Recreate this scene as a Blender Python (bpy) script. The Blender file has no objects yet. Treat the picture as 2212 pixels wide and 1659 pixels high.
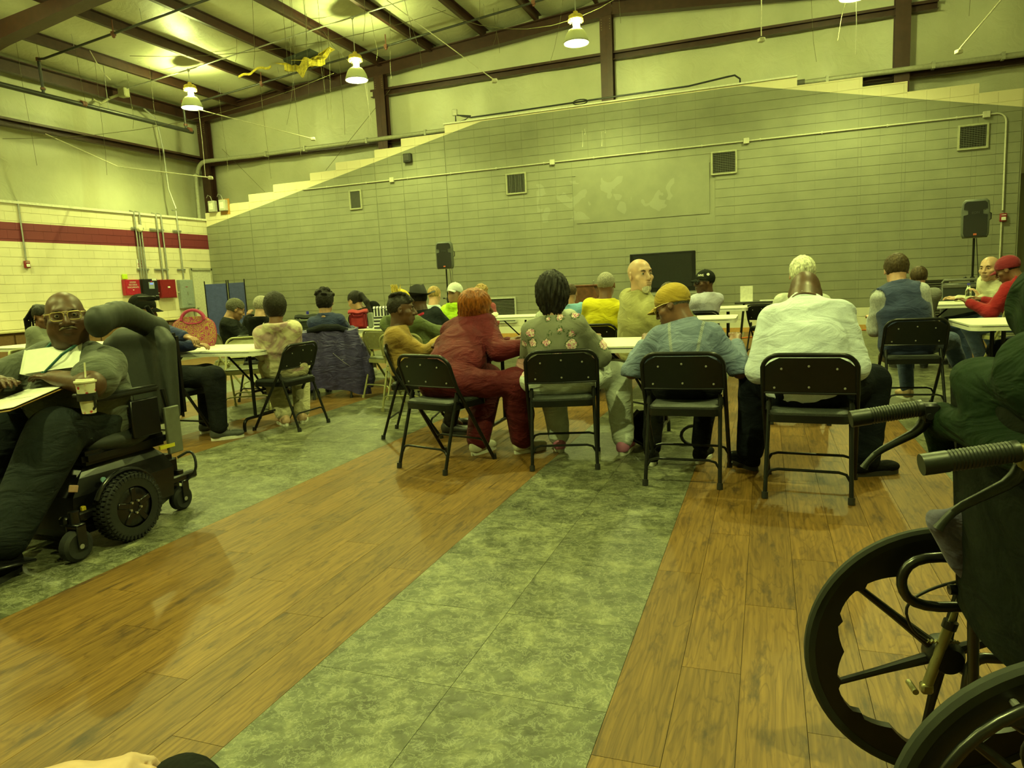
import bpy, bmesh, math, random
import numpy as np
from mathutils import Vector, Matrix
R = math.radians
C = bpy.context.scene.collection
scn = bpy.context.scene
random.seed(7)

# ---------------------------------------------------------------- camera
def cam_setup():
    yaw, pit, rol = R(-20.1034), R(-8.0404), R(-2.8181)
    f = Vector((math.sin(yaw)*math.cos(pit), math.cos(yaw)*math.cos(pit), math.sin(pit)))
    r = Vector((math.cos(yaw), -math.sin(yaw), 0)); u = r.cross(f)
    r2 = r*math.cos(rol)+u*math.sin(rol); u2 = -r*math.sin(rol)+u*math.cos(rol)
    cd = bpy.data.cameras.new('camera'); co = bpy.data.objects.new('camera', cd); C.objects.link(co)
    M = Matrix((( r2.x, u2.x, -f.x, 0), (r2.y, u2.y, -f.y, 0), (r2.z, u2.z, -f.z, 1.2), (0, 0, 0, 1)))
    co.matrix_world = M
    cd.sensor_fit = 'HORIZONTAL'; cd.sensor_width = 36; cd.lens = 1517.157/2212*36
    cd.clip_start = .05; cd.clip_end = 100
    scn.camera = co
cam_setup()
w = bpy.data.worlds.new('world'); scn.world = w; w.use_nodes = True
w.node_tree.nodes['Background'].inputs[0].default_value = (.5, .55, .3, 1)
w.node_tree.nodes['Background'].inputs[1].default_value = .01
scn.view_settings.view_transform = 'Standard'; scn.view_settings.look = 'None'
scn.view_settings.gamma = 1; scn.view_settings.use_curve_mapping = False
scn.view_settings.exposure = 0.1
LAMP_COL = (.87, 1.0, .28)
E_DOWN, E_UP = 600, 1000

# ---------------------------------------------------------------- materials
_m = {}
def nt(name):
    m = bpy.data.materials.new(name); m.use_nodes = True
    n = m.node_tree.nodes; l = m.node_tree.links
    return m, n, l, n['Principled BSDF']
def tex_noise(n, l, scale, detail=4, rough=.55, dist=0, coord='Object', sx=(1, 1, 1)):
    tc = n.new('ShaderNodeTexCoord'); mp = n.new('ShaderNodeMapping'); t = n.new('ShaderNodeTexNoise')
    mp.inputs['Scale'].default_value = sx
    if coord == 'Position':
        g = n.new('ShaderNodeNewGeometry'); l.new(g.outputs['Position'], mp.inputs[0])
    else: l.new(tc.outputs[coord], mp.inputs[0])
    l.new(mp.outputs[0], t.inputs['Vector'])
    t.inputs['Scale'].default_value = scale; t.inputs['Detail'].default_value = detail
    t.inputs['Roughness'].default_value = rough; t.inputs['Distortion'].default_value = dist
    return t
def ramp(n, l, src, stops):
    r = n.new('ShaderNodeValToRGB'); e = r.color_ramp.elements
    while len(e) < len(stops): e.new(.5)
    for i, (p, c) in enumerate(stops): e[i].position = p; e[i].color = tuple(c)+(1,)
    l.new(src, r.inputs[0]); return r
def bump(n, l, bs, src, strength, dist=.01, prev=None):
    b = n.new('ShaderNodeBump'); b.inputs['Strength'].default_value = strength; b.inputs['Distance'].default_value = dist
    l.new(src, b.inputs['Height'])
    if prev: l.new(prev.outputs[0], b.inputs['Normal'])
    l.new(b.outputs[0], bs.inputs['Normal']); return b
def math_(n, l, op, a, b=None, c=None):
    k = n.new('ShaderNodeMath'); k.operation = op
    for i, v in enumerate((a, b, c)):
        if v is None: continue
        if isinstance(v, (int, float)): k.inputs[i].default_value = v
        else: l.new(v, k.inputs[i])
    return k.outputs[0]
def mixc(n, l, fac, a, b):
    k = n.new('ShaderNodeMix'); k.data_type = 'RGBA'
    for s, v in ((k.inputs[0], fac), (k.inputs[6], a), (k.inputs[7], b)):
        if isinstance(v, (int, float)): s.default_value = v
        elif isinstance(v, tuple): s.default_value = v+(1,) if len(v) == 3 else v
        else: l.new(v, s)
    return k.outputs[2]
def dk(c, f): return tuple(min(1, v*f) for v in c)
def plain(name, col, rough=.5, metal=0., var=.12, bs_=.15, scale=25, spec=.5):
    if name in _m: return _m[name]
    m, n, l, b = nt(name)
    t = tex_noise(n, l, scale)
    r = ramp(n, l, t.outputs[0], [(.3, dk(col, 1-var)), (.7, dk(col, 1+var))])
    l.new(r.outputs[0], b.inputs['Base Color'])
    b.inputs['Roughness'].default_value = rough; b.inputs['Metallic'].default_value = metal
    b.inputs['Specular IOR Level'].default_value = spec
    if bs_: bump(n, l, b, t.outputs[0], bs_, .002)
    _m[name] = m; return m
def cloth(name, col, col2=None, rough=.9, wr=.5, sheen=.1):
    if name in _m: return _m[name]
    dark_ = max(col) < .09
    if dark_: col = dk(col, .5); col2 = dk(col2, .5) if col2 else None; sheen = 0
    m, n, l, b = nt(name)
    t = tex_noise(n, l, 9, 5); fine = tex_noise(n, l, 260, 2)
    r = ramp(n, l, t.outputs[0], [(.3, dk(col, .85)), (.7, col2 or dk(col, 1.12))])
    r2 = ramp(n, l, fine.outputs[0], [(.3, (.82, .82, .82)), (.7, (1, 1, 1))])
    k = n.new('ShaderNodeMix'); k.data_type = 'RGBA'; k.blend_type = 'MULTIPLY'; k.inputs[0].default_value = 1
    l.new(r.outputs[0], k.inputs[6]); l.new(r2.outputs[0], k.inputs[7])
    l.new(k.outputs[2], b.inputs['Base Color'])
    b.inputs['Roughness'].default_value = rough; b.inputs['Specular IOR Level'].default_value = .10 if dark_ else .25
    b.inputs['Sheen Weight'].default_value = sheen
    wt = tex_noise(n, l, 5, 3, .5, 1.6, sx=(1, 1, 2.2))
    b1 = bump(n, l, b, wt.outputs[0], wr, .03)
    bump(n, l, b, fine.outputs[0], .3, .001, b1)
    _m[name] = m; return m
def skin(name, col, rough=.45):
    if name in _m: return _m[name]
    m, n, l, b = nt(name)
    t = tex_noise(n, l, 14, 5); f = tex_noise(n, l, 220, 3)
    r = ramp(n, l, t.outputs[0], [(.3, dk(col, .8)), (.7, (min(1, col[0]*1.15), min(1, col[1]*1.08), col[2]*1.05))])
    l.new(r.outputs[0], b.inputs['Base Color'])
    b.inputs['Roughness'].default_value = rough; b.inputs['Specular IOR Level'].default_value = .4
    bump(n, l, b, f.outputs[0], .25, .001)
    _m[name] = m; return m
def hairm(name, col, curly=False, rough=.5):
    if name in _m: return _m[name]
    m, n, l, b = nt(name)
    t = tex_noise(n, l, 120 if curly else 60, 4, .7, .6, sx=(1, 1, 1) if curly else (1, 1, .18))
    r = ramp(n, l, t.outputs[0], [(.35, dk(col, .45)), (.65, dk(col, 1.5))])
    l.new(r.outputs[0], b.inputs['Base Color'])
    b.inputs['Roughness'].default_value = rough; b.inputs['Specular IOR Level'].default_value = .16 if max(col) < .1 else .3
    bump(n, l, b, t.outputs[0], .8, .006)
    _m[name] = m; return m
def emit(name, col, s):
    if name in _m: return _m[name]
    m, n, l, b = nt(name); b.inputs['Base Color'].default_value = (0, 0, 0, 1)
    b.inputs['Emission Color'].default_value = tuple(col)+(1,); b.inputs['Emission Strength'].default_value = s
    _m[name] = m; return m
def glass(name, col=(1, 1, 1), rough=.02):
    if name in _m: return _m[name]
    m, n, l, b = nt(name); b.inputs['Base Color'].default_value = tuple(col)+(1,)
    b.inputs['Transmission Weight'].default_value = 1; b.inputs['Roughness'].default_value = rough; b.inputs['IOR'].default_value = 1.45
    _m[name] = m; return m

def ch(pts, it=2):
    P = [Vector(p) for p in pts]
    for _ in range(it):
        Q = [P[0]]
        for a, b in zip(P, P[1:]): Q += [a.lerp(b, .25), a.lerp(b, .75)]
        P = Q+[P[-1]]
    return P
# ---------------------------------------------------------------- mesh helpers
class MB:
    def __init__(s): s.bm = bmesh.new()
    def box(s, c, size, rot=None, bev=0, seg=1):
        M = Matrix.Translation(Vector(c)) @ (rot.to_4x4() if rot else Matrix()) @ Matrix.Diagonal((*size, 1))
        g = bmesh.ops.create_cube(s.bm, size=1, matrix=M)
        if bev:
            es = list({e for v in g['verts'] for e in v.link_edges})
            bmesh.ops.bevel(s.bm, geom=es, offset=bev, segments=seg, affect='EDGES', clamp_overlap=True)
        return s
    def ring(s, c, x, y, r, n):
        return [s.bm.verts.new(c+x*(r*math.cos(2*math.pi*i/n))+y*(r*math.sin(2*math.pi*i/n))) for i in range(n)]
    def tube(s, pts, r, n=10, closed=False, cap=True):
        pts = [Vector(p) for p in pts]; rs = r if isinstance(r, (list, tuple)) else [r]*len(pts)
        m = len(pts); rings = []; up = None
        for i, p in enumerate(pts):
            a = pts[i-1] if (i > 0 or closed) else p; b = pts[(i+1) % m] if (i < m-1 or closed) else p
            t = (b-a).normalized()
            if up is None:
                up = t.orthogonal().normalized()
            else:
                up = (up-t*up.dot(t)); up = up.normalized() if up.length > 1e-6 else t.orthogonal().normalized()
            rings.append(s.ring(p, up, t.cross(up), rs[i], n))
        for i in range(m if closed else m-1):
            A, B = rings[i], rings[(i+1) % m]
            for j in range(n): s.bm.faces.new((A[j], A[(j+1) % n], B[(j+1) % n], B[j]))
        if cap and not closed:
            s.bm.faces.new(list(reversed(rings[0]))); s.bm.faces.new(rings[-1])
        return s
    def cyl(s, a, b, r, n=16, r2=None): return s.tube([a, b], [r, r if r2 is None else r2], n)
    def lathe(s, prof, c=(0, 0, 0), n=24, rot=None, cap=False):
        c = Vector(c); rings = []
        for r, z in prof:
            row = []
            for i in range(n):
                v = Vector((r*math.cos(2*math.pi*i/n), r*math.sin(2*math.pi*i/n), z))
                if rot: v = rot @ v
                row.append(s.bm.verts.new(c+v))
            rings.append(row)
        for A, B in zip(rings, rings[1:]):
            for j in range(n): s.bm.faces.new((A[j], A[(j+1) % n], B[(j+1) % n], B[j]))
        if cap: s.bm.faces.new(list(reversed(rings[0]))); s.bm.faces.new(rings[-1])
        return s
    def prism(s, pts, d, M=None):                # outline in local xy, depth d along local z
        M = M or Matrix()
        A = [s.bm.verts.new(M @ Vector((x, y, 0))) for x, y in pts]; B = [s.bm.verts.new(M @ Vector((x, y, d))) for x, y in pts]
        s.bm.faces.new(list(reversed(A))); s.bm.faces.new(B); k = len(pts)
        for j in range(k): s.bm.faces.new((A[j], A[(j+1) % k], B[(j+1) % k], B[j]))
        return s
    def grid(s, fn, nu, nv, closeu=False):
        V = [[s.bm.verts.new(Vector(fn(i/(nu if closeu else nu-1), j/(nv-1)))) for j in range(nv)] for i in range(nu)]
        for i in range(nu if closeu else nu-1):
            for j in range(nv-1): s.bm.faces.new((V[i][j], V[(i+1) % nu][j], V[(i+1) % nu][j+1], V[i][j+1]))
        return s
    def solid(s, th):
        bmesh.ops.recalc_face_normals(s.bm, faces=s.bm.faces)
        bmesh.ops.solidify(s.bm, geom=list(s.bm.faces), thickness=th); return s
    def sph(s, c, r, u=16, v=10, M=None):
        X = Matrix.Translation(Vector(c)) @ (M.to_4x4() if M else Matrix()) @ Matrix.Diagonal((*(r if isinstance(r, tuple) else (r, r, r)), 1))
        bmesh.ops.create_uvsphere(s.bm, u_segments=u, v_segments=v, radius=1, matrix=X); return s
    def build(s, name, mat, parent=None, smooth=True, fix=True, ang=40):
        if fix: bmesh.ops.recalc_face_normals(s.bm, faces=s.bm.faces)
        me = bpy.data.meshes.new(name); s.bm.to_mesh(me); s.bm.free()
        me.materials.append(mat)
        if smooth:
            me.shade_smooth()
            try: me.set_sharp_from_angle(angle=R(ang))
            except Exception: pass
        return link(name, me, parent)
def link(name, me, parent=None):
    o = bpy.data.objects.new(name, me); C.objects.link(o)
    if parent is not None: o.parent = parent
    return o
def thing(name, label, cat, loc=(0, 0, 0), rz=0, group=None):
    o = bpy.data.objects.new(name, None); C.objects.link(o); o.empty_display_size = .1
    o.location = loc; o.rotation_euler = (0, 0, rz); o['label'] = label; o['category'] = cat
    if group: o['group'] = group
    return o
def tag(o, label, cat, group=None):
    o['label'] = label; o['category'] = cat
    if group: o['group'] = group
    return o
def struct(o): o['kind'] = 'structure'; return o
KIDS = {}
def kids(o):
    return [c for c in C.objects if c.parent == o]
def dup(root, loc, rz, label, group=None):
    ch = kids(root); r = root.copy(); C.objects.link(r); r.location = loc; r.rotation_euler = (0, 0, rz); r['label'] = label
    if group: r['group'] = group
    for c in ch:
        g = kids(c); k = c.copy(); C.objects.link(k); k.parent = r
        for d in g: q = d.copy(); C.objects.link(q); q.parent = k
    return r
def arc(c, r, a0, a1, n, ax=(1, 0, 0), ay=(0, 0, 1)):
    c, ax, ay = Vector(c), Vector(ax), Vector(ay)
    return [c+ax*(r*math.cos(R(a0+(a1-a0)*i/n)))+ay*(r*math.sin(R(a0+(a1-a0)*i/n))) for i in range(n+1)]
def text(name, s, size, mat, M, parent, ext=.0006, align='CENTER'):
    cu = bpy.data.curves.new(name, 'FONT'); cu.body = s; cu.size = size; cu.align_x = align; cu.align_y = 'CENTER'; cu.extrude = ext
    o = bpy.data.objects.new(name, cu); C.objects.link(o)
    me = bpy.data.meshes.new_from_object(o); bpy.data.objects.remove(o)
    me.transform(M); me.materials.clear(); me.materials.append(mat)
    return link(name, me, parent)
FACE_S = Matrix.Rotation(R(90), 4, 'X')            # text facing -Y
FACE_E = Matrix.Rotation(R(90), 4, 'Z') @ FACE_S   # text facing +X
# ---------------------------------------------------------------- materials used by the room
brown = plain('brown_steel', (.048, .019, .013), .45, .1, .2, .1, 8)
white_metal = plain('white_enamel', (.72, .70, .62), .4)
galv = plain('galvanised_steel', (.42, .42, .40), .35, .7)
blackp = plain('black_plastic', (.012, .013, .012), .42)
blackm = plain('black_steel', (.006, .0065, .006), .32, .0, spec=.3)
greypipe = plain('grey_conduit', (.42, .42, .38), .4, .3)
def block_mat(name, side):
    m, n, l, b = nt(name)
    g = n.new('ShaderNodeNewGeometry'); sp = n.new('ShaderNodeSeparateXYZ'); l.new(g.outputs['Position'], sp.inputs[0])
    x, z = sp.outputs[0], sp.outputs[2]
    t = tex_noise(n, l, 2.2, 6, coord='Position'); f = tex_noise(n, l, 90, 4, coord='Position')
    cream = (.74, .66, .46)
    if side == 'back':
        grey = ramp(n, l, t.outputs[0], [(.3, (.20, .203, .140)), (.7, (.245, .248, .172))]).outputs[0]
        # paint line: rises to the left of x=-6, level, then falls to the right
        l1 = math_(n, l, 'MULTIPLY_ADD', x, .2167, 6.165)
        l2 = math_(n, l, 'MULTIPLY_ADD', x, -.2117, 4.767)
        line = math_(n, l, 'MINIMUM', math_(n, l, 'MINIMUM', l1, l2), 4.86)
        up = math_(n, l, 'GREATER_THAN', z, line); lo = math_(n, l, 'LESS_THAN', z, math_(n, l, 'MULTIPLY_ADD', f.outputs[0], .014, .425))
        c = mixc(n, l, up, grey, cream); c = mixc(n, l, lo, c, (.62, .60, .46))
        # touched-up paler patches, paint chips and drips
        d = tex_noise(n, l, 2.6, 2, .4, .5, coord='Position'); 
        win = math_(n, l, 'MULTIPLY', math_(n, l, 'LESS_THAN', math_(n, l, 'ABSOLUTE', math_(n, l, 'ADD', x, 3.3)), 1.5),
                    math_(n, l, 'LESS_THAN', math_(n, l, 'ABSOLUTE', math_(n, l, 'SUBTRACT', z, 2.95)), .42))
        pt = math_(n, l, 'MULTIPLY', win, math_(n, l, 'GREATER_THAN', d.outputs[0], .56))
        c = mixc(n, l, math_(n, l, 'MULTIPLY', pt, .2), c, (.42, .43, .36))
        v = n.new('ShaderNodeTexVoronoi'); v.inputs['Scale'].default_value = 1.3; l.new(g.outputs['Position'], v.inputs['Vector'])
        c = mixc(n, l, math_(n, l, 'LESS_THAN', v.outputs['Distance'], .018), c, (.7, .7, .6))
    else:
        cr = ramp(n, l, t.outputs[0], [(.3, (.66, .60, .43)), (.7, (.74, .67, .49))]).outputs[0]
        red = math_(n, l, 'MULTIPLY', math_(n, l, 'GREATER_THAN', z, 2.53), math_(n, l, 'LESS_THAN', z, 2.905))
        c = mixc(n, l, red, cr, (.17, .018, .034))
    l.new(c, b.inputs['Base Color']); b.inputs['Roughness'].default_value = .62
    bump(n, l, b, f.outputs[0], .35, .004)
    return m
bmat = block_mat('painted_block_back', 'back'); lmat = block_mat('painted_block_left', 'left')
def insul_mat():
    m, n, l, b = nt('white_vinyl_insulation')
    t = tex_noise(n, l, .8, 5, coord='Position'); s = tex_noise(n, l, 1.1, 3, .5, .3, coord='Position', sx=(1, 1, .12))
    c = ramp(n, l, t.outputs[0], [(.3, (.44, .44, .31)), (.7, (.57, .56, .41))]).outputs[0]
    st = ramp(n, l, s.outputs[0], [(.62, (0, 0, 0)), (.7, (1, 1, 1))]).outputs[0]
    c = mixc(n, l, math_(n, l, 'MULTIPLY', st, .25), c, (.35, .30, .14))
    l.new(c, b.inputs['Base Color']); b.inputs['Roughness'].default_value = .4
    bump(n, l, b, tex_noise(n, l, 3, 4, .6, 1.0, coord='Position').outputs[0], .5, .04)
    return m
insul = insul_mat()

XL, YB = -14.06, 15.30
def zpur(x): return 6.15+.0923*(x+13.03) if x < -3.1 else 6.15+.0923*(9.93)-.0923*(x+3.1)
# ---------------------------------------------------------------- floor
def wood_mat():
    m, n, l, b = nt('wood_plank')
    g = n.new('ShaderNodeNewGeometry'); oi = n.new('ShaderNodeObjectInfo')
    off = n.new('ShaderNodeVectorMath'); off.operation = 'MULTIPLY_ADD'
    cmb = n.new('ShaderNodeCombineXYZ'); l.new(oi.outputs['Random'], cmb.inputs[0]); l.new(oi.outputs['Random'], cmb.inputs[1])
    l.new(cmb.outputs[0], off.inputs[0]); off.inputs[1].default_value = (37, 91, 0); l.new(g.outputs['Position'], off.inputs[2])
    mp = n.new('ShaderNodeMapping'); mp.inputs['Scale'].default_value = (7, 1.0, 1); l.new(off.outputs[0], mp.inputs[0])
    t = n.new('ShaderNodeTexNoise'); t.inputs['Scale'].default_value = 1.7; t.inputs['Detail'].default_value = 3; t.inputs['Distortion'].default_value = .6; l.new(mp.outputs[0], t.inputs['Vector'])
    rg = math_(n, l, 'FRACT', math_(n, l, 'MULTIPLY', t.outputs[0], 9.0))           # growth rings
    mp2 = n.new('ShaderNodeMapping'); mp2.inputs['Scale'].default_value = (46, 1.6, 1); l.new(off.outputs[0], mp2.inputs[0])
    f = n.new('ShaderNodeTexNoise'); f.inputs['Scale'].default_value = 2; f.inputs['Detail'].default_value = 5; l.new(mp2.outputs[0], f.inputs['Vector'])
    mp3 = n.new('ShaderNodeMapping'); mp3.inputs['Scale'].default_value = (6.5, 1.5, 1); l.new(off.outputs[0], mp3.inputs[0])
    k = n.new('ShaderNodeTexNoise'); k.inputs['Scale'].default_value = 2.4; k.inputs['Detail'].default_value = 6; k.inputs['Roughness'].default_value = .65; l.new(mp3.outputs[0], k.inputs['Vector'])
    base = ramp(n, l, f.outputs[0], [(.3, (.105, .052, .010)), (.7, (.205, .110, .023))]).outputs[0]
    ring = ramp(n, l, rg, [(0, (.62, .56, .5)), (.14, (1, 1, 1)), (.75, (1, 1, 1)), (1, (.7, .66, .6))]).outputs[0]
    c = n.new('ShaderNodeMix'); c.data_type = 'RGBA'; c.blend_type = 'MULTIPLY'; c.inputs[0].default_value = .95; l.new(base, c.inputs[6]); l.new(ring, c.inputs[7])
    kn = ramp(n, l, k.outputs[0], [(.55, (0, 0, 0)), (.68, (1, 1, 1))]).outputs[0]
    c2 = mixc(n, l, math_(n, l, 'MULTIPLY', kn, .85), c.outputs[2], (.035, .016, .008))
    tone = math_(n, l, 'MULTIPLY_ADD', oi.outputs['Random'], .3, .85)
    c3 = n.new('ShaderNodeVectorMath'); c3.operation = 'SCALE'; l.new(c2, c3.inputs[0]); l.new(tone, c3.inputs['Scale'])
    l.new(c3.outputs[0], b.inputs['Base Color'])
    b.inputs['Roughness'].default_value = .48; b.inputs['Specular IOR Level'].default_value = .33
    bump(n, l, b, f.outputs[0], .12, .002); return m
def tile_mat():
    m, n, l, b = nt('slate_look_tile')
    g = n.new('ShaderNodeNewGeometry'); oi = n.new('ShaderNodeObjectInfo')
    off = n.new('ShaderNodeVectorMath'); off.operation = 'MULTIPLY_ADD'
    cmb = n.new('ShaderNodeCombineXYZ'); l.new(oi.outputs['Random'], cmb.inputs[0]); l.new(oi.outputs['Random'], cmb.inputs[1])
    l.new(cmb.outputs[0], off.inputs[0]); off.inputs[1].default_value = (17, 31, 0); l.new(g.outputs['Position'], off.inputs[2])
    def N(s, d, di, r=.6):
        t = n.new('ShaderNodeTexNoise'); t.inputs['Scale'].default_value = s; t.inputs['Detail'].default_value = d; t.inputs['Distortion'].default_value = di; t.inputs['Roughness'].default_value = r
        l.new(off.outputs[0], t.inputs['Vector']); return t.outputs[0]
    a = N(6.5, 10, .25, .72); c_ = N(22, 7, .5, .72); d = N(2.0, 4, .5)
    c = ramp(n, l, a, [(.34, (.030, .032, .016)), (.47, (.066, .070, .037)), (.53, (.092, .096, .052)), (.64, (.185, .185, .105))]).outputs[0]
    ln = math_(n, l, 'LESS_THAN', math_(n, l, 'ABSOLUTE', math_(n, l, 'SUBTRACT', c_, .53)), .02)
    c = mixc(n, l, math_(n, l, 'MULTIPLY', ln, .3), c, (.42, .42, .30))
    tone = math_(n, l, 'MULTIPLY_ADD', oi.outputs['Random'], .22, .89)
    c3 = n.new('ShaderNodeVectorMath'); c3.operation = 'SCALE'; l.new(c, c3.inputs[0]); l.new(tone, c3.inputs['Scale'])
    l.new(c3.outputs[0], b.inputs['Base Color'])
    b.inputs['Roughness'].default_value = .36; b.inputs['Specular IOR Level'].default_value = .42
    bump(n, l, b, c_, .6, .006); return m
woodm, tilem = wood_mat(), tile_mat()
fl = MB().box((-3.3, 4, -.055), (22, 24, .1)).build('floor', plain('floor_joint', (.05, .035, .02), .7), smooth=False); struct(fl)
strips = [(-14.06, -12.6, 'w', .18), (-12.6, -11.16, 't', .48), (-11.16, -9.72, 'w', .18), (-9.72, -8.76, 't', .48), (-8.76, -7.5, 'w', .18), (-7.5, -6.54, 't', .48), (-6.54, -5.64, 'w', .18), (-5.64, -4.95, 't', .345),
          (-4.95, -4.26, 'w', .1725), (-4.26, -2.82, 't', .48), (-2.82, -1.38, 'w', .18), (-1.38, -.42, 't', .48), (-.42, .975, 'w', .1744), (.975, 2.415, 't', .48), (2.415, 3.855, 'w', .18), (3.855, 4.8, 't', .4725), (4.8, 7.6, 'w', .2)]
def plank_mesh(w_, l_, mat, name):
    b = MB().box((0, 0, -.0025), (w_-.0016, l_-.0016, .005)); me_o = b.build(name, mat, smooth=False); me = me_o.data; bpy.data.objects.remove(me_o); return me
pieces = []
for x0, x1, kind, wd in strips:
    n_ = round((x1-x0)/wd); wd = (x1-x0)/n_; ln = 1.2 if kind == 'w' else .497
    for i in range(n_):
        off = ((i*7) % 5)*.24-8 if kind == 'w' else -8.155
        y = off
        while y < 15.9:
            pieces.append((x0+(i+.5)*wd, y+ln/2, wd, ln, kind)); y += ln
Fv = Vector((math.sin(R(-20.1)), math.cos(R(-20.1))))
def vis(px, py):
    d = px*Fv.x+py*Fv.y; s = px*Fv.y-py*Fv.x
    return d > .6 and abs(s) < .85*d+.6
cache = {}; rest = {'w': MB(), 't': MB()}
for kind in 'wt':
    ps = [p for p in pieces if p[4] == kind]
    ps.sort(key=lambda p: (0 if vis(p[0], p[1]) else 1, math.hypot(p[0], p[1])))
    for i, (x, y, wd, ln, _) in enumerate(ps):
        if i < 295 and vis(x, y):
            key = (kind, round(wd, 3))
            if key not in cache: cache[key] = plank_mesh(wd, ln, woodm if kind == 'w' else tilem, 'plank' if kind == 'w' else 'tile')
            o = link('plank' if kind == 'w' else 'tile', cache[key], fl); o.location = (x, y, 0)
        elif y > -3:
            rest[kind].box((x, y, -.0025), (wd-.002, ln-.002, .005))
for kind, mat, nm in (('w', woodm, 'far_planks'), ('t', tilem, 'far_tiles')):
    o = rest[kind].build(nm, mat, fl, smooth=False, fix=False); o['kind'] = 'stuff'

# ---------------------------------------------------------------- block walls
steps = [(XL, -13.3, 3.48), (-13.3, -12.6, 3.655), (-12.6, -11.8, 3.835), (-11.8, -10.67, 4.01), (-10.67, -9.91, 4.185), (-9.91, -8.81, 4.36), (-8.81, -8.08, 4.54), (-8.08, -6.94, 4.715),
         (-6.94, .55, 4.89), (.55, 1.69, 4.735), (1.69, 2.44, 4.555), (2.44, 3.58, 4.365), (3.58, 4.28, 4.19)]
def steph(x):
    for a, b, h in steps:
        if a <= x <= b: return h
    return 0
wb = MB()
for a, b, h in steps: wb.box(((a+b)/2, YB+.112, h/2), (b-a, .20, h))
wall_back = struct(wb.build('wall_back', bmat, smooth=False))
CW, BW = .178, .374
blk = []
def clip_blocks():
    z = .43-2*.178
    row = 0
    while z < 4.9:
        edges = sorted({XL+.02, 4.27}|{round(-.985+k*BW, 4) for k in range(-40, 16)}|{a for a, b, h in steps})
        edges = [e for e in edges if XL+.02 <= e <= 4.27]
        for a, b in zip(edges, edges[1:]):
            h = min(CW, steph((a+b)/2)-z)
            if b-a > .03 and h > .03:
                blk.append((a, b, z, h))
        z += CW; row += 1
clip_blocks()
dist_ = lambda q: math.hypot((q[0]+q[1])/2, YB)
sm = lambda q: -3.9 < (q[0]+q[1])/2 < -1.1 and q[2] > 2.35 and q[2]+q[3] < 3.6        # skimmed smooth patch
blk = [q for q in blk if not sm(q)]
blk.sort(key=dist_)
bc = {}; rest = MB()
for i, (a, b, z, h) in enumerate(blk):
    if i < 295 and abs(b-a-BW) < .001 and abs(h-CW) < .001:
        if 'b' not in bc:
            o = MB().box((0, 0, 0), (BW-.0022, .02, CW-.007)).build('block', bmat, smooth=False); bc['b'] = o.data; bpy.data.objects.remove(o)
        o = link('block', bc['b'], wall_back); o.location = ((a+b)/2, YB+.010, z+h/2)
    else: rest.box(((a+b)/2, YB+.010, z+h/2), (b-a-.0022, .02, h-.007))
rest.box((-2.5, YB+.0115, 3.03), (2.8, .021, 1.16))
rest.build('far_blocks', bmat, wall_back, smooth=False, fix=False)['kind'] = 'stuff'
for px_, pz_, pl_ in ((-3.72, 4.05, .34), (-3.30, 4.02, .30), (-3.66, 4.30, .12), (-3.22, 4.28, .08)):
    MB().tube([(px_, YB-.001, pz_+pl_), (px_+.01, YB-.001, pz_+pl_*.4), (px_, YB-.001, pz_)], [.004, .003, .012], 6).build('paint_drip', plain('pale_drip', (.6, .58, .45), .5), wall_back)
# cap on the level part, orange cove base
struct(MB().box((-3.2, YB+.1, 4.905), (7.5, .28, .03)).build('trim_1', plain('cream_trim', (.70, .68, .56), .5), smooth=False))
struct(MB().box((-4.9, YB-.012, .045), (18.3, .012, .09)).build('baseboard_back', plain('orange_base', (.50, .27, .07), .5), smooth=False))
# left wall
wl = struct(MB().box((XL-.112, 4, 1.64), (.2, 24, 3.28)).build('wall_left', lmat, smooth=False))
rest = MB(); k = 0; cand = []
z = .8
for r_ in range(14):
    y = -8+(BW/2 if r_ % 2 else 0)
    while y < YB-.05:
        e = min(y+BW, YB)
        if not (y+BW/2 > 14.55 and z < 2.05): cand.append((y, e, z))
        y += BW
    z += CW
cand.sort(key=lambda q: (0 if q[0] > 9.3 else 1, q[0]))
for i, (a, b, z) in enumerate(cand):
    h = min(CW, 3.28-z)
    if h < .03: continue
    if i < 290 and abs(b-a-BW) < .001 and abs(h-CW) < .001 and a > 9.3:
        if 'l' not in bc:
            o = MB().box((0, 0, 0), (.02, BW-.0022, CW-.007)).build('block', lmat, smooth=False); bc['l'] = o.data; bpy.data.objects.remove(o)
        o = link('block', bc['l'], wl); o.location = (XL-.012, (a+b)/2, z+h/2)
    else: rest.box((XL-.012, (a+b)/2, z+h/2), (.02, b-a-.0022, h-.007))
rest.build('far_blocks', lmat, wl, smooth=False, fix=False)['kind'] = 'stuff'
struct(MB().box((XL-.11, 4, 3.30), (.3, 23.9, .05)).build('trim_2', plain('cream_trim', (.7, .68, .56), .5), smooth=False))
# upper walls of vinyl-faced insulation, softly quilted between the steel
def quilt(name, fn, nu, nv): return struct(MB().grid(fn, nu, nv).build(name, insul, smooth=True, fix=False))
quilt('wall_back_upper', lambda u, v: (-14.6+22.6*u, 16.05+.03*math.cos(u*22.6*2*math.pi/1.5)+.03*math.sin(9*v+u*11), 2.8+4.7*v), 120, 14)
quilt('wall_left_upper', lambda u, v: (-14.62+.03*math.cos(u*24*2*math.pi/1.5)+.02*math.sin(9*v+u*13), -8+24.2*u, 3.2+3.4*v), 120, 12)
struct(MB().box((7.7, 4, 3.6), (.2, 24.4, 7.2)).build('wall_right', insul, smooth=False))
struct(MB().box((-3.4, -8.1, 3.7), (22.8, .2, 7.4)).build('wall_front', insul, smooth=False))
# recess to the right of the block wall
struct(MB().box((6.0, 16.5, 2.0), (3.6, .2, 4.0)).box((4.2, 15.9, 1.94), (.12, 1.0, 3.88)).build('wall_recess', bmat, smooth=False))
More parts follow.
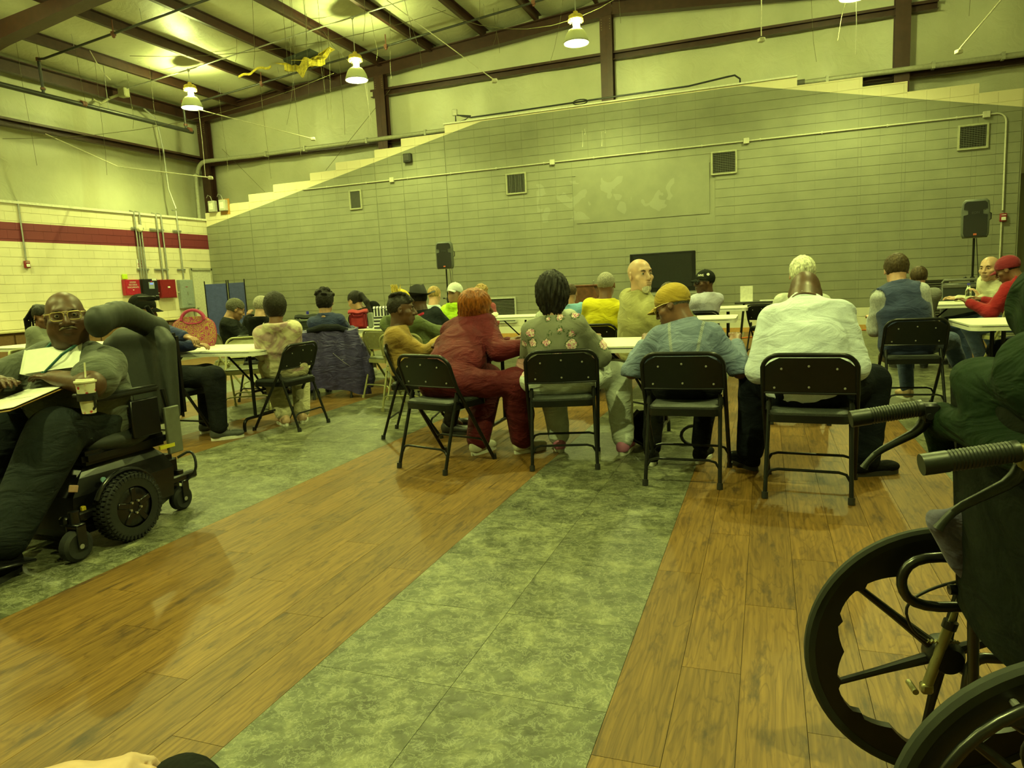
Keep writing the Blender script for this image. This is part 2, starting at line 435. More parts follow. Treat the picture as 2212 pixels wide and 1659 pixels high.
# roof insulation sagging between purlins
pur_x = [-13.03, -11.53, -10.14, -8.78, -7.42, -6.07, -4.80, -3.45]; pur_x = [-14.4]+pur_x
def roof_half(sgn, name):
    xs = pur_x if sgn < 0 else [-6.2-x for x in reversed(pur_x)]
    lo, hi = (-14.6, -3.1) if sgn < 0 else (-3.1, 8.0)
    def fn(u, v):
        x = lo+(hi-lo)*u; y = -8.2+24.4*v
        b = [p for p in xs if p <= x]; a = [p for p in xs if p > x]
        s = 0
        if a and b: s = math.sin(math.pi*(x-b[-1])/(a[0]-b[-1]))
        return (x, y, zpur(x)+.215-.07*s*(1+.5*math.sin(y*2.1+x*3)))
    return struct(MB().grid(fn, 110, 60).build(name, insul, fix=False))
roof_half(-1, 'ceiling'); roof_half(1, 'ceiling_right')
struct(MB().box((-3.3, 4, 7.55), (23.2, 25, .05)).build('roof_deck', plain('roof_steel', (.3, .3, .28), .6), smooth=False))

# steel frame: every member its own thing
def cpurlin(x, y0, y1):
    zb = zpur(x); m = MB()
    m.box((x, (y0+y1)/2, zb+.10), (.012, y1-y0, .2)).box((x+.035, (y0+y1)/2, zb+.005), (.08, y1-y0, .01)).box((x+.035, (y0+y1)/2, zb+.195), (.08, y1-y0, .01)).box((x+.07, (y0+y1)/2, zb+.02), (.008, y1-y0, .03))
    return m.build('roof_purlin', brown, smooth=False)
names = ['outermost', 'second', 'third', 'fourth', 'fifth', 'sixth', 'seventh', 'eighth']
for i, x in enumerate(pur_x[1:]):
    tag(cpurlin(x, -8, 16.0), 'brown steel roof purlin, %s from the left wall' % names[i], 'beam', 'roof purlins')
for i, x in enumerate([-1.4, .1, 1.6, 3.1, 4.6, 6.1]):
    tag(cpurlin(x, -8, 16.0), 'brown steel roof purlin on the right slope past the ridge', 'beam', 'right slope purlins')
ev = MB().box((-14.35, 4, 6.02), (.02, 24, .26)).box((-14.28, 4, 5.9), (.14, 24, .02)).box((-14.28, 4, 6.15), (.14, 24, .02)).build('eave_beam', brown, smooth=False)
tag(ev, 'dark brown eave beam along the top of the left wall', 'beam')
def girt(p0, p1, label):
    a, b = Vector(p0), Vector(p1); d = b-a; L = d.length; c = (a+b)/2
    if abs(d.x) > abs(d.y): o = MB().box(c, (L, .02, .17)).box(c+Vector((0, -.06, .08)), (L, .12, .012)).box(c+Vector((0, -.06, -.08)), (L, .12, .012)).box(c+Vector((0, -.118, .06)), (L, .008, .05))
    else: o = MB().box(c, (.02, L, .17)).box(c+Vector((.06, 0, .08)), (.12, L, .012)).box(c+Vector((.06, 0, -.08)), (.12, L, .012)).box(c+Vector((.118, 0, .06)), (.008, L, .05))
    tag(o.build('wall_girt', brown, smooth=False), label, 'beam')
girt((-14.40, -8, 4.92), (-14.40, 15.7, 4.92), 'brown horizontal girt across the upper left wall')
girt((-9.1, 15.95, 5.98), (-.0, 15.95, 5.98), 'upper brown girt left of and across the middle column')
girt((-.0, 15.95, 5.98), (3.0, 15.95, 5.98), 'upper brown girt running behind the right column')
girt((-14.2, 15.95, 4.86), (-6.8, 15.95, 4.86), 'lower brown girt under the fat grey pipe on the left')
girt((.6, 15.95, 4.80), (7.5, 15.95, 4.80), 'lower brown girt under the fat grey pipe on the right')
# rafters
def rafter_end():
    m = MB()
    def seg(x0, z0, x1, z1):
        a, b = Vector((x0, 15.78, z0)), Vector((x1, 15.78, z1)); L = (b-a).length; ang = -math.atan2(z1-z0, x1-x0); rot = Matrix.Rotation(ang, 3, 'Y'); c = (a+b)/2
        m.box(c, (L, .02, .28), rot).box(c-Vector((0, 0, .135)), (L+.03, .2, .02), rot).box(c+Vector((0, 0, .135)), (L+.03, .2, .02), rot)
    seg(-14.35, 6.03, -3.1, 6.90); seg(-3.1, 6.90, 7.6, 6.03)
    return m.build('end_rafter', brown, smooth=False)
tag(rafter_end(), 'brown steel rafter rising along the top of the back wall', 'beam')
def main_frame(y, label):
    m = MB()
    for s in (-1, 1):
        X = lambda x: x if s < 0 else -6.2-x
        pts = [(-14.5, 5.45), (-12.6, 5.83), (-10.6, 6.10), (-8, 6.36), (-3.1, 6.62)]
        top = [(-3.1, zpur(-3.1)), (-14.5, zpur(-14.5))]
        out = [(X(a), b) for a, b in pts+top]
        if s > 0: out = out[::-1]
        m.prism(out, .02, Matrix.Translation((0, y, 0)) @ FACE_S)
        for (xa, za), (xb, zb) in zip(pts, pts[1:]):
            a, b = Vector((X(xa), y, za)), Vector((X(xb), y, zb)); L = (b-a).length; rot = Matrix.Rotation(-math.atan2(b.z-a.z, b.x-a.x), 3, 'Y')
            m.box((a+b)/2, (L+.02, .26, .02), rot)
        if s > 0 or y < 5: m.box((X(-14.3), y, 2.8), (.3, .26, 5.6))
        else: m.box((X(-14.45), y, 4.4), (.25, .26, 2.2))
    tag(m.build('main_frame', brown, smooth=False), label, 'beam')
main_frame(9.32, 'deep tapered brown steel frame crossing the top left corner')
main_frame(2.4, 'tapered steel frame overhead, out of view above the seats')
# columns on the back wall
for x, z0, z1, lb in ((-14.25, 3.3, 5.95, 'brown corner column where the left and back walls meet'), (-8.78, 4.4, 6.35, 'brown column above the left steps of the wall'), (-3.23, 4.85, 6.8, 'brown column at the middle of the back wall, under the ridge'), (2.40, 4.3, 6.5, 'brown column above the right steps of the wall')):
    m = MB(); h = z1-z0; c = (z0+z1)/2
    m.box((x, 15.80, c), (.02, .22, h)).box((x, 15.70, c), (.26, .015, h)).box((x, 15.91, c), (.26, .015, h))
    t = thing('steel_column', lb, 'column'); m.build('shaft', brown, t, smooth=False)
    bb = MB()
    for kx in (-.09, .09):
        for kz in range(5): bb.cyl((x+kx, 15.686, z1-.12-kz*.05), (x+kx, 15.692, z1-.12-kz*.05), .008, 8)
    bb.build('bolts', plain('bolt', (.3, .25, .15), .4, .6), t)
# counter under the left wall
t = thing('counter', 'long built-in counter of brown doors under a pale ledge along the left wall', 'counter', (XL, 0, 0))
MB().box((.30, 4.7, .77), (.60, 18.6, .04), bev=.006).build('worktop', plain('worktop', (.55, .48, .28), .5), t, smooth=False)
MB().box((.25, 4.7, .375), (.5, 18.5, .75)).build('carcass', plain('brown_board', (.14, .075, .03), .6), t, smooth=False)
for i in range(14):
    MB().box((.515, 5.4+i*.62, .38), (.02, .58, .66), bev=.004).build('cabinet_door', plain('brown_door', (.2, .11, .045), .55), t, smooth=False)
# door in the left wall, in the corner
d = struct(MB().box((XL+.005, 14.93, .99), (.03, .70, 1.94), bev=.004).build('door_1', plain('cream_door', (.62, .60, .46), .5), smooth=False))
MB().sph((XL+.055, 14.66, 1.0), .03).build('door_handle', galv, d)
MB().box((XL+.02, 14.56, 1.0), (.05, .05, 2.04)).box((XL+.02, 15.27, 1.0), (.05, .04, 2.04)).box((XL+.02, 14.92, 2.0), (.05, .74, .06)).build('door_frame', plain('grey_frame', (.36, .35, .25), .5), d, smooth=False)
# ---------------------------------------------------------------- high bay lamps
def reflm():
    m, n, l, b = nt('prismatic_reflector'); out = n['Material Output']; b.inputs['Base Color'].default_value = (.55, .58, .40, 1); b.inputs['Roughness'].default_value = .3
    tl_ = n.new('ShaderNodeBsdfTranslucent'); tl_.inputs[0].default_value = (.8, .78, .4, 1); mx = n.new('ShaderNodeMixShader'); mx.inputs[0].default_value = .012
    l.new(b.outputs[0], mx.inputs[1]); l.new(tl_.outputs[0], mx.inputs[2]); l.new(mx.outputs[0], out.inputs[0]); return m
refl = reflm()
ylw_house = plain('yellowed_housing', (.55, .42, .05), .5)
def make_lamp(loc, label, group=None):
    t = thing('high_bay_lamp', label, 'lamp', loc, 0, group)
    MB().lathe([(.222, 0), (.215, .045), (.195, .11), (.165, .17), (.125, .215), (.085, .235)], n=40).solid(.004).build('reflector', refl, t)
    MB().lathe([(.222, -.012), (.228, -.006), (.228, .012), (.222, .016)], n=40).build('rim', galv, t)
    MB().lathe([(.0, -.002), (.216, -.002)], n=40).build('lens', lens_mat, t)
    MB().lathe([(.045, .24), (.05, .30), (.055, .37), (.03, .385)], n=20, cap=True).build('bulb_neck', emit('bulb_glow', LAMP_COL, E_UP), t)
    for a in (20, 140, 260):
        p = Vector((.07*math.cos(R(a)), .07*math.sin(R(a)), 0))
        MB().cyl(p+Vector((0, 0, .225)), p+Vector((0, 0, .40)), .005, 8).build('bracket', galv, t)
    m = MB().lathe([(.03, .385), (.125, .39), (.13, .40), (.13, .455), (.10, .475), (.045, .49), (.04, .53), (.0, .53)], n=12)
    m.build('housing', ylw_house, t, ang=25)
    fins = MB()
    for k in range(14):
        a = 2*math.pi*k/14; fins.box((.12*math.cos(a), .12*math.sin(a), .375), (.035, .006, .05), Matrix.Rotation(a, 3, 'Z'))
    fins.build('cooling_fins', ylw_house, t, smooth=False)
    zt = zpur(loc[0])-loc[2]-.03
    MB().cyl((0, 0, .52), (0, 0, zt), .009, 8).build('stem', greypipe, t)
    MB().sph((0, 0, zt), .035).build('canopy', greypipe, t)
    for nm, z, e, rad in (('lamp_down', .125, E_DOWN, .05),):
        ld = bpy.data.lights.new(nm, 'POINT'); ld.energy = e; ld.color = LAMP_COL; ld.shadow_soft_size = rad
        lo = bpy.data.objects.new(nm, ld); C.objects.link(lo); lo.parent = t; lo.location = (0, 0, z)
    return t
def lensm():
    # frosted bright lens: the lamp's own glow plus passing light
    m, n, l, b = nt('lit_lens'); out = n['Material Output']
    e = n.new('ShaderNodeEmission'); e.inputs[0].default_value = (1, .99, .95, 1); e.inputs[1].default_value = 3.2
    tr = n.new('ShaderNodeBsdfTransparent'); a = n.new('ShaderNodeAddShader')
    l.new(e.outputs[0], a.inputs[0]); l.new(tr.outputs[0], a.inputs[1]); l.new(a.outputs[0], out.inputs[0]); return m
lens_mat = lensm()
for x, lb in ((-11.98, 'lit high bay lamp hanging nearest the left back corner'), (-7.76, 'lit high bay lamp hanging left of the torn insulation, second from the left corner'), (-3.21, 'lit high bay lamp in front of the roof ridge'), (1.29, 'lit high bay lamp cut off by the top edge, on the right')):
    make_lamp((x, 13.0, 5.43), lb)
for y in (6.9, .8):
    for x in (-11.98, -7.76, -3.21, 1.29):
        make_lamp((x, y, 5.43), 'lit high bay lamp overhead, out of view above the room', 'overhead lamps out of view')
# conduit the lamps hang from
def pipe(name, pts, r, mat, label, cat='pipe', n=10, grp=None):
    return tag(MB().tube(pts, r, n).build(name, mat), label, cat, grp)
pipe('conduit', [(-14.0, 13, 6.06), (-11.98, 13, zpur(-11.98)-.02), (-3.1, 13, zpur(-3.1)-.02), (4, 13, zpur(4)-.02)], .014, greypipe, 'thin grey conduit under the purlins carrying the row of lamps')
tag(MB().box((-13.9, 13, 6.0), (.22, .16, .2), bev=.02).tube([(-14.0, 13, 5.98), (-14.25, 12.9, 5.9), (-14.3, 12.7, 5.75), (-14.3, 12.5, 5.8)], .03).build('junction_box', plain('dusty_box', (.35, .34, .2), .6), smooth=False), 'dusty grey junction box at the left end of the lamp conduit', 'box')
blackpipe = plain('black_iron_pipe', (.035, .035, .03), .4, .3)
redfit = plain('rust_fitting', (.14, .05, .03), .6)
def sprinkler_main():
    t = thing('sprinkler_pipe', 'black iron sprinkler main running along the upper left wall', 'pipe', (-13.2, 0, 0))
    MB().cyl((0, -7, 5.34), (0, 14.25, 5.27), .048, 14).build('main', blackpipe, t)
    for y in (10.45, 14.05):
        MB().cyl((0, y, 5.3), (.02, y-.03, 5.95), .028, 10).build('riser', blackpipe, t)
        MB().cyl((0, y, 5.38), (0, y, 5.42), .045, 10).cyl((.02, y-.03, 5.9), (.02, y-.03, 5.96), .045, 10).build('coupling', redfit, t)
    for y in (11.3, 14.15): MB().cyl((0, y-.05, 5.30), (0, y+.05, 5.30), .062, 12).build('coupling', redfit, t)
    for y in (11.9,): MB().cyl((0, y, 5.3), (0, y, 6.2), .006, 6).build('hanger_rod', galv, t)
sprinkler_main()
def branch(y, x1, label, heads):
    t = thing('sprinkler_branch', label, 'pipe', (0, y, 0))
    f = lambda x: zpur(x)-.24 if x < -3.1 else zpur(-3.1)-.24-(x+3.1)*.0923
    MB().tube([(-13.2, 0, 5.93), (-13.0, 0, f(-13.0)), (-3.1, 0, f(-3.1)), (x1, 0, f(x1))], .022, 10).build('branch_line', blackpipe, t)
    for x in heads:
        MB().box((x, 0, f(x)), (.07, .06, .07)).cyl((x, 0, f(x)), (x, 0, f(x)+.24), .012, 8).sph((x, 0, f(x)-.05), .03).build('sprinkler_head', redfit, t)
    for k in range(6):
        x = -12.2+k*1.7; MB().tube([(x, -.02, f(x)+.24), (x, 0, f(x)+.03), (x, 0, f(x)-.03)], .004, 6).build('hanger', galv, t)
branch(10.4, 3, 'black sprinkler branch pipe nearest the viewer, crossing below the purlins', (-11.2, -8.0, -4.8))
branch(14.2, 5, 'black sprinkler branch pipe closest to the back wall, behind the lamps', (-11.0, -7.7, -4.35, -.8))
fat = plain('fat_grey_conduit', (.36, .36, .27), .45, .2)
t = thing('fat_conduit', 'fat grey conduit that bends out of the left corner and runs along the back wall', 'pipe')
MB().tube([(-14.3, 15.35, 3.3), (-14.27, 15.35, 4.5)]+[Vector(p) for p in arc((-13.97, 15.45, 4.5), .33, 180, 95, 6)]+[(-13.2, 15.62, 4.86), (-12.6, 15.68, 4.86), (-6.8, 15.68, 4.86)], .052, 14).build('tube', fat, t)
for x in (-12.2, -11.0, -9.2, -7.6): MB().box((x, 15.68, 4.86), (.05, .13, .13)).build('pipe_clamp', fat, t)
t = thing('fat_conduit', 'fat grey conduit along the upper right of the back wall with a capped end', 'pipe')
MB().cyl((.62, 15.62, 4.84), (7.4, 15.62, 4.82), .052, 14).build('tube', fat, t)
MB().cyl((.56, 15.62, 4.84), (.70, 15.62, 4.84), .068, 14).build('end_cap', plain('dark_cap', (.1, .1, .08), .5), t)
for x in (1.1, 2.9, 4.0): MB().box((x, 15.62, 4.84), (.05, .14, .13)).build('pipe_clamp', fat, t)
# loose rods, wires and sticks hanging from the roof
paleroad = plain('pale_rod', (.62, .60, .45), .5)
def rod(pts, label, box=None, r=.010):
    t = thing('hanging_rod', label, 'rod'); MB().tube(pts, r, 8).build('rod', paleroad, t)
    if box: MB().box(box, (.09, .09, .06), Matrix.Rotation(.5, 3, 'Z'), bev=.01).build('end_box', paleroad, t)
rod([(-14.0, 11.0, 4.75), (-13.24, 12, 4.15), (-10.81, 12, 3.69)], 'pale rod hanging almost level below the corner lamp, box at its end', (-10.78, 12, 3.68))
rod([(-11.8, 12.95, 5.36), (-8.91, 12.95, 4.41)], 'pale rod slanting down to the right from the corner lamp', (-8.88, 12.95, 4.40))
rod([(-6.43, 12, 6.37), (-4.45, 12, 4.73)], 'thin grey rod slanting down from the roof toward the middle column', (-4.44, 12, 4.71), .008)
rod([(-.08, 12, 6.6), (-.08, 12, 4.76)], 'thin upright rod with a small dark box, right of the middle column', (-.08, 12, 4.70), .008)
rod([(3.5, 13, 5.3), (2.76, 13, 4.42)], 'grey rod leaning down at the far upper right', (2.75, 13, 4.38), .012)
rod([(-12.5, 11, 6.15), (-12.2, 10.95, 5.7), (-11.95, 10.9, 5.5)], 'short pale stick dangling from the roof near the top left', None, .008)
glow = plain('white_cord', (.8, .78, .65), .5)
for x, z0, z1, lb in ((-11.70, 5.42, 3.9, 'white pull cord hanging from the corner lamp'), (-7.47, 5.4, 4.40, 'white pull cord pair hanging from the second lamp'), (1.31, 5.35, 4.52, 'white pull cord hanging from the cut-off lamp at the top right')):
    t = thing('pull_cord', lb, 'cord', (x, 12.88, 0))
    MB().tube([(0, 0, z0), (.01, 0, (z0+z1)/2), (-.01 if x < -8 else .005, 0, z1)], .006, 6).build('cord', glow, t)
    if 'pair' in lb: MB().tube([(-.05, 0, z0), (.02, 0, z1+.3), (.06, 0, z1+.16)], .006, 6).build('cord', glow, t)
rnd = random.Random(3); wirem = plain('thin_wire', (.12, .11, .05), .6)
for k in range(46):
    x = rnd.uniform(-13.5, 3.5); y = rnd.choice((10.2, 10.9, 11.6, 12.4, 13.4, 14.6)) + rnd.uniform(-.2, .2)
    z = zpur(x)+.1; L = rnd.uniform(.5, 2.6) if x < -9 else rnd.uniform(.6, 1.9)
    L = min(L, z-3.9); dx = rnd.uniform(-.12, .12) if rnd.random() < .8 else rnd.uniform(-.7, .7)
    tag(MB().tube([(x, y, z), (x+dx*.3, y, z-L*.4), (x+dx*.8, y+.02, z-L*.8), (x+dx+rnd.uniform(-.05, .05), y, z-L)], .0035, 5).build('hanging_wire', wirem), 'thin loose wire hanging from the roof', 'wire', 'loose wires hanging from the roof')
for i, (a, b, sag) in enumerate((((-13.6, 9.8, 4.4), (-8.6, 13.5, 5.8), .35), ((-11.5, 11, 5.9), (-5.5, 12.5, 6.2), .25), ((-8.5, 15.9, 6.1), (-10.2, 15.3, 4.2), .0), ((-13.8, 15.9, 5.2), (-12.3, 15.6, 3.9), .0), ((-6, 13, 6.5), (-2.4, 13.5, 6.3), .5))):
    A, B = Vector(a), Vector(b)
    tag(MB().tube([A.lerp(B, q/8)-Vector((0, 0, sag*4*(q/8)*(1-q/8))) for q in range(9)], .005, 5).build('slack_wire', wirem), 'slack dark wire, %s' % ('looping across the left wall to the second lamp', 'looping below the roof between the first two lamps', 'slanting down from the column left of the steps', 'slanting down from the corner column to the steps', 'drooping in a loop beside the ridge lamp')[i], 'wire')
# torn insulation
t = thing('torn_insulation', 'torn flap of yellow insulation hanging open between two roof purlins', 'insulation', (-9.35, 13.6, 6.2))
yf = plain('yellow_fibreglass', (.50, .40, .04), .95, 0, .4, .9, 18)
MB().grid(lambda u, v: (-.55+1.0*u, .1*math.sin(7*u), -.02-.30*v*(1-.75*abs(2*u-1))+.05*math.sin(13*u+5*v)), 16, 8).solid(.015).build('flap', yf, t)
MB().grid(lambda u, v: (.05+.55*u, .05+.06*math.sin(9*v), .18*u-.10*v*(1+.5*math.sin(11*u))), 12, 6).solid(.02).build('flap', yf, t)
MB().box((-.05, .05, .05), (.7, .55, .06), Matrix.Rotation(-.15, 3, 'Y')).build('dark_cavity', plain('cavity', (.02, .025, .015), .9), t, smooth=False)
t = thing('insulation_scrap', 'small scrap of yellow insulation beside the corner lamp', 'insulation', (-11.3, 13.8, 6.2))
MB().grid(lambda u, v: (.9*u, .03*math.sin(9*u), .12*u-.05*v+.03*math.sin(12*u)), 14, 4).solid(.015).build('flap', yf, t)

# ---------------------------------------------------------------- things on the back wall
conduit_t = thing('wall_conduit', 'cream painted conduit running level across the grey wall and down at its right end', 'pipe', (0, YB, 0))
cp = plain('cream_painted_conduit', (.48, .47, .36), .5)
MB().tube([(-10.9, -.02, 3.80), (3.83, -.02, 3.80)]+[Vector(p) for p in arc((3.86, -.02, 3.65), .15, 90, 0, 5)]+[(4.02, -.02, 2.1)], .016, 10).tube([(4.01, -.02, 1.95), (4.01, -.02, .5)], .014, 8).build('tube', cp, conduit_t)
for x in (-8.37, -4.40, -.38, 3.70):
    MB().box((x, -.03, 3.80), (.11, .06, .11), bev=.005).build('outlet_box', cp, conduit_t, smooth=False)
for k in range(13):
    MB().box((-10.2+k*1.12, -.012, 3.80), (.02, .03, .05)).build('strap', cp, conduit_t, smooth=False)
ventf = plain('vent_frame', (.33, .33, .22), .5); ventd = plain('vent_dark', (.03, .03, .025), .7); vents = plain('vent_slat', (.13, .13, .10), .5)
def vent(x0, x1, z0, z1, label, horiz, n=12, grid_=False, frame=ventf):
    t = thing('wall_vent', label, 'vent', ((x0+x1)/2, YB-.005, (z0+z1)/2)); w, h = x1-x0, z1-z0
    m = MB()
    for s in (-1, 1): m.box((s*(w/2-.015), -.012, 0), (.035, .035, h), bev=.003).box((0, -.012, s*(h/2-.015)), (w-.06, .035, .035), bev=.003)
    m.build('frame', frame, t, smooth=False)
    MB().box((0, .003, 0), (w-.06, .006, h-.06)).build('backing', ventd, t, smooth=False)
    for k in range(n):
        q = (k+.5)/n-.5
        if horiz: o = MB().box((0, -.012, q*(h-.06)), (w-.07, .014, .004), Matrix.Rotation(.6, 3, 'X'))
        else: o = MB().box((q*(w-.06), -.012, 0), (.005, .014, h-.07), Matrix.Rotation(.5, 3, 'Z'))
        o.build('slat', vents, t, smooth=False)
    if grid_:
        for k in range(10): MB().box(((k+.5)/10*(w-.06)-(w-.06)/2, -.022, 0), (.004, .004, h-.07)).build('mesh_bar', vents, t, smooth=False)
vent(-9.58, -9.24, 3.20, 3.66, 'pale-framed wall vent with upright slats, furthest left on the grey wall', False, 14)
vent(-5.50, -5.02, 3.20, 3.66, 'pale-framed wall vent above the left loudspeaker, second from the left', False, 16, True)
vent(-1.06, -.56, 3.20, 3.66, 'wall vent with level slats, second from the right', True, 12, True)
vent(3.27, 3.75, 3.22, 3.66, 'dark wall vent with a wire grid, furthest right on the grey wall', True, 12, True)
vent(-6.06, -5.40, .33, .92, 'wide low wall grille with a white frame beside the man in pink', True, 16, False, plain('vent_white', (.42, .43, .36), .5))
vent(2.78, 3.25, .15, .93, 'low painted louvre at floor level behind the man in the vest', True, 16, False, bmat)
tag(MB().box((-7.9, YB-.06, 4.25), (.20, .10, .20), bev=.01).box((-7.9, YB-.115, 4.25), (.14, .02, .14), bev=.004).build('horn_speaker', plain('dark_box', (.02, .02, .015), .5), smooth=False), 'small dark square box just under the steps on the grey wall', 'box')
redp = plain('red_enamel', (.22, .010, .018), .35); redp2 = plain('bright_red', (.40, .012, .04), .35)
whitet = plain('white_print', (.75, .74, .66), .5, bs_=0)
def pull_station(loc, rz, label):
    t = thing('fire_alarm', label, 'alarm', loc, rz)
    MB().box((0, -.03, 0), (.105, .06, .145), bev=.008).build('housing', redp, t)
    MB().box((0, -.065, -.02), (.07, .012, .06), bev=.003).build('strobe', whitet, t, smooth=False)
    MB().box((0, -.064, .045), (.07, .008, .012)).build('label_strip', whitet, t, smooth=False)
pull_station((4.03, YB, 1.97), 0, 'red fire alarm with a white strobe on the right end of the grey wall')
pull_station((XL, 10.24, 2.08), R(90), 'red fire alarm box on the cream wall at far left')
pipe('alarm_conduit', [(XL+.02, 10.24, 3.35), (XL+.02, 10.24, 2.15)], .016, galv, 'single conduit dropping to the fire alarm on the cream wall')
# black cable over the level top
t = thing('black_cable', 'black cable running along the level top of the grey wall from a small outlet box', 'cable')
MB().tube([(-6.67, 15.35, 4.9), (-6.67, 15.36, 5.1), (-6.5, 15.36, 5.04), (-6.3, 15.37, 4.99), (-5.0, 15.4, 5.0), (-3.3, 15.42, 5.02), (-1.5, 15.4, 5.02), (-.75, 15.38, 5.09), (-.6, 15.38, 5.10), (-.5, 15.38, 5.02), (-.5, 15.38, 4.92)], .018, 8).build('cable', blackp, t)
MB().tube([(-6.65, 15.36, 5.08), (-6.3, 15.36, 5.02), (-6.45, 15.36, 4.95), (-6.6, 15.35, 4.92)], .016, 8).build('cable_loop', blackp, t)
MB().box((-6.68, 15.35, 5.14), (.12, .06, .14), bev=.01).build('outlet_box', cp, t, smooth=False)
MB().tube([Vector((-3.75+.16*math.cos(a), 15.34, 4.99+.05*math.sin(a))) for a in [i*.5 for i in range(36)]], .012, 6).build('cable_coil', blackp, t)
# little transformer boxes in the corner
for x, lb in ((-13.72, 'left of two small pale boxes on the wall step in the corner'), (-13.37, 'right one of two small corner boxes on the wall step, backed by an orange board')):
    t = thing('transformer_box', lb, 'box', (x, YB-.03, 3.62))
    MB().box((0, -.03, 0), (.2, .12, .28), bev=.008).build('housing', plain('pale_box', (.5, .5, .42), .5), t, smooth=False)
    if x > -13.5: MB().box((0, .035, -.03), (.3, .02, .4)).build('backboard', plain('orange_board', (.45, .22, .05), .6), t, smooth=False)
    MB().box((0, -.092, 0), (.12, .004, .16)).build('label_plate', whitet, t, smooth=False)
    MB().tube([(0, -.03, .14), (-.03, -.05, .26), (-.12, -.04, .3), (-.2, 0, .24)], .008, 6).build('cable', greypipe, t)

# ---------------------------------------------------------------- service panels on the left wall
def lbox(name, y0, y1, z0, z1, dep, mat, label, cat='panel'):
    t = thing(name, label, cat, (XL, (y0+y1)/2, (z0+z1)/2)); h, w_ = z1-z0, y1-y0
    MB().box((dep/2, 0, 0), (dep, w_, h), bev=.006).build('cabinet', mat, t, smooth=False)
    MB().box((dep+.004, 0, 0), (.008, w_-.03, h-.03), bev=.002).build('door', mat, t, smooth=False)
    return t
def lm(x, dy, dz): return Matrix.Translation((x, dy, dz)) @ FACE_E
t = lbox('document_box', 12.44, 12.86, 1.39, 1.75, .10, redp2, 'bright red box lettered SYSTEM RECORDS DOCUMENTS')
for i, s in enumerate(('SYSTEM', 'RECORDS', 'DOCUMENTS')): text('lettering', s, .052, whitet, lm(.111, 0, .115-i*.058), t)
MB().box((.11, .0, -.06), (.006, .03, .02)).build('lock', whitet, t, smooth=False)
t = lbox('alarm_control_box', 12.92, 13.36, 1.33, 1.76, .12, plain('panel_black', (.012, .012, .013), .35), 'black fire alarm control panel with a lit display')
MB().box((.132, .02, .06), (.01, .16, .16)).build('keypad', plain('panel_grey', (.3, .34, .38), .4), t, smooth=False)
MB().box((.138, .02, .10), (.006, .10, .04)).build('display', emit('display_blue', (.35, .5, .9), .8), t, smooth=False)
MB().box((.138, .02, .155), (.008, .05, .02)).build('indicator', redp2, t, smooth=False)
MB().box((.13, .12, .20), (.006, .13, .05)).build('paper_label', whitet, t, smooth=False)
t = lbox('power_supply_box', 13.43, 13.90, 1.29, 1.74, .14, redp, 'dark red panel between the black panel and the grey one')
MB().box((.152, .0, .04), (.006, .07, .04)).build('nameplate', whitet, t, smooth=False)
t = lbox('breaker_box', 14.07, 14.50, 1.01, 1.73, .11, plain('breaker_grey', (.27, .31, .30), .45), 'tall grey breaker panel nearest the corner door')
MB().box((.126, .0, .02), (.012, .02, .07)).build('latch', galv, t, smooth=False)
MB().box((.122, -.02, .18), (.004, .07, .012)).build('red_sticker', redp2, t, smooth=False)
MB().box((.122, .04, -.22), (.004, .16, .08)).build('lower_plate', plain('breaker_plate', (.3, .34, .33), .4), t, smooth=False)
tag(MB().box((XL+.03, 12.52, 1.82), (.05, .13, .12), bev=.01).build('yellow_pad', plain('neon_pad', (.55, .75, .03), .7), smooth=False), 'yellow-green pad lying on top of the bright red box', 'pad')
pipe('link_conduit', [(XL+.06, 13.36, 1.42), (XL+.06, 13.43, 1.42)], .012, cp, 'short conduit stub between black panel and dark red panel')
pipe('link_conduit', [(XL+.06, 13.90, 1.42), (XL+.06, 14.07, 1.42)], .012, cp, 'short conduit stub between dark red panel and grey breaker panel')
cn = ['leftmost of five', 'second of five', 'middle of five', 'fourth of five', 'last of five']
for i, (y, zt) in enumerate(((12.98, 3.33), (13.13, 3.33), (13.62, 3.33), (13.77, 3.33), (14.27, 3.45))):
    pipe('riser_conduit', [(XL+.05, y, 1.75), (XL+.05, y, zt), (XL-.08, y, zt+.03)], .018, galv, 'upright steel conduit, %s rising from the panels' % cn[i])
pipe('riser_conduit', [(XL+.05, 13.055, 1.75), (XL+.05, 13.055, 2.9)], .018, galv, 'short upright conduit ending at the white bell')
for i, (y, z, L) in enumerate(((13.05, 2.955, .34), (13.62, 2.955, .42), (14.25, 2.955, .26), (13.07, 1.99, .34), (13.62, 1.99, .42), (14.25, 1.99, .26))):
    tag(MB().box((XL+.022, y, z), (.03, L, .045)).box((XL+.04, y, z), (.006, L, .018)).build('strut_channel', galv, smooth=False), 'steel strut channel on the cream wall, %s' % (('left one of the upper row', 'middle one of the upper row', 'right one of the upper row', 'left one of the lower row', 'middle one of the lower row', 'right one of the lower row')[i]), 'channel')
t = thing('alarm_bell', 'round white alarm bell on the red stripe between conduits', 'bell', (XL+.08, 13.05, 2.95))
MB().lathe([(.0, .06), (.06, .055), (.085, .03), (.09, 0)], n=24, rot=Matrix.Rotation(R(90), 3, 'Y')).build('gong', plain('bell_white', (.7, .68, .5), .35), t)
MB().cyl((-.08, 0, 0), (.0, 0, 0), .04).build('mount', galv, t)
t = thing('fire_panel_sign', 'white sign lettered FIRE ALARM PANEL in red, behind the conduits', 'sign', (XL+.012, 13.02, 2.12))
MB().box((0, 0, 0), (.006, .20, .22), bev=.002).build('board', whitet, t, smooth=False)
for i, s in enumerate(('FIRE', 'ALARM', 'PANEL')): text('lettering', s, .058, redp2, lm(.004, 0, .065-i*.065), t)
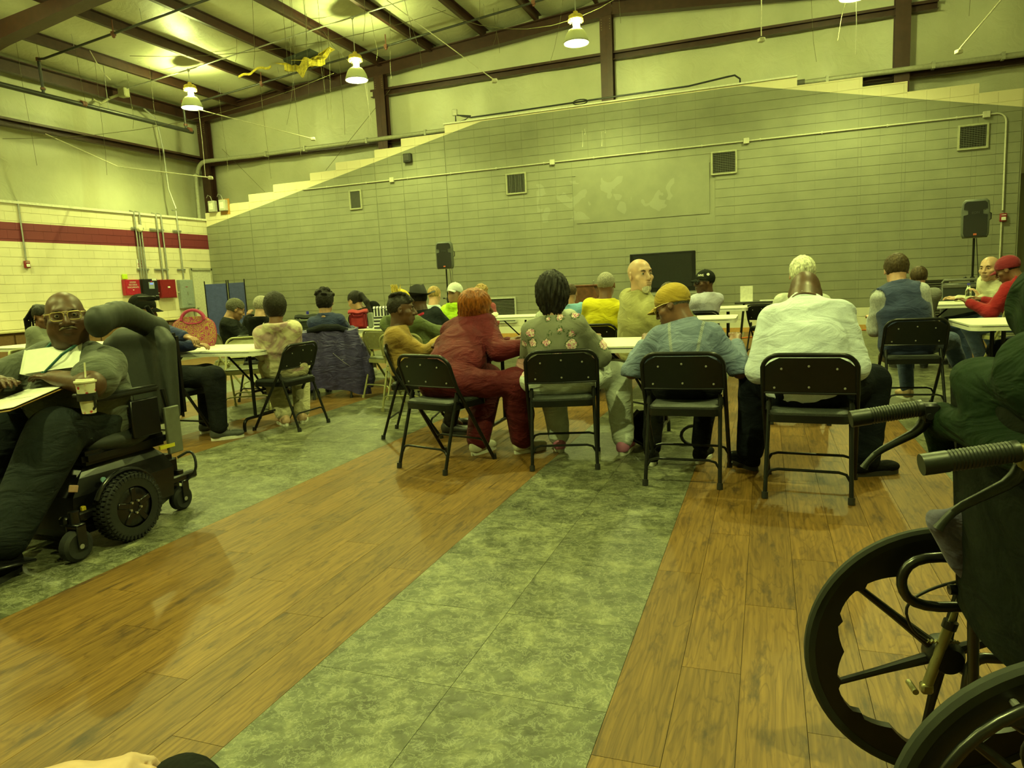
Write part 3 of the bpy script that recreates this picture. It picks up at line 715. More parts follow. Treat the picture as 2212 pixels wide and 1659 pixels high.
pipe('wall_riser', [(-14.3, 13.9, 5.9), (-14.28, 14.25, 5.7), (-14.28, 14.35, 5.0), (-14.2, 14.3, 4.0), (-14.0, 14.27, 3.5)], .022, greypipe, 'grey conduit snaking down the upper left wall to the breaker panel')

# ---------------------------------------------------------------- folding screen
t = thing('folding_screen', 'two-panel blue privacy screen on black poles in the back left corner', 'screen', (-12.63, 14.2, 0))
bluef = cloth('screen_blue', (.065, .085, .27), wr=.2)
for x0, x1, y0, y1 in ((-.62, -.03, -.05, .05), (.03, .60, .05, -.04)):
    L = math.hypot(x1-x0, y1-y0); a = math.atan2(y1-y0, x1-x0)
    MB().box(((x0+x1)/2, (y0+y1)/2, .92), (L-.03, .012, 1.32), Matrix.Rotation(a, 3, 'Z'), bev=.004).build('panel', bluef, t, smooth=False)
    for x, y in ((x0, y0), (x1, y1)):
        MB().cyl((x, y, .02), (x, y, 1.66), .013, 8).build('pole', blackm, t)
        MB().cyl((x, y-.16, .015), (x, y+.16, .015), .012, 8).build('foot', blackm, t)
# ---------------------------------------------------------------- loudspeakers on stands
def loudspeaker(loc, rz, label, hh, stand_label, s=1):
    t = thing('loudspeaker', label, 'loudspeaker', loc, rz)
    W, H_, D = .185*s, .29*s, .14*s
    out = [(-W*.86, -H_), (W*.86, -H_), (W*.98, -H_*.8), (W, H_*.5), (W*.93, H_*.88), (W*.75, H_), (-W*.75, H_), (-W*.93, H_*.88), (-W, H_*.5), (-W*.98, -H_*.8)]
    m = MB(); prev = None
    for y, sc in ((-D, .93), (-D*.85, 1), (D*.2, .98), (D*.9, .7), (D, .62)):
        ring = [m.bm.verts.new((px*sc, y, pz*sc)) for px, pz in out]
        if prev:
            for j in range(len(out)): m.bm.faces.new((prev[j], prev[(j+1) % len(out)], ring[(j+1) % len(out)], ring[j]))
        else: m.bm.faces.new(ring)
        prev = ring
    m.bm.faces.new(list(reversed(prev)))
    m.build('cabinet', plain('speaker_grey', (.10, .11, .09), .5), t, ang=50)
    g = [(px*.86, pz*.90-.004) for px, pz in out]
    g = g[:3]+[(W*.84, H_*.18), (W*.52, H_*.25), (W*.52, H_*.40), (W*.84, H_*.5)]+g[4:8]+[(-W*.84, H_*.5), (-W*.52, H_*.40), (-W*.52, H_*.25), (-W*.84, H_*.18)]+g[9:]
    MB().prism(g, .012, Matrix.Translation((0, -D+.002, 0)) @ FACE_S).build('grille', plain('grille_black', (.008, .008, .008), .6, bs_=.8, scale=300), t, smooth=False)
    for sx in (-1, 1): MB().tube([(sx*W*.86, -D-.004, H_*.5), (sx*W*.54, -D-.008, H_*.42), (sx*W*.54, -D-.008, H_*.24), (sx*W*.86, -D-.004, H_*.17)], .005, 6).build('waist_trim', plain('speaker_trim', (.14, .15, .12), .4), t)
    text('lettering', 'EON', .05*s, plain('dim_letter', (.07, .07, .06), .4), Matrix.Translation((0, -D-.012, H_*.3)) @ FACE_S, t)
    MB().box((0, -D-.012, -H_*.82), (.045*s, .006, .03*s), bev=.002).build('badge', plain('badge_orange', (.55, .12, .05), .4), t, smooth=False)
    MB().tube([(W*1.0, .0, H_*.3), (W*1.12, .0, H_*.25), (W*1.12, 0, -H_*.05), (W*1.0, 0, -H_*.1)], .008, 8).build('handle', blackp, t)
    zb = loc[2]-H_
    st = thing('speaker_stand', stand_label, 'stand', (loc[0], loc[1], 0), rz)
    MB().cyl((0, 0, .25), (0, 0, .95), .021, 12).build('lower_pole', blackm, st)
    MB().cyl((0, 0, .95), (0, 0, zb), .016, 12).build('upper_pole', blackm, st)
    MB().cyl((0, 0, .9), (0, 0, .99), .03, 12).cyl((0, 0, .34), (0, 0, .40), .03, 12).build('collar', blackp, st)
    MB().cyl((-.02, 0, .95), (-.07, 0, .97), .008, 8).sph((-.09, 0, .975), .02).build('knob', blackp, st)
    for k in range(3):
        a = R(90+120*k); e = Vector((math.cos(a)*.5, math.sin(a)*.5, .02))
        MB().tube([(0, 0, .72), e], .012, 8).build('leg', blackm, st)
        MB().tube([(0, 0, .3), e*.55+Vector((0, 0, .33))], .008, 8).build('brace', blackm, st)
    pipe('speaker_cable', [Vector(loc)+Vector((.05, .08, -H_)), Vector((loc[0]+.10, loc[1]+.08, .9)), Vector((loc[0]+.07, loc[1]+.1, .02))], .006, blackp, 'black cable hanging down behind the %s loudspeaker' % ('left' if loc[0] < 0 else 'right'), 'cable')
    return t
loudspeaker((-6.6, 14.2, 1.90), R(12), 'black loudspeaker on a stand left of the middle, by its shadow on the wall', .3, 'black tripod stand under the left loudspeaker')
loudspeaker((2.82, 12.0, 1.81), R(-10), 'black loudspeaker on a stand at the right', .3, 'black tripod stand under the right loudspeaker', .93)
# ---------------------------------------------------------------- television on a cart
t = thing('television', 'large black flat television standing by the grey wall', 'television', (-1.925, 14.2, 1.30), R(0))
MB().box((0, 0, 0), (1.27, .07, .77), bev=.012).build('frame', plain('tv_black', (.006, .006, .006), .3), t, smooth=False)
MB().box((0, -.037, .02), (1.14, .006, .64)).build('screen', plain('tv_screen', (.018, .02, .018), .22, bs_=0), t, smooth=False)
MB().box((0, .06, -.1), (.5, .08, .4), bev=.02).build('back_housing', blackp, t, smooth=False)
t = thing('tv_cart', 'grey wheeled cart under the large television', 'cart', (-1.925, 14.3, 0))
gm = plain('cart_grey', (.28, .29, .22), .4, .3)
for z, d in ((.87, .5), (.60, .45), (.2, .5)): MB().box((0, 0, z), (1.5, d, .03), bev=.004).build('shelf', gm, t, smooth=False)
for x in (-.7, .7):
    for y in (-.2, .2): MB().box((x, y, .46), (.04, .04, .84)).build('post', gm, t, smooth=False); MB().cyl((x-.015, y, .035), (x+.015, y, .035), .035, 14).build('caster', blackp, t)
MB().box((.1, -.0, .66), (.5, .3, .09), bev=.01).build('player', blackp, t, smooth=False)
# ---------------------------------------------------------------- lectern
t = thing('lectern', 'dark wood lectern with a slanted side behind the man in yellow', 'lectern', (-3.38, 13.5, 0))
wd = plain('lectern_wood', (.16, .06, .025), .45, 0, .35, .2, 14)
MB().prism([(-.36, .0), (.33, .0), (.33, .92), (.27, 1.10), (-.36, 1.10)], .4, Matrix.Translation((0, .2, 0)) @ FACE_S).build('cabinet', wd, t, smooth=False)
MB().box((-.02, -.0, 1.115), (.72, .46, .03), bev=.005).build('top', wd, t, smooth=False)
MB().tube([(.28, -.22, 1.13), (.28, -.23, 1.18)], .008, 8).sph((.28, -.23, 1.19), .014).build('knob', galv, t)
# ---------------------------------------------------------------- low bench behind the redhead / sign table
def ftable(x0, x1, y0, y1, label, z=.74, legs=(1, 1), legm=None, logo=False):
    cx, cy = (x0+x1)/2, (y0+y1)/2; t = thing('folding_table', label, 'table', (cx, cy, 0)); w, d = x1-x0, y1-y0; legm = legm or blackm
    top = plain('table_plastic', (.72, .72, .62), .45, 0, .05, .15, 60)
    def rr(w, d, r): 
        pts = []
        for sx, sy, a in ((1, 1, 0), (-1, 1, 90), (-1, -1, 180), (1, -1, 270)):
            for k in range(6): q = R(a+90*k/5); pts.append((sx*(w/2-r)+r*math.cos(q), sy*(d/2-r)+r*math.sin(q)))
        return pts
    MB().prism(rr(w, d, .07), .018, Matrix.Translation((0, 0, z-.018))).build('tabletop', top, t)
    m = MB(); a, b = rr(w, d, .07), rr(w-.05, d-.05, .05)
    V = [[m.bm.verts.new((p[0], p[1], zz)) for p in pts] for pts, zz in ((a, z-.012), (a, z-.046), (b, z-.046), (b, z-.012))]
    for q in range(4):
        for j in range(24): m.bm.faces.new((V[q][j], V[q][(j+1) % 24], V[(q+1) % 4][(j+1) % 24], V[(q+1) % 4][j]))
    m.build('rim', top, t)
    for s, on in ((-1, legs[0]), (1, legs[1])):
        if not on: continue
        x = s*(w/2-.27); dd = d/2-.12
        for y in (-dd*.55, dd*.55): MB().cyl((x, y, .10), (x, y, z-.03), .0155, 10).build('leg', legm, t)
        MB().tube([(x, -dd-.04, .0), (x, -dd-.04, .05)]+arc((x, -dd+.02, .05), .06, 180, 90, 4, (0, 1, 0))+arc((x, dd-.02, .05), .06, 90, 0, 4, (0, 1, 0))+[(x, dd+.04, .0)], .015, 10).build('foot_bar', legm, t)
        MB().tube([(x, 0, .30), (x-s*.42, 0, z-.04)], .010, 8).cyl((x, -dd*.55, .34), (x, dd*.55, .34), .012, 8).build('brace', legm, t)
    if logo:
        MB().box((-w/2+.42, -d/2-.002, z-.03), (.12, .004, .018)).build('logo_plate', plain('logo_dark', (.03, .03, .03), .5), t, smooth=False)
        text('lettering', 'LIFETIME', .016, whitet, Matrix.Translation((-w/2+.42, -d/2-.005, z-.030)) @ FACE_S, t, .0004)
    return t
ftable(-6.02, -4.17, 4.96, 5.72, 'white folding table under the paisley bag, left front')
ftable(-2.30, -.45, 4.82, 5.58, 'white folding table in front of the woman in flowers')
ftable(-6.15, -4.02, 7.56, 8.32, 'white folding table carrying the striped bag and coolers')
ftable(-2.15, -.30, 7.68, 8.44, 'white folding table beyond the man in the tan jacket')
ftable(-2.3, -.24, 10.05, 10.81, 'white folding table in the far row by the black empty chair')
ftable(-4.9, -3.05, 9.55, 10.3, 'white folding table in front of the man in pink')
ftable(1.42, 3.25, 6.02, 6.78, 'white folding table at right with a dark name plate on its rim', logo=True)
ftable(1.35, 3.2, 9.2, 9.96, 'white folding table at right under the red hoodie elbow')
ftable(-9.2, -7.4, 5.9, 6.66, 'white folding table at far left behind the woman with braids')
t = thing('stand_table', 'small black folding stand table holding the white sign', 'table', (-.05, 12.0, 0))
MB().box((0, 0, .735), (.85, .5, .03), bev=.006).build('tabletop', plain('dark_top', (.04, .04, .035), .35), t, smooth=False)
for x in (-.36, .36):
    for y in (-.2, .2): MB().cyl((x, y, 0), (x*.8, y, .72), .014, 8).build('leg', blackm, t)
t = thing('sign_card', 'white upright card in a clear holder on the black stand table', 'sign', (-.30, 11.95, .751), R(3))
MB().box((0, 0, .125), (.19, .006, .24), Matrix.Rotation(R(-6), 3, 'X')).build('card', plain('card_white', (.75, .74, .62), .5, bs_=0), t, smooth=False)
MB().box((0, -.03, .003), (.19, .10, .005)).build('base', whitet, t, smooth=False)
tag(MB().box((.05, 11.98, .755), (.3, .22, .008)).build('paper_sheet', whitet, smooth=False), 'white sheet lying beside the upright card', 'paper')
pipe('extension_cord', [(-1.2, 13.9, .012), (-.6, 13.6, .012), (-.2, 13.9, .012), (.3, 14.3, .012), (1.2, 14.9, .012), (3.5, 15.15, .012)], .012, plain('orange_cord', (.6, .15, .03), .5), 'orange extension cord on the floor along the grey wall', 'cord')
# ---------------------------------------------------------------- folding chairs
def arch(pts_fn, n): return [pts_fn(i/n) for i in range(n+1)]
def make_chair(label, metal, padm, name='folding_chair', pad=True):
    t = thing(name, label, 'chair')
    W = .232
    # front legs and back hoop: front foot -> apex above the seat -> rounded top
    def side(s): return [Vector((s*W, .235, .0)), Vector((s*W, -.085, .50)), Vector((s*W, -.12, .56)), Vector((s*(W-.002), -.165, .68))]
    L = side(-1); Rr = side(1)
    top = []
    for k in range(1, 8):
        a = R(180-90*k/7); top.append(Vector((-W+.085+.085*math.cos(a), -.165-.028*math.sin(a), .68+.085*math.sin(a))))
    top2 = [Vector((-p.x, p.y, p.z)) for p in reversed(top)]
    MB().tube(L+top+top2+list(reversed(Rr)), .0125, 10).build('back_frame', metal, t)
    # rear legs
    for s in (-1, 1):
        MB().tube([(s*(W-.03), -.02, .44), (s*(W-.028), -.06, .50), (s*(W-.024), -.09, .47), (s*(W-.006), -.255, .0)] if False else [(s*(W-.03), -.085, .515), (s*(W-.022), -.255, .0)], .0115, 10).build('leg', metal, t)
        MB().cyl((s*(W-.026), -.083, .50), (s*(W-.026), -.098, .455), .0165, 10).build('pivot_sleeve', metal, t)
        for y, x in ((.235, W), (-.255, W-.022)):
            MB().cyl((s*x, y, 0), (s*x, y-.005*(1 if y < 0 else -1)*-1, .035), .0175, 12).build('rubber_foot', blackp if metal is blackm else metal, t)
    def bar(y, z, dy, w_): return [Vector((-w_, y+dy*0, z-.045)), Vector((-w_+.02, y, z-.01)), Vector((-w_+.055, y, z)), Vector((w_-.055, y, z)), Vector((w_-.02, y, z-.01)), Vector((w_, y, z-.045))]
    MB().tube(bar(-.215, .155, 0, W-.028), .008, 8).build('stretcher', metal, t)
    MB().tube(bar(.155, .155, 0, W-.004), .008, 8).build('stretcher', metal, t)
    # contoured steel back panel
    m = MB(); nu, nv = 22, 9
    def bp(u, v):
        x = (u*2-1); z = .555+.195*v
        hw = W-.006 if v < .62 else W-.006-.08*((v-.62)/.38)**2.2
        return Vector((x*hw, -.122-.045*(z-.555)/.125-.018*(1-x*x)-.002, z))
    m.grid(lambda u, v: bp(u, v), nu, nv).solid(.004)
    m.build('backrest', metal, t)
    MB().tube([bp(u/14, 0) for u in range(15)], .006, 8).build('backrest_edge', metal, t)
    for u, v in ((.2, .70), (.5, .78), (.8, .70), (.12, .15), (.5, .18), (.88, .15)):
        p = bp(u, v); MB().lathe([(.0, .004), (.0055, .003), (.0065, 0)], c=p+Vector((0, -.004, 0)), n=10, rot=Matrix.Rotation(R(90), 3, 'X')).build('rivet', galv, t)
    # seat pan and pad
    def rr(w, d, r, yo=0):
        pts = []
        for sx, sy, a in ((1, 1, 0), (-1, 1, 90), (-1, -1, 180), (1, -1, 270)):
            for k in range(5): q = R(a+90*k/4); pts.append((sx*(w/2-r)+r*math.cos(q), yo+sy*(d/2-r)+r*math.sin(q)))
        return pts
    MB().prism(rr(.405, .40, .045, .03), .04, Matrix.Translation((0, 0, .40))).build('seat', metal, t)
    if pad:
        m = MB(); prev = None
        for zz, q in ((.438, 0), (.452, .0), (.462, .012), (.467, .035)):
            ring = [m.bm.verts.new((x, y, zz)) for x, y in rr(.395-2*q, .385-2*q, .045, .03)]
            if prev:
                for j in range(20): m.bm.faces.new((prev[j], prev[(j+1) % 20], ring[(j+1) % 20], ring[j]))
            prev = ring
        m.bm.faces.new(prev); m.build('seat_pad', padm, t)
    return t
padv = plain('speckled_vinyl', (.022, .026, .022), .55, 0, .6, .8, 220)
beige = plain('beige_steel', (.30, .29, .13), .4, .1)
olivep = plain('olive_vinyl', (.10, .105, .06), .5, 0, .2, .3, 100)
chair_b = make_chair('black folding chair under the man in the white pullover', blackm, padv)
chair_g = make_chair('beige folding chair with olive seat behind the front left table', beige, olivep)
def place(proto, x, y, az, label, first=[set()]):
    key = proto.name
    if key not in first[0]:
        first[0].add(key); proto.location = (x, y, 0); proto.rotation_euler = (0, 0, R(-az)); proto['label'] = label; return proto
    return dup(proto, (x, y, 0), R(-az), label)
for o in (chair_b, chair_g): pass
BL = [(.225, 4.11, 5, 'black folding chair under the man in the white pullover'),
      (-.45, 4.25, 1, 'black folding chair behind the denim jacket'),
      (-1.285, 4.49, -15, 'black folding chair under the woman in flowered sweatshirt and pale sweatpants'),
      (-2.08, 4.30, 17, 'black folding chair under the leaning woman in maroon velour'),
      (-2.75, 5.19, 76, 'black folding chair seen edge-on under the man in mustard'),
      (-4.14, 5.32, -88, 'black folding chair turned sideways under the person in tie-dye'),
      (-4.79, 4.58, 2, 'black folding chair behind the power wheelchair, under the navy sweatshirt'),
      (-4.80, 7.02, -27, 'black folding chair with a purple coat over its back'),
      (1.13, 6.62, -4, 'black folding chair under the man in the navy vest'),
      (-1.62, 7.05, 0, 'black folding chair under the man in the bright yellow shirt'),
      (-.80, 9.05, -10, 'black folding chair under the man in the checked shirt'),
      (.02, 10.42, 24, 'empty black folding chair at the end of the far table'),
      (-5.55, 6.75, 5, 'black folding chair under the dark hooded jacket'),
      (-.95, 6.1, 40, 'black folding chair under the bald man in the tan jacket'),
      (.25, 6.1, 0, 'black folding chair under the white-haired man'),
      (-3.9, 8.65, 10, 'black folding chair under the lime hooded jacket')]
for a in BL: place(chair_b, *a)
GR = [(-6.25, 7.0, 62, 'beige folding chair under the person in the black puffer jacket'),
      (-5.3, 6.15, 150, 'empty beige folding chair with olive seat behind the front left table'),
      (-4.05, 7.05, 20, 'beige folding chair beside the leopard print bag'),
      (-3.42, 6.35, 0, 'beige folding chair under the olive hooded jacket'),
      (-3.55, 7.2, 5, 'beige folding chair under the man in the cowboy hat'),
      (2.38, 8.45, -20, 'beige folding chair under the person in the red hoodie'),
      (-7.35, 5.35, 60, 'beige folding chair under the woman with the braided ponytail at far left')]
for a in GR: place(chair_g, *a)

# ---------------------------------------------------------------- bags and small things
def bag_paisley():
    t = thing('paisley_bag', 'pink and gold paisley lunch tote with ring handle on the front left table', 'bag', (-5.36, 5.52, .741), R(38))
    m, n, l, b = nt('paisley'); v = n.new('ShaderNodeTexVoronoi'); v.inputs['Scale'].default_value = 15
    tc = n.new('ShaderNodeTexCoord'); ns = tex_noise(n, l, 7, 3, .6, 1.5)
    ad = n.new('ShaderNodeVectorMath'); ad.operation = 'MULTIPLY_ADD'; l.new(ns.outputs['Color'], ad.inputs[0]); ad.inputs[1].default_value = (.14, .14, .14); l.new(tc.outputs['Object'], ad.inputs[2]); l.new(ad.outputs[0], v.inputs['Vector'])
    fr = math_(n, l, 'FRACT', math_(n, l, 'MULTIPLY', v.outputs['Distance'], 5.0))
    c = ramp(n, l, fr, [(.0, (.28, .012, .085)), (.48, (.22, .010, .07)), (.56, (.34, .23, .04)), (1, (.26, .17, .03))]).outputs[0]
    l.new(c, b.inputs['Base Color']); b.inputs['Roughness'].default_value = .7
    W, Hh = .19, .30
    def shape(u, v):        # u around, v up
        a = 2*math.pi*u; hw = W*(.74+.32*math.sin(math.pi*min(1, .15+v*.75))); dp = .085*(1-.55*v)
        cx = math.copysign(abs(math.cos(a))**.6, math.cos(a)); sy = math.copysign(abs(math.sin(a))**.8, math.sin(a))
        return (hw*cx*(1 if v < .8 else 1-.35*(v-.8)/.2), dp*sy, Hh*v)
    mm = MB().grid(shape, 36, 16, True)
    mm.bm.faces.new([vv for vv in list(mm.bm.verts)[0::16]][::-1]); mm.bm.faces.new([vv for vv in list(mm.bm.verts)[15::16]])
    mm.build('body', m, t)
    pk = plain('pink_piping', (.32, .015, .08), .6)
    for y in (-.045, .045):
        MB().tube([Vector((.105*math.cos(a), y*(1-.3*math.sin(a)), .265+.105*math.sin(a)*.95)) for a in [math.pi*k/16 for k in range(17)]], .014, 8).build('handle', pk, t)
        MB().tube([Vector((.085*math.cos(a), y*1.25, .262+.03*math.sin(a))) for a in [math.pi+math.pi*k/12 for k in range(13)]], .007, 6).build('handle_opening', pk, t)
    MB().tube([shape(0, q/12) for q in range(13)], .006, 6).build('piping', pk, t); MB().tube([shape(.5, q/12) for q in range(13)], .006, 6).build('piping', pk, t)
bag_paisley()
def cooler(loc, rz, body, trim, sz, label, pocket=True):
    t = thing('lunch_cooler', label, 'bag', loc, rz); w, d, h = sz
    MB().box((0, 0, h*.44), (w, d, h*.86), bev=.02, seg=2).build('body', body, t)
    MB().grid(lambda u, v: ((u-.5)*(w+.02), (v-.5)*(d+.02), h*.88+.035*math.sin(math.pi*v)+.008*math.sin(9*u)), 12, 8).solid(.02).build('lid', trim, t)
    if pocket: MB().box((-w*.05, -d/2-.012, h*.36), (w*.7, .03, h*.5), bev=.012, seg=2).build('pocket', trim, t)
    MB().tube([(-w*.3, -d/2-.004, h*.8), (-w*.2, -d/2-.02, h*.7), (w*.2, -d/2-.02, h*.7), (w*.3, -d/2-.004, h*.8)], .007, 8).build('strap', body, t)
    return t
t = cooler((-4.88, 7.78, .741), R(25), cloth('cooler_red', (.22, .010, .02), wr=.3), cloth('cooler_red2', (.30, .02, .03), wr=.4), (.22, .16, .235), 'red lunch cooler on the table beside the striped bag')
MB().box((.15, .0, .10), (.06, .14, .19), bev=.01).build('side_pouch', cloth('pouch_grey', (.2, .22, .18)), t)
cooler((-5.72, 7.85, .741), R(28), cloth('cooler_grey', (.20, .22, .17), wr=.3), cloth('cooler_dark', (.05, .055, .045), wr=.3), (.26, .17, .19), 'grey-green lunch cooler with a dark lid behind the tie-dye hoodie')
tag(MB().cyl((-5.68, 7.83, .945), (-5.68, 7.83, .985), .018, 12).build('bottle_cap', plain('blue_cap', (.03, .03, .35), .4)), 'small blue bottle cap showing above the grey lunch cooler', 'cap')
t = thing('striped_bag', 'black and white striped tote on the table behind the man in mustard', 'bag', (-4.46, 7.72, .741), R(25))
m, n, l, b = nt('stripes'); tc = n.new('ShaderNodeTexCoord'); sp = n.new('ShaderNodeSeparateXYZ'); l.new(tc.outputs['Object'], sp.inputs[0])
zz = math_(n, l, 'FRACT', math_(n, l, 'MULTIPLY', sp.outputs[2], 24)); xx = math_(n, l, 'FRACT', math_(n, l, 'MULTIPLY', sp.outputs[0], 26))
s_ = math_(n, l, 'LESS_THAN', sp.outputs[2], .155); k1 = math_(n, l, 'MULTIPLY', s_, math_(n, l, 'GREATER_THAN', zz, .5)); k2 = math_(n, l, 'MULTIPLY', math_(n, l, 'SUBTRACT', 1.0, s_), math_(n, l, 'GREATER_THAN', xx, .5))
l.new(mixc(n, l, math_(n, l, 'ADD', k1, k2), (.02, .02, .025), (.72, .72, .70)), b.inputs['Base Color']); b.inputs['Roughness'].default_value = .8
MB().grid(lambda u, v: (.145*math.copysign(abs(math.cos(2*math.pi*u))**.5, math.cos(2*math.pi*u))*(1-.06*v), .08*math.copysign(abs(math.sin(2*math.pi*u))**.6, math.sin(2*math.pi*u)), .25*v+.01*math.sin(9*u*6.28)*v), 36, 8, True).build('body', m, t)
MB().grid(lambda u, v: ((u-.5)*.28, (v-.5)*.15, .25+.025*math.sin(math.pi*v)), 8, 6).build('top_flap', m, t)
MB().tube([(.03, -.085, .22), (.05, -.11, .1), (.02, -.12, -.1), (.03, -.12, -.30)], .010, 6).build('strap', blackp, t)
m, n, l, b = nt('leopard'); v = n.new('ShaderNodeTexVoronoi'); v.inputs['Scale'].default_value = 42; tc = n.new('ShaderNodeTexCoord'); l.new(tc.outputs['Object'], v.inputs['Vector'])
c = ramp(n, l, v.outputs['Distance'], [(.0, (.45, .30, .10)), (.30, (.40, .26, .08)), (.34, (.03, .02, .015)), (.5, (.03, .02, .015)), (.56, (.62, .52, .28))]).outputs[0]; l.new(c, b.inputs['Base Color']); b.inputs['Roughness'].default_value = .7
leop = m
t = thing('leopard_bag', 'leopard print shoulder bag hanging at the beige chair beyond the mustard man', 'bag', (-4.0, 7.12, .44), R(25))
MB().grid(lambda u, v: (.15*math.copysign(abs(math.cos(2*math.pi*u))**.6, math.cos(2*math.pi*u))*(1-.12*v), .06*math.sin(2*math.pi*u)*(1.2-.5*v), .03+.24*v), 32, 8, True).build('body', leop, t)
MB().grid(lambda u, v: ((u-.5)*.28, (v-.5)*.10, .27), 4, 4).build('top', blackp, t)
MB().tube([(-.12, 0, .26), (-.10, 0, .36), (.10, 0, .36), (.12, 0, .26)], .010, 6).build('strap', blackp, t)
# water bottle and black case at the right
t = thing('water_bottle', 'clear water bottle with a blue cap on the right table', 'bottle', (2.20, 9.5, .741))
MB().lathe([(.0, 0), (.031, .002), (.033, .02), (.030, .05), (.033, .08), (.033, .13), (.024, .165), (.013, .185), (.013, .20)], n=20).build('bottle', glass('clear_plastic', (.85, .93, .85)), t)
MB().cyl((0, 0, .198), (0, 0, .218), .016, 14).build('cap', plain('blue_cap', (.03, .03, .35), .4), t)
t = thing('equipment_case', 'black equipment case with a rounded lid below the right loudspeaker', 'case', (2.50, 11.3, 0), R(-10))
MB().box((0, 0, .46), (.42, .4, .92), bev=.02).build('case', plain('case_black', (.03, .035, .03), .45), t)
MB().tube([(-.20, -.2, .93), (-.18, -.2, .97), (.18, -.2, .97), (.21, -.2, .93)], .02, 10).build('handle', plain('case_rim', (.12, .12, .10), .4), t)
MB().box((0, -.205, .885), (.4, .02, .05), bev=.01).build('rim', plain('case_rim', (.12, .12, .10), .4), t)
tag(MB().box((-3.9, 9.75, .775), (.28, .2, .065), bev=.02).build('takeout_box', plain('foam', (.75, .74, .62), .6)), 'white foam box on the table beside the woman in maroon', 'box')
for x, y, rz, w_, lb in ((-4.75, 5.12, .5, .21, 'white sheet in front of the navy-sleeved arm on the left table'), (-1.95, 4.95, .2, .2, 'white sheet by the maroon sleeve on the middle table')):
    tag(MB().box((x, y, .7425), (w_, .28, .002), Matrix.Rotation(rz, 3, 'Z')).build('paper_sheet', whitet, smooth=False), lb, 'paper')
# coat over the chair back
def coat():
    t = thing('purple_coat', 'dark purple padded coat draped over a black chair back', 'coat', (-4.80, 7.02, 0), R(27))
    cm = cloth('coat_purple', (.05, .04, .13), (.065, .055, .17), .5, .9)
    m = MB()
    def f(u, v):     # v: 0 front-inside bottom .. 1 outside hem
        x = (u-.5)*.62*(1+.12*math.sin(3*v)); s = v*1.25
        if s < .2: y, z = -.09, .60+s*.85
        elif s < .35: a = (s-.2)/.15*math.pi; y, z = -.14-.05*-math.cos(a)*-1, .77+.035*math.sin(a)
        else: y, z = -.21-.06*math.sin(v*3), .77-(s-.35)*.72
        lop = .16*max(0, u-.45)*max(0, v-.3)*2.2
        x += lop*.9; z -= lop*.75
        return (x, y-.02*math.sin(14*u+3*v)-.012*math.sin(31*u), z+.012*math.sin(17*u+9*v))
    m.grid(f, 46, 40).solid(.022).build('body', cm, t)
    MB().tube([(.30, -.2, .70), (.36, -.22, .55), (.42, -.24, .38), (.44, -.23, .20), (.42, -.2, .12)], [.05, .06, .06, .055, .045], 12).build('sleeve', cm, t)
    MB().tube([(-.22, -.24, .79), (-.05, -.27, .82), (.12, -.25, .81), (.22, -.22, .77)], [.03, .045, .045, .03], 10).build('collar', cloth('coat_dark', (.02, .022, .03), wr=.7), t)
    MB().tube([(-.12, -.275, .68), (.02, -.28, .55), (.16, -.29, .42), (.28, -.28, .32)], .003, 6).build('zip_edge', plain('zip', (.15, .14, .2), .4), t)
    for k in range(4): MB().sph((-.05+.1*k, -.29, .60-.075*k), .005, 8, 6).build('snap', galv, t)
coat()
t = thing('pink_bag', 'pink shoulder bag hanging at the left of the flowered sweatshirt', 'bag', (-1.56, 4.62, .47), R(15))
pkm = cloth('bag_pink', (.38, .19, .19), (.46, .25, .24), .8, .9)
MB().grid(lambda u, v: (.11*math.copysign(abs(math.cos(2*math.pi*u))**.7, math.cos(2*math.pi*u))*(.45+.75*math.sin(.5+2.0*v))*(1-.25*v), .07*math.sin(2*math.pi*u)*(.3+math.sin(.3+2.3*v)), -.10+.32*v), 32, 12, True).build('body', pkm, t)
MB().tube([(.05, -.0, .20), (.06, -.01, .32), (.07, .0, .45)], .011, 6).build('strap', pkm, t)
MB().box((-.03, -.065, .06), (.10, .012, .1), bev=.006).build('pocket', pkm, t)
t = thing('black_backpack', 'black bag slumped on the floor between denim and flowers', 'bag', (-.83, 5.0, 0), R(10))
MB().sph((0, 0, .13), (.12, .10, .13)).build('body', cloth('bag_black', (.015, .016, .015), wr=.8), t)
MB().tube([(.0, -.1, .02), (-.09, -.12, .08), (-.11, -.12, .2), (-.04, -.1, .28)], .012, 8).tube([Vector((.35+.09*math.cos(a), 0, .07+.07*math.sin(a))) for a in [k*.4 for k in range(17)]], .012, 8).build('strap', blackp, t)
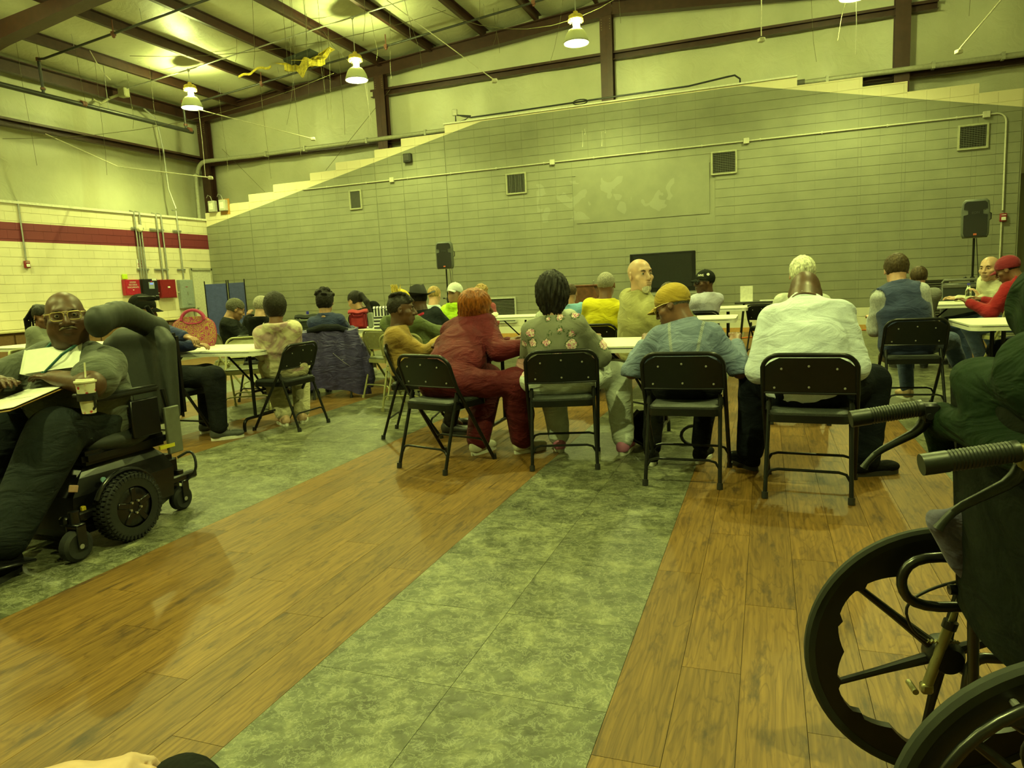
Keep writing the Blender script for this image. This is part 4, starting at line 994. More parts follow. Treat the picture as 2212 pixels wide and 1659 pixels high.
# ---------------------------------------------------------------- implicit-surface figure builder
f4 = np.float32
def vn(a): a = np.array(a, float); return a/(np.linalg.norm(a)+1e-9)
def smin(a, b, k):
    h = np.clip(.5+.5*(b-a)/k, 0, 1); return b+(a-b)*h-k*h*(1-h)
class Fld:
    def __init__(s, lo, hi, h):
        s.lo = np.array(lo, float); s.h = h; s.n = np.maximum(4, np.ceil((np.array(hi)-s.lo)/h).astype(int)+1)
        s.ax = [(s.lo[i]+h*np.arange(s.n[i])).astype(f4) for i in range(3)]; s.D = np.full(s.n, .3, f4)
    def xyz(s, sl=(slice(None),)*3):
        return s.ax[0][sl[0]][:, None, None], s.ax[1][sl[1]][None, :, None], s.ax[2][sl[2]][None, None, :]
    def add(s, P, k=.03, op='u', off=0.):
        fn, lo, hi = P; m = .05+max(off, 0)+k
        a = np.clip(np.floor((np.array(lo)-m-s.lo)/s.h).astype(int), 0, s.n-1); b = np.clip(np.ceil((np.array(hi)+m-s.lo)/s.h).astype(int)+1, 1, s.n)
        if (b <= a).any(): return s
        sl = tuple(slice(int(a[i]), int(b[i])) for i in range(3))
        d = fn(*s.xyz(sl))-off
        if op == 'u': s.D[sl] = smin(s.D[sl], d, k)
        else: s.D[sl] = -smin(-s.D[sl], d, k)
        return s
    def cut(s, p, nrm):
        x, y, z = s.xyz(); s.D = np.maximum(s.D, ((x-p[0])*nrm[0]+(y-p[1])*nrm[1]+(z-p[2])*nrm[2]).astype(f4)); return s
    def disp(s, fn): s.D = (s.D+fn(*s.xyz())).astype(f4); return s
    def mesh(s):
        D = s.D.copy()
        for i in range(3):
            q = [slice(None)]*3; q[i] = 0; D[tuple(q)] = .1; q[i] = -1; D[tuple(q)] = .1
        n = np.array(D.shape)-1; cnt = np.zeros(n, f4); sm_ = [np.zeros(n, f4) for _ in range(3)]
        def sub(o): return D[o[0]:o[0]+n[0], o[1]:o[1]+n[1], o[2]:o[2]+n[2]]
        for ax in range(3):
            o1, o2 = [i for i in range(3) if i != ax]
            for u in (0, 1):
                for v in (0, 1):
                    c = [0, 0, 0]; c[o1] = u; c[o2] = v; e = list(c); e[ax] = 1
                    A, B = sub(c), sub(e); X = (A < 0) != (B < 0)
                    t = np.where(X, A/np.where(np.abs(A-B) < 1e-9, 1, A-B), 0)
                    cnt += X; sm_[ax] += t
                    if u: sm_[o1] += X
                    if v: sm_[o2] += X
        act = cnt > 0; idx = np.full(n, -1, np.int64); K = int(act.sum()); idx[act] = np.arange(K)
        ijk = np.argwhere(act).astype(float); c = cnt[act]
        V = np.stack([ijk[:, i]+sm_[i][act]/c for i in range(3)], 1)*s.h+s.lo
        F = []
        for ax in range(3):
            o1, o2 = [(1, 2), (2, 0), (0, 1)][ax]
            A = D; q1 = [slice(0, -1) if i == ax else slice(1, -1) for i in range(3)]; q2 = [slice(1, None) if i == ax else slice(1, -1) for i in range(3)]
            a, b = D[tuple(q1)], D[tuple(q2)]; X = (a < 0) != (b < 0); w_ = np.argwhere(X)
            if not len(w_): continue
            p = w_.copy(); 
            for i in range(3):
                if i != ax: p[:, i] += 1
            fl_ = (a[X] < 0)
            def cid(d1, d2):
                q = p.copy(); q[:, o1] -= d1; q[:, o2] -= d2; return idx[q[:, 0], q[:, 1], q[:, 2]]
            Q = np.stack([cid(1, 1), cid(0, 1), cid(0, 0), cid(1, 0)], 1); Q[~fl_] = Q[~fl_][:, ::-1]; F.append(Q)
        F = np.concatenate(F) if F else np.zeros((0, 4), int)
        return V, F[(F >= 0).all(1)]
def mk(name, parts, mats, parent, sub=False):
    Vs, Fs, Ms, o = [], [], [], 0
    for V, F, mi in parts:
        Vs.append(V); Fs.append(F+o); Ms.append(np.full(len(F), mi)); o += len(V)
    V = np.concatenate(Vs); F = np.concatenate(Fs); M = np.concatenate(Ms)
    me = bpy.data.meshes.new(name); me.vertices.add(len(V)); me.vertices.foreach_set('co', V.astype(f4).ravel())
    me.loops.add(F.size); me.loops.foreach_set('vertex_index', F.astype(np.int32).ravel())
    me.polygons.add(len(F)); me.polygons.foreach_set('loop_start', np.arange(0, F.size, 4, dtype=np.int32)); me.polygons.foreach_set('loop_total', np.full(len(F), 4, np.int32))
    for m in mats: me.materials.append(m)
    me.polygons.foreach_set('material_index', M.astype(np.int32)); me.update(calc_edges=True); me.shade_smooth()
    return link(name, me, parent)
def seg(a, b, r1, r2=None):
    a, b = np.array(a, float), np.array(b, float); r2 = r1 if r2 is None else r2; d = b-a; L = max(d@d, 1e-8)
    def fn(x, y, z):
        t = np.clip(((x-a[0])*d[0]+(y-a[1])*d[1]+(z-a[2])*d[2])/L, 0, 1)
        return np.sqrt((x-a[0]-t*d[0])**2+(y-a[1]-t*d[1])**2+(z-a[2]-t*d[2])**2)-(r1+t*(r2-r1))
    r = max(r1, r2); return fn, np.minimum(a, b)-r, np.maximum(a, b)+r
def ell(c, r, M=None):
    c, r = np.array(c, float), np.array(r, float); M = np.eye(3) if M is None else np.array(M)
    def fn(x, y, z):
        x, y, z = x-c[0], y-c[1], z-c[2]
        q = [M[0, i]*x+M[1, i]*y+M[2, i]*z for i in range(3)]
        k0 = np.sqrt(sum((q[i]/r[i])**2 for i in range(3))); k1 = np.sqrt(sum((q[i]/r[i]**2)**2 for i in range(3)))+1e-6
        return k0*(k0-1)/k1
    e = np.abs(M) @ r; return fn, c-e, c+e
def econ(a, b, ra, rb, side):
    a, b = np.array(a, float), np.array(b, float); w_ = b-a; L = np.linalg.norm(w_); w_ = w_/L; s_ = vn(np.array(side)-w_*(np.array(side)@w_)); f_ = np.cross(w_, s_)
    mr = min(ra+rb)
    def fn(x, y, z):
        x, y, z = x-a[0], y-a[1], z-a[2]
        t = x*w_[0]+y*w_[1]+z*w_[2]; u = x*s_[0]+y*s_[1]+z*s_[2]; v = x*f_[0]+y*f_[1]+z*f_[2]
        q = np.clip(t/L, 0, 1); e = t-q*L; rx = ra[0]+(rb[0]-ra[0])*q; ry = ra[1]+(rb[1]-ra[1])*q; re = np.minimum(rx, ry)
        return (np.sqrt((u/rx)**2+(v/ry)**2+(e/re)**2)-1)*re
    r = max(ra+rb); return fn, np.minimum(a, b)-r, np.maximum(a, b)+r
def folds(seed, amp=.006, fr=30.):
    def fn(x, y, z):
        w_ = np.sin(3.1*x+7.3*z+seed)+np.sin(9.7*y-4.9*x+1.7*seed)+.5*np.sin(17*x+5*y+2.2*seed)
        a = np.sin(fr*z+9*x*math.sin(seed)+8*y+2.4*w_); b = np.sin(fr*.7*x+13*z+1.9*w_+seed*3)
        m = np.clip(.55+.6*np.sin(6*x+5*z+2.3*seed)*np.sin(7*y+4*z), 0, 1)
        return -amp*m*(np.clip(a, 0, 1)**2)-amp*.6*(1-m)*(np.clip(b, 0, 1)**2)
    return fn
def rotz(a): c, s = math.cos(a), math.sin(a); return np.array([[c, -s, 0], [s, c, 0], [0, 0, 1.]])
def rotx(a): c, s = math.cos(a), math.sin(a); return np.array([[1., 0, 0], [0, c, -s], [0, s, c]])
def roty(a): c, s = math.cos(a), math.sin(a); return np.array([[c, 0, s], [0, 1., 0], [-s, 0, c]])
# head in its own frame: x right, y forward, z up, origin between the ears
def head_fld(h, fem=0, heavy=0, face=True, jaw=1.0, nose=1.0, lip=1.0):
    F = Fld((-.115, -.14, -.17), (.115, .15, .14), h)
    F.add(ell((0, -.018, .030), (.076, .097, .086)))
    F.add(ell((0, .028, -.045), (.058*jaw+heavy*.012, .062, .068)), .03)
    F.add(ell((0, .058, -.098), (.026*jaw+heavy*.01, .024, .024)), .03)
    if heavy:
        for s in (-1, 1): F.add(ell((s*.045, .02, -.065), (.03, .045, .04)), .03)
        F.add(ell((0, .01, -.115), (.06, .05, .035)), .035)
    F.add(seg((0, -.03, -.02), (0, -.045, -.17), .054-fem*.008+heavy*.014, .06-fem*.01+heavy*.02), .03)
    if face:
        F.add(seg((-.034, .070, .030), (.034, .070, .030), .012), .022)
        for s in (-1, 1):
            F.add(ell((s*.045, .050, -.022), (.024, .026, .02)), .02)
            F.add(ell((s*.032, .088, .010), (.017, .014, .011)), .012, 's')
            F.add(ell((s*.032, .070, .009), (.0155, .0125, .0125)), .003)
        F.add(seg((0, .082, .014), (0, .104, -.026), .0085*nose, .0125*nose), .010)
        for s in (-1, 1): F.add(ell((s*.013*nose, .092, -.031), (.010*nose, .011, .009)), .006)
        F.add(ell((0, .080, -.062), (.030, .014, .018)), .012)
        F.add(ell((0, .091, -.056), (.024, .009*lip, .0055*lip)), .004); F.add(ell((0, .089, -.069), (.020, .010*lip, .0065*lip)), .004)
        F.add(seg((-.022, .099, -.0625), (.022, .099, -.0625), .0022), .003, 's')
    for s in (-1, 1):
        M = rotz(s*-.35)
        F.add(ell((s*.079, -.012, -.003), (.007, .019, .031), M), .006)
        F.add(ell((s*.088, -.006, .002), (.006, .009, .016), M), .006, 's')
    return F
_hc = {}
def head_mesh(h, **k):
    key = (h, tuple(sorted(k.items())))
    if key not in _hc: _hc[key] = head_fld(h, **k).mesh()
    return _hc[key]
def cap_ell(x, y, z, g, top=0.): return None
def hair_mesh(kind, h, rs):
    F = Fld((-.2, -.24, -.42) if kind in ('ponytail', 'braids', 'bob') else (-.16, -.18, -.16), (.2, .17, .24), h)
    cr = lambda g, gz=0, c=(0, -.02, .032): ell(c, (.077+g, .098+g, .087+g+gz))
    def noise(f, a, s=0):
        return lambda x, y, z: a*(np.sin(f*x+s+2*np.sin(f*.6*z))*np.sin(f*1.1*y+1.3*s+1.7*np.sin(f*.5*x))*np.sin(f*.9*z+.7*s)+.5*np.sin(f*2.1*x+y*40+s)*np.sin(f*1.9*z+x*30))
    if kind == 'buzz': F.add(cr(.0035)); F.disp(noise(160, .0012)); line = (.055, -.2, .030)
    elif kind == 'short': F.add(cr(.009, .004)); F.disp(noise(120, .003)); line = (.060, -.25, .035)
    elif kind == 'afro': F.add(cr(.020, .012)); F.add(ell((0, -.04, -.03), (.072, .065, .055)), .03); F.disp(noise(170, .003)); line = (.062, -.3, .030)
    elif kind == 'curly':
        F.add(cr(.012, .006)); F.add(ell((0, -.05, -.02), (.07, .06, .055)), .03)
        for k in range(70):
            a = rs.uniform(0, 2*math.pi); e = rs.uniform(.35, 1.45); c = (.085*math.cos(a)*math.cos(e), -.02+.10*math.sin(a)*math.cos(e), .035+.10*math.sin(e))
            F.add(ell((c[0]*1.08, c[1]*1.08, c[2]*1.06), (.019, .019, .019)), .006)
        F.disp(noise(150, .004)); line = (.070, -.3, .045)
    elif kind == 'crop':
        F.add(cr(.022, .012)); F.add(ell((0, -.045, -.03), (.078, .072, .075)), .04); F.add(ell((0, -.06, -.09), (.055, .04, .045)), .03)
        F.disp(lambda x, y, z: .006*np.sin(70*np.arctan2(x, y+.03)*.35+40*z+3*np.sin(30*x))+.004*np.sin(120*x+60*z)*np.sin(90*y)); line = (.055, -.3, .010)
    elif kind == 'bob':
        F.add(cr(.020, .006)); F.add(ell((0, -.045, -.06), (.100, .085, .11)), .04); F.add(ell((.055, .035, -.03), (.040, .055, .085)), .03); F.add(ell((-.055, .02, -.03), (.045, .06, .085)), .03)
        F.disp(lambda x, y, z: .0018*np.sin(22*np.arctan2(x, y+.03)+6*z)+.001*np.sin(61*np.arctan2(x, y+.03))); line = None
        F.add(ell((0, .09, -.06), (.048, .05, .09)), .02, 's')
    elif kind == 'mohawk':
        F.add(cr(.004)); 
        for k in range(60):
            t = rs.uniform(-.9, 1.35); r_ = .095; c0 = np.array([rs.uniform(-.045, .045), -.02+r_*math.sin(t)*1.05, .035+r_*math.cos(t)]); d = vn(c0-np.array([0, -.02, .0]))
            F.add(ell(c0, (.016, .016, .014)), .010)
        F.disp(noise(150, .003)); line = (.066, -.3, .055)
    elif kind in ('ponytail', 'braids'):
        F.add(cr(.006, .002)); 
        F.disp(lambda x, y, z: -.004*np.abs(np.sin(75*x+10*y)))
        F.add(ell((0, -.13, .03), (.03, .03, .03)), .015)
        if kind == 'ponytail':
            F.add(seg((0, -.14, .03), (.01, -.17, -.08), .028, .034), .02); F.add(seg((.01, -.17, -.08), (.02, -.165, -.26), .034, .02), .02)
        else:
            for k in range(7):
                a = (k-3)*.018; p0 = np.array([a*.6, -.14, .06]); p1 = np.array([a*1.6, -.165-.01*(k % 2), -.05]); p2 = np.array([a*1.5+.01*math.sin(k*2), -.15, -.22-.03*(k % 3)])
                F.add(seg(p0, p1, .012), .006); F.add(seg(p1, p2, .012, .008), .006)
            F.add(ell((0, -.10, .085), (.045, .045, .035)), .03)
        F.disp(noise(140, .002)); line = (.055, -.4, .035)
    elif kind == 'fringe': F.add(cr(.006)); F.add(ell((0, -.01, .095), (.064, .085, .06)), .01, 's'); line = (.02, -.2, -.1)
    else: return None
    x, y, z = F.xyz()
    if line:                                   # keep the face and neck clear
        yf, sl, zt = line
        face = np.maximum(y*0+x*0+(yf-y+np.clip(z-zt, 0, 1)*1.6+np.clip(np.abs(x)-.045, 0, 1)*0), -9)   # negative in front of hairline
        F.D = np.maximum(F.D, (-(face)-(0)).astype(f4)) if False else F.D
        m = ((y > yf+np.clip(z-zt, 0, 9)*1.4).astype(f4))
        d = np.minimum((y-(yf-.0)-np.clip(z-zt, 0, 9)*1.4)*.6, .05)+0*x
        d2 = np.where(z < zt-.01, y-(-.005 if kind not in ('crop', 'bob') else .012)+np.clip(-z-.01, 0, 9)*.35, -1.)+0*x        # sideburn line
        F.D = np.maximum(F.D, np.maximum(d, d2).astype(f4))
    if kind not in ('ponytail', 'braids', 'bob', 'crop'):
        F.D = np.maximum(F.D, (-(z+.072)+0*x+0*y).astype(f4))
    return F.mesh()
def hat(kind, parent, H, sc, mat, mat2=None):
    """cap / cowboy hat built in the head frame and moved with 4x4 H"""
    mat2 = mat2 or mat
    def put(mb, nm, m, par=parent):
        o = mb.build(nm, m, par); o.data.transform(H); return o
    if kind == 'cap':
        F = Fld((-.11, -.14, -.02), (.11, .12, .16), .007); F.add(ell((0, -.018, .040), (.088, .110, .096)))
        F.cut((0, 0, .010), vn((0, .26, -1)))
        if mat2 is not mat: pass
        V, Q = F.mesh(); V = V*1.0; V = (np.array(H)[:3, :3] @ V.T).T+np.array(H)[:3, 3]
        o = mk('cap', [(V, Q, 0)], [mat], parent)
        m = MB().grid(lambda u, v: ((u*2-1)*.070*(1-.15*v), .058+math.sqrt(max(0, 1-((u*2-1)*.93)**2))*.030+v*.068*math.sqrt(max(.0, 1-((u*2-1)*.98)**2)), .040-.020*(u*2-1)**2-.018*v+.0), 17, 7).solid(.004)
        m.build('brim', mat, o).data.transform(H)
        MB().sph((0, -.018, .136), .007, 10, 6).build('button', mat, o).data.transform(H)
        return o
    if kind == 'cowboy':
        def crn(u, v):
            a = 2*math.pi*u; r = (.092-.022*v**2); x = r*math.cos(a)*.92; y = -.018+r*1.18*math.sin(a); z = .035+.115*v-(.022*v*v*math.exp(-(x/.03)**2))-.012*v*abs(math.sin(a))*-1
            return (x, y, z)
        o = put(MB().grid(crn, 36, 9, True).grid(lambda u, v: (lambda p: (p[0]*(1-v), -.018+(p[1]+.018)*(1-v), p[2]-.018*v))(crn(u, 1)), 36, 5, True), 'hat', mat)
        put(MB().grid(lambda u, v: ((.085+.095*v)*math.cos(2*math.pi*u), -.018+(.105+.075*v)*math.sin(2*math.pi*u), .040+.045*v**1.5*abs(math.cos(2*math.pi*u))**2-.012*v*abs(math.sin(2*math.pi*u))), 44, 6, True).solid(.004), 'brim', mat, o)
        put(MB().lathe([(.093, .040), (.0935, .058)], n=30), 'band', mat2, o)
        return o
_hand = {}
def hand_mesh(curl, h=.0052):
    if curl in _hand: return _hand[curl]
    F = Fld((-.07, -.04, -.11), (.075, .21, .05), h)
    F.add(seg((0, -.03, 0), (0, .012, 0), .027, .028)); F.add(econ((0, .01, 0), (.0, .085, 0), (.030, .018), (.040, .015), (1, 0, 0)), .02)
    for i, (x, L) in enumerate(((-.032, .058), (-.011, .072), (.010, .078), (.031, .070))):
        a0 = curl*.75; p = np.array([x, .088, 0]); sp = (x)*1.2
        d1 = np.array([sp*.6, math.cos(a0), -math.sin(a0)]); d2 = np.array([sp*.4, math.cos(a0+curl*1.1), -math.sin(a0+curl*1.1)]); d3 = np.array([0, math.cos(a0+curl*1.8), -math.sin(a0+curl*1.8)])
        q1 = p+vn(d1)*L*.48; q2 = q1+vn(d2)*L*.32; q3 = q2+vn(d3)*L*.2
        F.add(seg(p, q1, .0098, .0088), .006); F.add(seg(q1, q2, .0088, .0080), .003); F.add(seg(q2, q3, .0080, .0070), .003)
    F.add(seg((.026, .022, -.004), (.052, .055, -.014), .014, .0115), .014); F.add(seg((.052, .055, -.014), (.058, .088, -.018), .0112, .0085), .004)
    _hand[curl] = F.mesh(); return _hand[curl]
def shoe(side, toe_dir, ankle, parent, mat, sole, s=1., style='sneaker'):
    a = np.array(ankle, float); f = vn((toe_dir[0], toe_dir[1], 0)); r = np.array([f[1], -f[0], 0]); zf = 0.
    M = Matrix(((r[0], f[0], 0, a[0]), (r[1], f[1], 0, a[1]), (0, 0, 1, zf), (0, 0, 0, 1))) @ Matrix.Scale(s, 4)
    if ('shoe',) not in _hand:
        F = Fld((-.07, -.11, .0), (.07, .23, .14), .007)
        F.add(ell((0, -.03, .055), (.040, .050, .055))); F.add(seg((0, -.01, .055), (0, .125, .035), .040, .032), .03); F.add(ell((0, .15, .040), (.046, .052, .030)), .03)
        F.add(ell((0, -.012, .13), (.03, .036, .045)), .012, 's'); F.cut((0, 0, .022), (0, 0, -1)); _hand[('shoe',)] = F.mesh()
    V, Q = _hand[('shoe',)]; V = (np.array(M)[:3, :3] @ V.T).T+np.array(M)[:3, 3]
    o = mk('shoe', [(V, Q, 0)], [mat], parent)
    out = []
    for k in range(28):
        t = 2*math.pi*k/28; y = .062+.135*math.sin(t); x = (.040+.008*math.sin(t))*math.copysign(abs(math.cos(t))**.75, math.cos(t)); out.append((x, y))
    MB().prism(out, .026).build('sole', sole, o).data.transform(M)
    if style == 'sneaker':
        lc = MB()
        for k in range(4): lc.tube([(-.018, .045+.022*k, .092-.012*k), (0, .05+.022*k, .098-.012*k), (.018, .045+.022*k, .092-.012*k)], .003, 6)
        o2 = lc.build('laces', sole, o); o2.data.transform(M); o2['kind'] = 'stuff'
    return o
def ik(a, t, l1, l2, pole):
    a, t = np.array(a, float), np.array(t, float); d = t-a; D = np.linalg.norm(d); D2 = min(D, (l1+l2)*.995); u = d/D; x = (l1*l1-l2*l2+D2*D2)/(2*D2); h = math.sqrt(max(0, l1*l1-x*x))
    p = np.array(pole, float); p = vn(p-u*(p@u)); return a+u*x+p*h, a+u*D2
whs = plain('rubber_white', (.62, .62, .54), .6); blks = plain('rubber_black', (.015, .015, .014), .6)
eye_w = plain('eye_white', (.34, .30, .22), .3, bs_=0, var=.02); eye_d = plain('eye_dark', (.01, .008, .005), .2, bs_=0)
def person(label, x, y, az, head, face, pitch=0, roll=0, s=1., fat=0., sh=.19, shyaw=0, bulge=.06, sk='skin_b', hands=None, poles=None, curl=.5, feet=None, knees=None, hair=None, hairc=None, hatk=None, hatm=None,
           top=None, topm=None, vest=None, sleeve='long', collar=None, hood=False, pants=None, shoes=None, near=False, fem=0, heavy=0, facef=False, seed=1., spread=.14, seat=.46, sock=None, extra=None, lipc=None, legs=True, bs=1.0, hip=1.0, hemz=None, cut_sleeve=0, headk=None, fold_amp=.007, shins=1.0, coll_r=.072):
    """head = world position of the head centre; az, face = compass bearings of body and face, degrees"""
    t = thing('person', label, 'person', (x, y, 0), R(-az))
    Rw = rotz(R(-az)); loc = lambda p: Rw.T @ (np.array(p, float)-np.array([x, y, 0]))
    Hc = loc(head); fr = face-az
    RH = rotz(R(-fr)) @ rotx(R(-pitch)) @ roty(R(roll))
    hs = s; s = bs
    N = Hc+RH @ np.array([0, -.036, -.132])*hs
    P = np.array([0, .045+fat*.6, seat+.10*s])
    mid = (P+N)/2+np.array([0, -bulge*.6+fat*.3, 0])
    bz = lambda q: P*(1-q)**2+2*mid*q*(1-q)+N*q*q
    T = [bz(q) for q in (0, .28, .56, 1-min(.3, .085*s/np.linalg.norm(N-P)), 1)]
    tan = vn(T[3]-T[2]); sd = rotz(R(-shyaw)) @ np.array([1., 0, 0]); sd = vn(sd-tan*(sd @ tan)); fw = np.cross(tan, sd)
    tl = np.linalg.norm(N-P)/.50
    ws = sh/.19
    A = [(.160*ws+fat*.7, .112+fat*.5), (.128*ws+fat, .098+fat*.8), (.135*ws+fat*.8, .102+fat*.6), (.118*ws+fat*.4, .082+fat*.4), (.062, .055)]
    A = [(a*s, b*s) for a, b in A]
    sideL = np.array([1., 0, 0])
    torso = [econ(T[i], T[i+1], A[i], A[i+1], sideL*(1-i/3)+sd*(i/3)) for i in range(4)]
    SL, SR = T[3]-sd*(sh-.045)*s+tan*.008, T[3]+sd*(sh-.045)*s+tan*.008
    torso += [seg(T[3]-sd*.07, SL, .07*s+fat*.3, .060*s+fat*.2), seg(T[3]+sd*.07, SR, .07*s+fat*.3, .060*s+fat*.2)]
    if fat > .03: torso.append(ell(T[1]+np.array([0, .05+fat*.5, .0]), (.16+fat, .13+fat, .15)))
    if fem: torso += [ell(T[2]+fw*.09*s+sd*q*.075+tan*.03, (.07, .065, .07)) for q in (-1, 1)]
    glut = [ell(P+np.array([q*.080*ws*hip, -.005, -.02]), ((.092*s+fat*.5)*hip, .108+fat*.3, .095)) for q in (-1, 1)]
    l1, l2 = .285*s, .255*s
    hands = hands or [(-.13, .36, .60), (.13, .36, .60)]
    poles = poles or [(-.22, -.45, -1), (.22, -.45, -1)]
    arms = []
    for S_, hnd, pl in ((SL, hands[0], poles[0]), (SR, hands[1], poles[1])):
        E_, W_ = ik(S_, hnd, l1, l2, pl); arms.append((S_, E_, W_))
    ra = .050*s+fat*.28
    feet = feet or [(-spread, .38), (spread, .38)]
    lg = []
    for i, q in enumerate((-1, 1)):
        hip = P+np.array([q*.088*ws, .02, -.015]); ft = np.array([feet[i][0], feet[i][1], .085 if len(feet[i]) < 3 else feet[i][2]])
        if knees: kn = np.array(knees[i], float)
        else: kn, _ = ik(hip, ft, .43*s, .42*s, (q*.25, 1, .9))
        lg.append((hip, kn, ft))
    h = .0115 if near else .016
    pts = np.array([P, N, *T]+[p for a in arms for p in a]+[p for a in lg for p in a]); lo, hi = pts.min(0)-.24-fat, pts.max(0)+.24+fat; lo[2] = max(lo[2], -.02)
    # skin body: torso, arms, legs, neck as one surface
    B = Fld(lo, hi, h if not sleeve == 'short' else min(h, .012))
    for p in torso+glut: B.add(p, .04, off=-.012)
    for S_, E_, W_ in arms: B.add(seg(S_, E_, ra*.95, ra*.80), .03); B.add(seg(E_, W_, ra*.82, .027*s+fat*.1), .03)
    for hip, kn, ft in lg: B.add(seg(hip, kn, .075*s, .055*s), .04); B.add(seg(kn, ft, .052*s, .035*s), .03); B.add(seg(ft, ft+np.array([0, .08, -.05]), .03, .025), .02)
    B.add(seg(N-tan*.03, Hc+RH @ np.array([0, -.04, -.10])*hs, (.058-.008*fem)*hs+heavy*.014, (.054-.008*fem)*hs+heavy*.012), .035)
    V, Q = B.mesh(); parts = [(V, Q, 0)]
    smk = skin('skin_'+sk, SK[sk]) if isinstance(sk, str) else sk
    hk = dict(fem=fem, heavy=heavy, face=bool(facef)); hk.update(headk or {})
    V, Q = head_mesh(.0058 if facef else .0085, **hk); parts.append(((RH @ (V*hs).T).T+Hc, Q, 0))
    for i, (S_, E_, W_) in enumerate(arms):
        d = vn(W_-E_); up = np.array([0, 0, 1.]); xs = vn(np.cross(d, up)) ; zz = np.cross(xs, d)
        V, Q = hand_mesh(curl); V = V*s*.95
        if i == 1: V = V*np.array([-1, 1, 1]); Q = Q[:, ::-1]
        parts.append((V @ np.array([xs, d, zz])+W_, Q, 0))
    body = mk('body', parts, [smk], t)
    # clothes
    cl = []
    if topm is not None:
        F = Fld(lo-.02, hi+.02, h); off = .012 if not vest else .006
        for p in torso: F.add(p, .05, off=off)
        for g in glut: F.add(g, .05, off=off*.6)
        aw = 1.12 if sleeve == 'long' else 1.2
        for S_, E_, W_ in arms:
            if sleeve == 'short':
                e2 = S_+(E_-S_)*.72; F.add(seg(S_, e2, ra*1.15, ra*1.28), .035, off=.010)
                F.disp(lambda x_, y_, z_: 0*x_)
            else:
                w2 = E_+(W_-E_)*.93; F.add(seg(S_, E_, ra*1.12, ra*1.05), .022, off=.010); F.add(seg(E_, w2, ra*1.08, .034*s+fat*.1), .012, off=.010)
        if hood: F.add(ell(N+fw*-.055-tan*-.015, (.115, .062, .075)), .04)
        if collar: F.add(seg(N-tan*.02, N+(Hc+RH @ np.array([0, -.04, -.10])*hs-N)*.75, coll_r, coll_r*.98), .02)
        else: F.add(seg(N-tan*.03, N+tan*.0, .070+heavy*.015, .064+heavy*.015), .03, off=.006)
        F.disp(folds(seed, fold_amp))
        cz = N+(Hc+RH @ np.array([0, -.04, -.10])*hs-N)*(.80 if collar else .32); nd = vn(Hc+RH @ np.array([0, -.04, -.10])*hs-N)
        x_, y_, z_ = F.xyz(); cyl = (x_-cz[0])*nd[0]+(y_-cz[1])*nd[1]+(z_-cz[2])*nd[2]; rad = np.sqrt((x_-cz[0])**2+(y_-cz[1])**2+(z_-cz[2])**2)
        F.D = np.where(rad < .125, np.maximum(F.D, cyl), F.D).astype(f4)
        hz = hemz if hemz is not None else seat+.03
        F.D = np.maximum(F.D, (hz-z_+.25*np.clip(y_-.08, 0, 1)*-1+0*x_+.012*np.sin(14*x_+seed)).astype(f4))
        V, Q = F.mesh(); o = mk(top or 'shirt', [(V, Q, 0)], [topm], t); cl.append(o)
        if hood or collar == 'fold':
            pass
    if vest:
        F = Fld(lo-.02, hi+.02, h)
        for p in torso: F.add(p, .05, off=.026)
        for g in glut: F.add(g, .05, off=.02)
        F.add(seg(N-tan*.02, N+tan*.05, .072), .02, off=.006); F.disp(folds(seed+3, .006, 20))
        for S_ in (SL, SR): F.add(ell(S_+(S_-T[3])*.10-tan*.02, (.075, .11, .10)), .01, 's')
        F.cut(N+tan*.045, tan); x_, y_, z_ = F.xyz(); F.D = np.maximum(F.D, (seat+.0-z_+0*x_+0*y_).astype(f4))
        V, Q = F.mesh(); mk('vest', [(V, Q, 0)], [vest], t)
    if pants is not None and legs:
        F = Fld(lo-.02, hi+.02, h)
        F.add(econ(P-np.array([0, 0, .03]), T[1]*.6+P*.4, (A[0][0], A[0][1]), (A[0][0]*.95, A[0][1]*.95), (1, 0, 0)), .04, off=.004)
        for g in glut: F.add(g, .05, off=.006)
        for hip, kn, ft in lg:
            F.add(seg(hip, kn, .088*s+fat*.45, .064*s+fat*.2), .06, off=.010); an = kn+(ft-kn)*.93; F.add(seg(kn, an, (.062*s+fat*.2)*shins, (.047*s+fat*.05)*shins), .03, off=.010)
        F.disp(folds(seed+5, fold_amp, 26)); x_, y_, z_ = F.xyz()
        V, Q = F.mesh(); mk('trousers', [(V, Q, 0)], [pants], t)
    if shoes and legs:
        for i, (hip, kn, ft) in enumerate(lg):
            d = (feet[i][3], feet[i][4]) if len(feet[i]) > 4 else (ft-kn)[:2]*0+np.array([(-1, 1)[i]*.2, 1.])
            shoe(i, d, ft, t, shoes[0], shoes[1], s, shoes[2] if len(shoes) > 2 else 'sneaker')
            if sock:
                MB().cyl(tuple(ft+(kn-ft)*.38), tuple(ft-np.array([0, 0, .03])), .046*s, 16, r2=.042*s).build('sock', sock, t)
    Hm = Matrix([list(RH[i]*hs)+[Hc[i]] for i in range(3)]+[[0, 0, 0, 1]])
    if hair:
        V, Q = hair_mesh(hair, .0065 if (near or facef) else .009, random.Random(int(seed*100)))
        mk('hair', [((RH @ (V*hs).T).T+Hc, Q, 0)], [hairc], t)
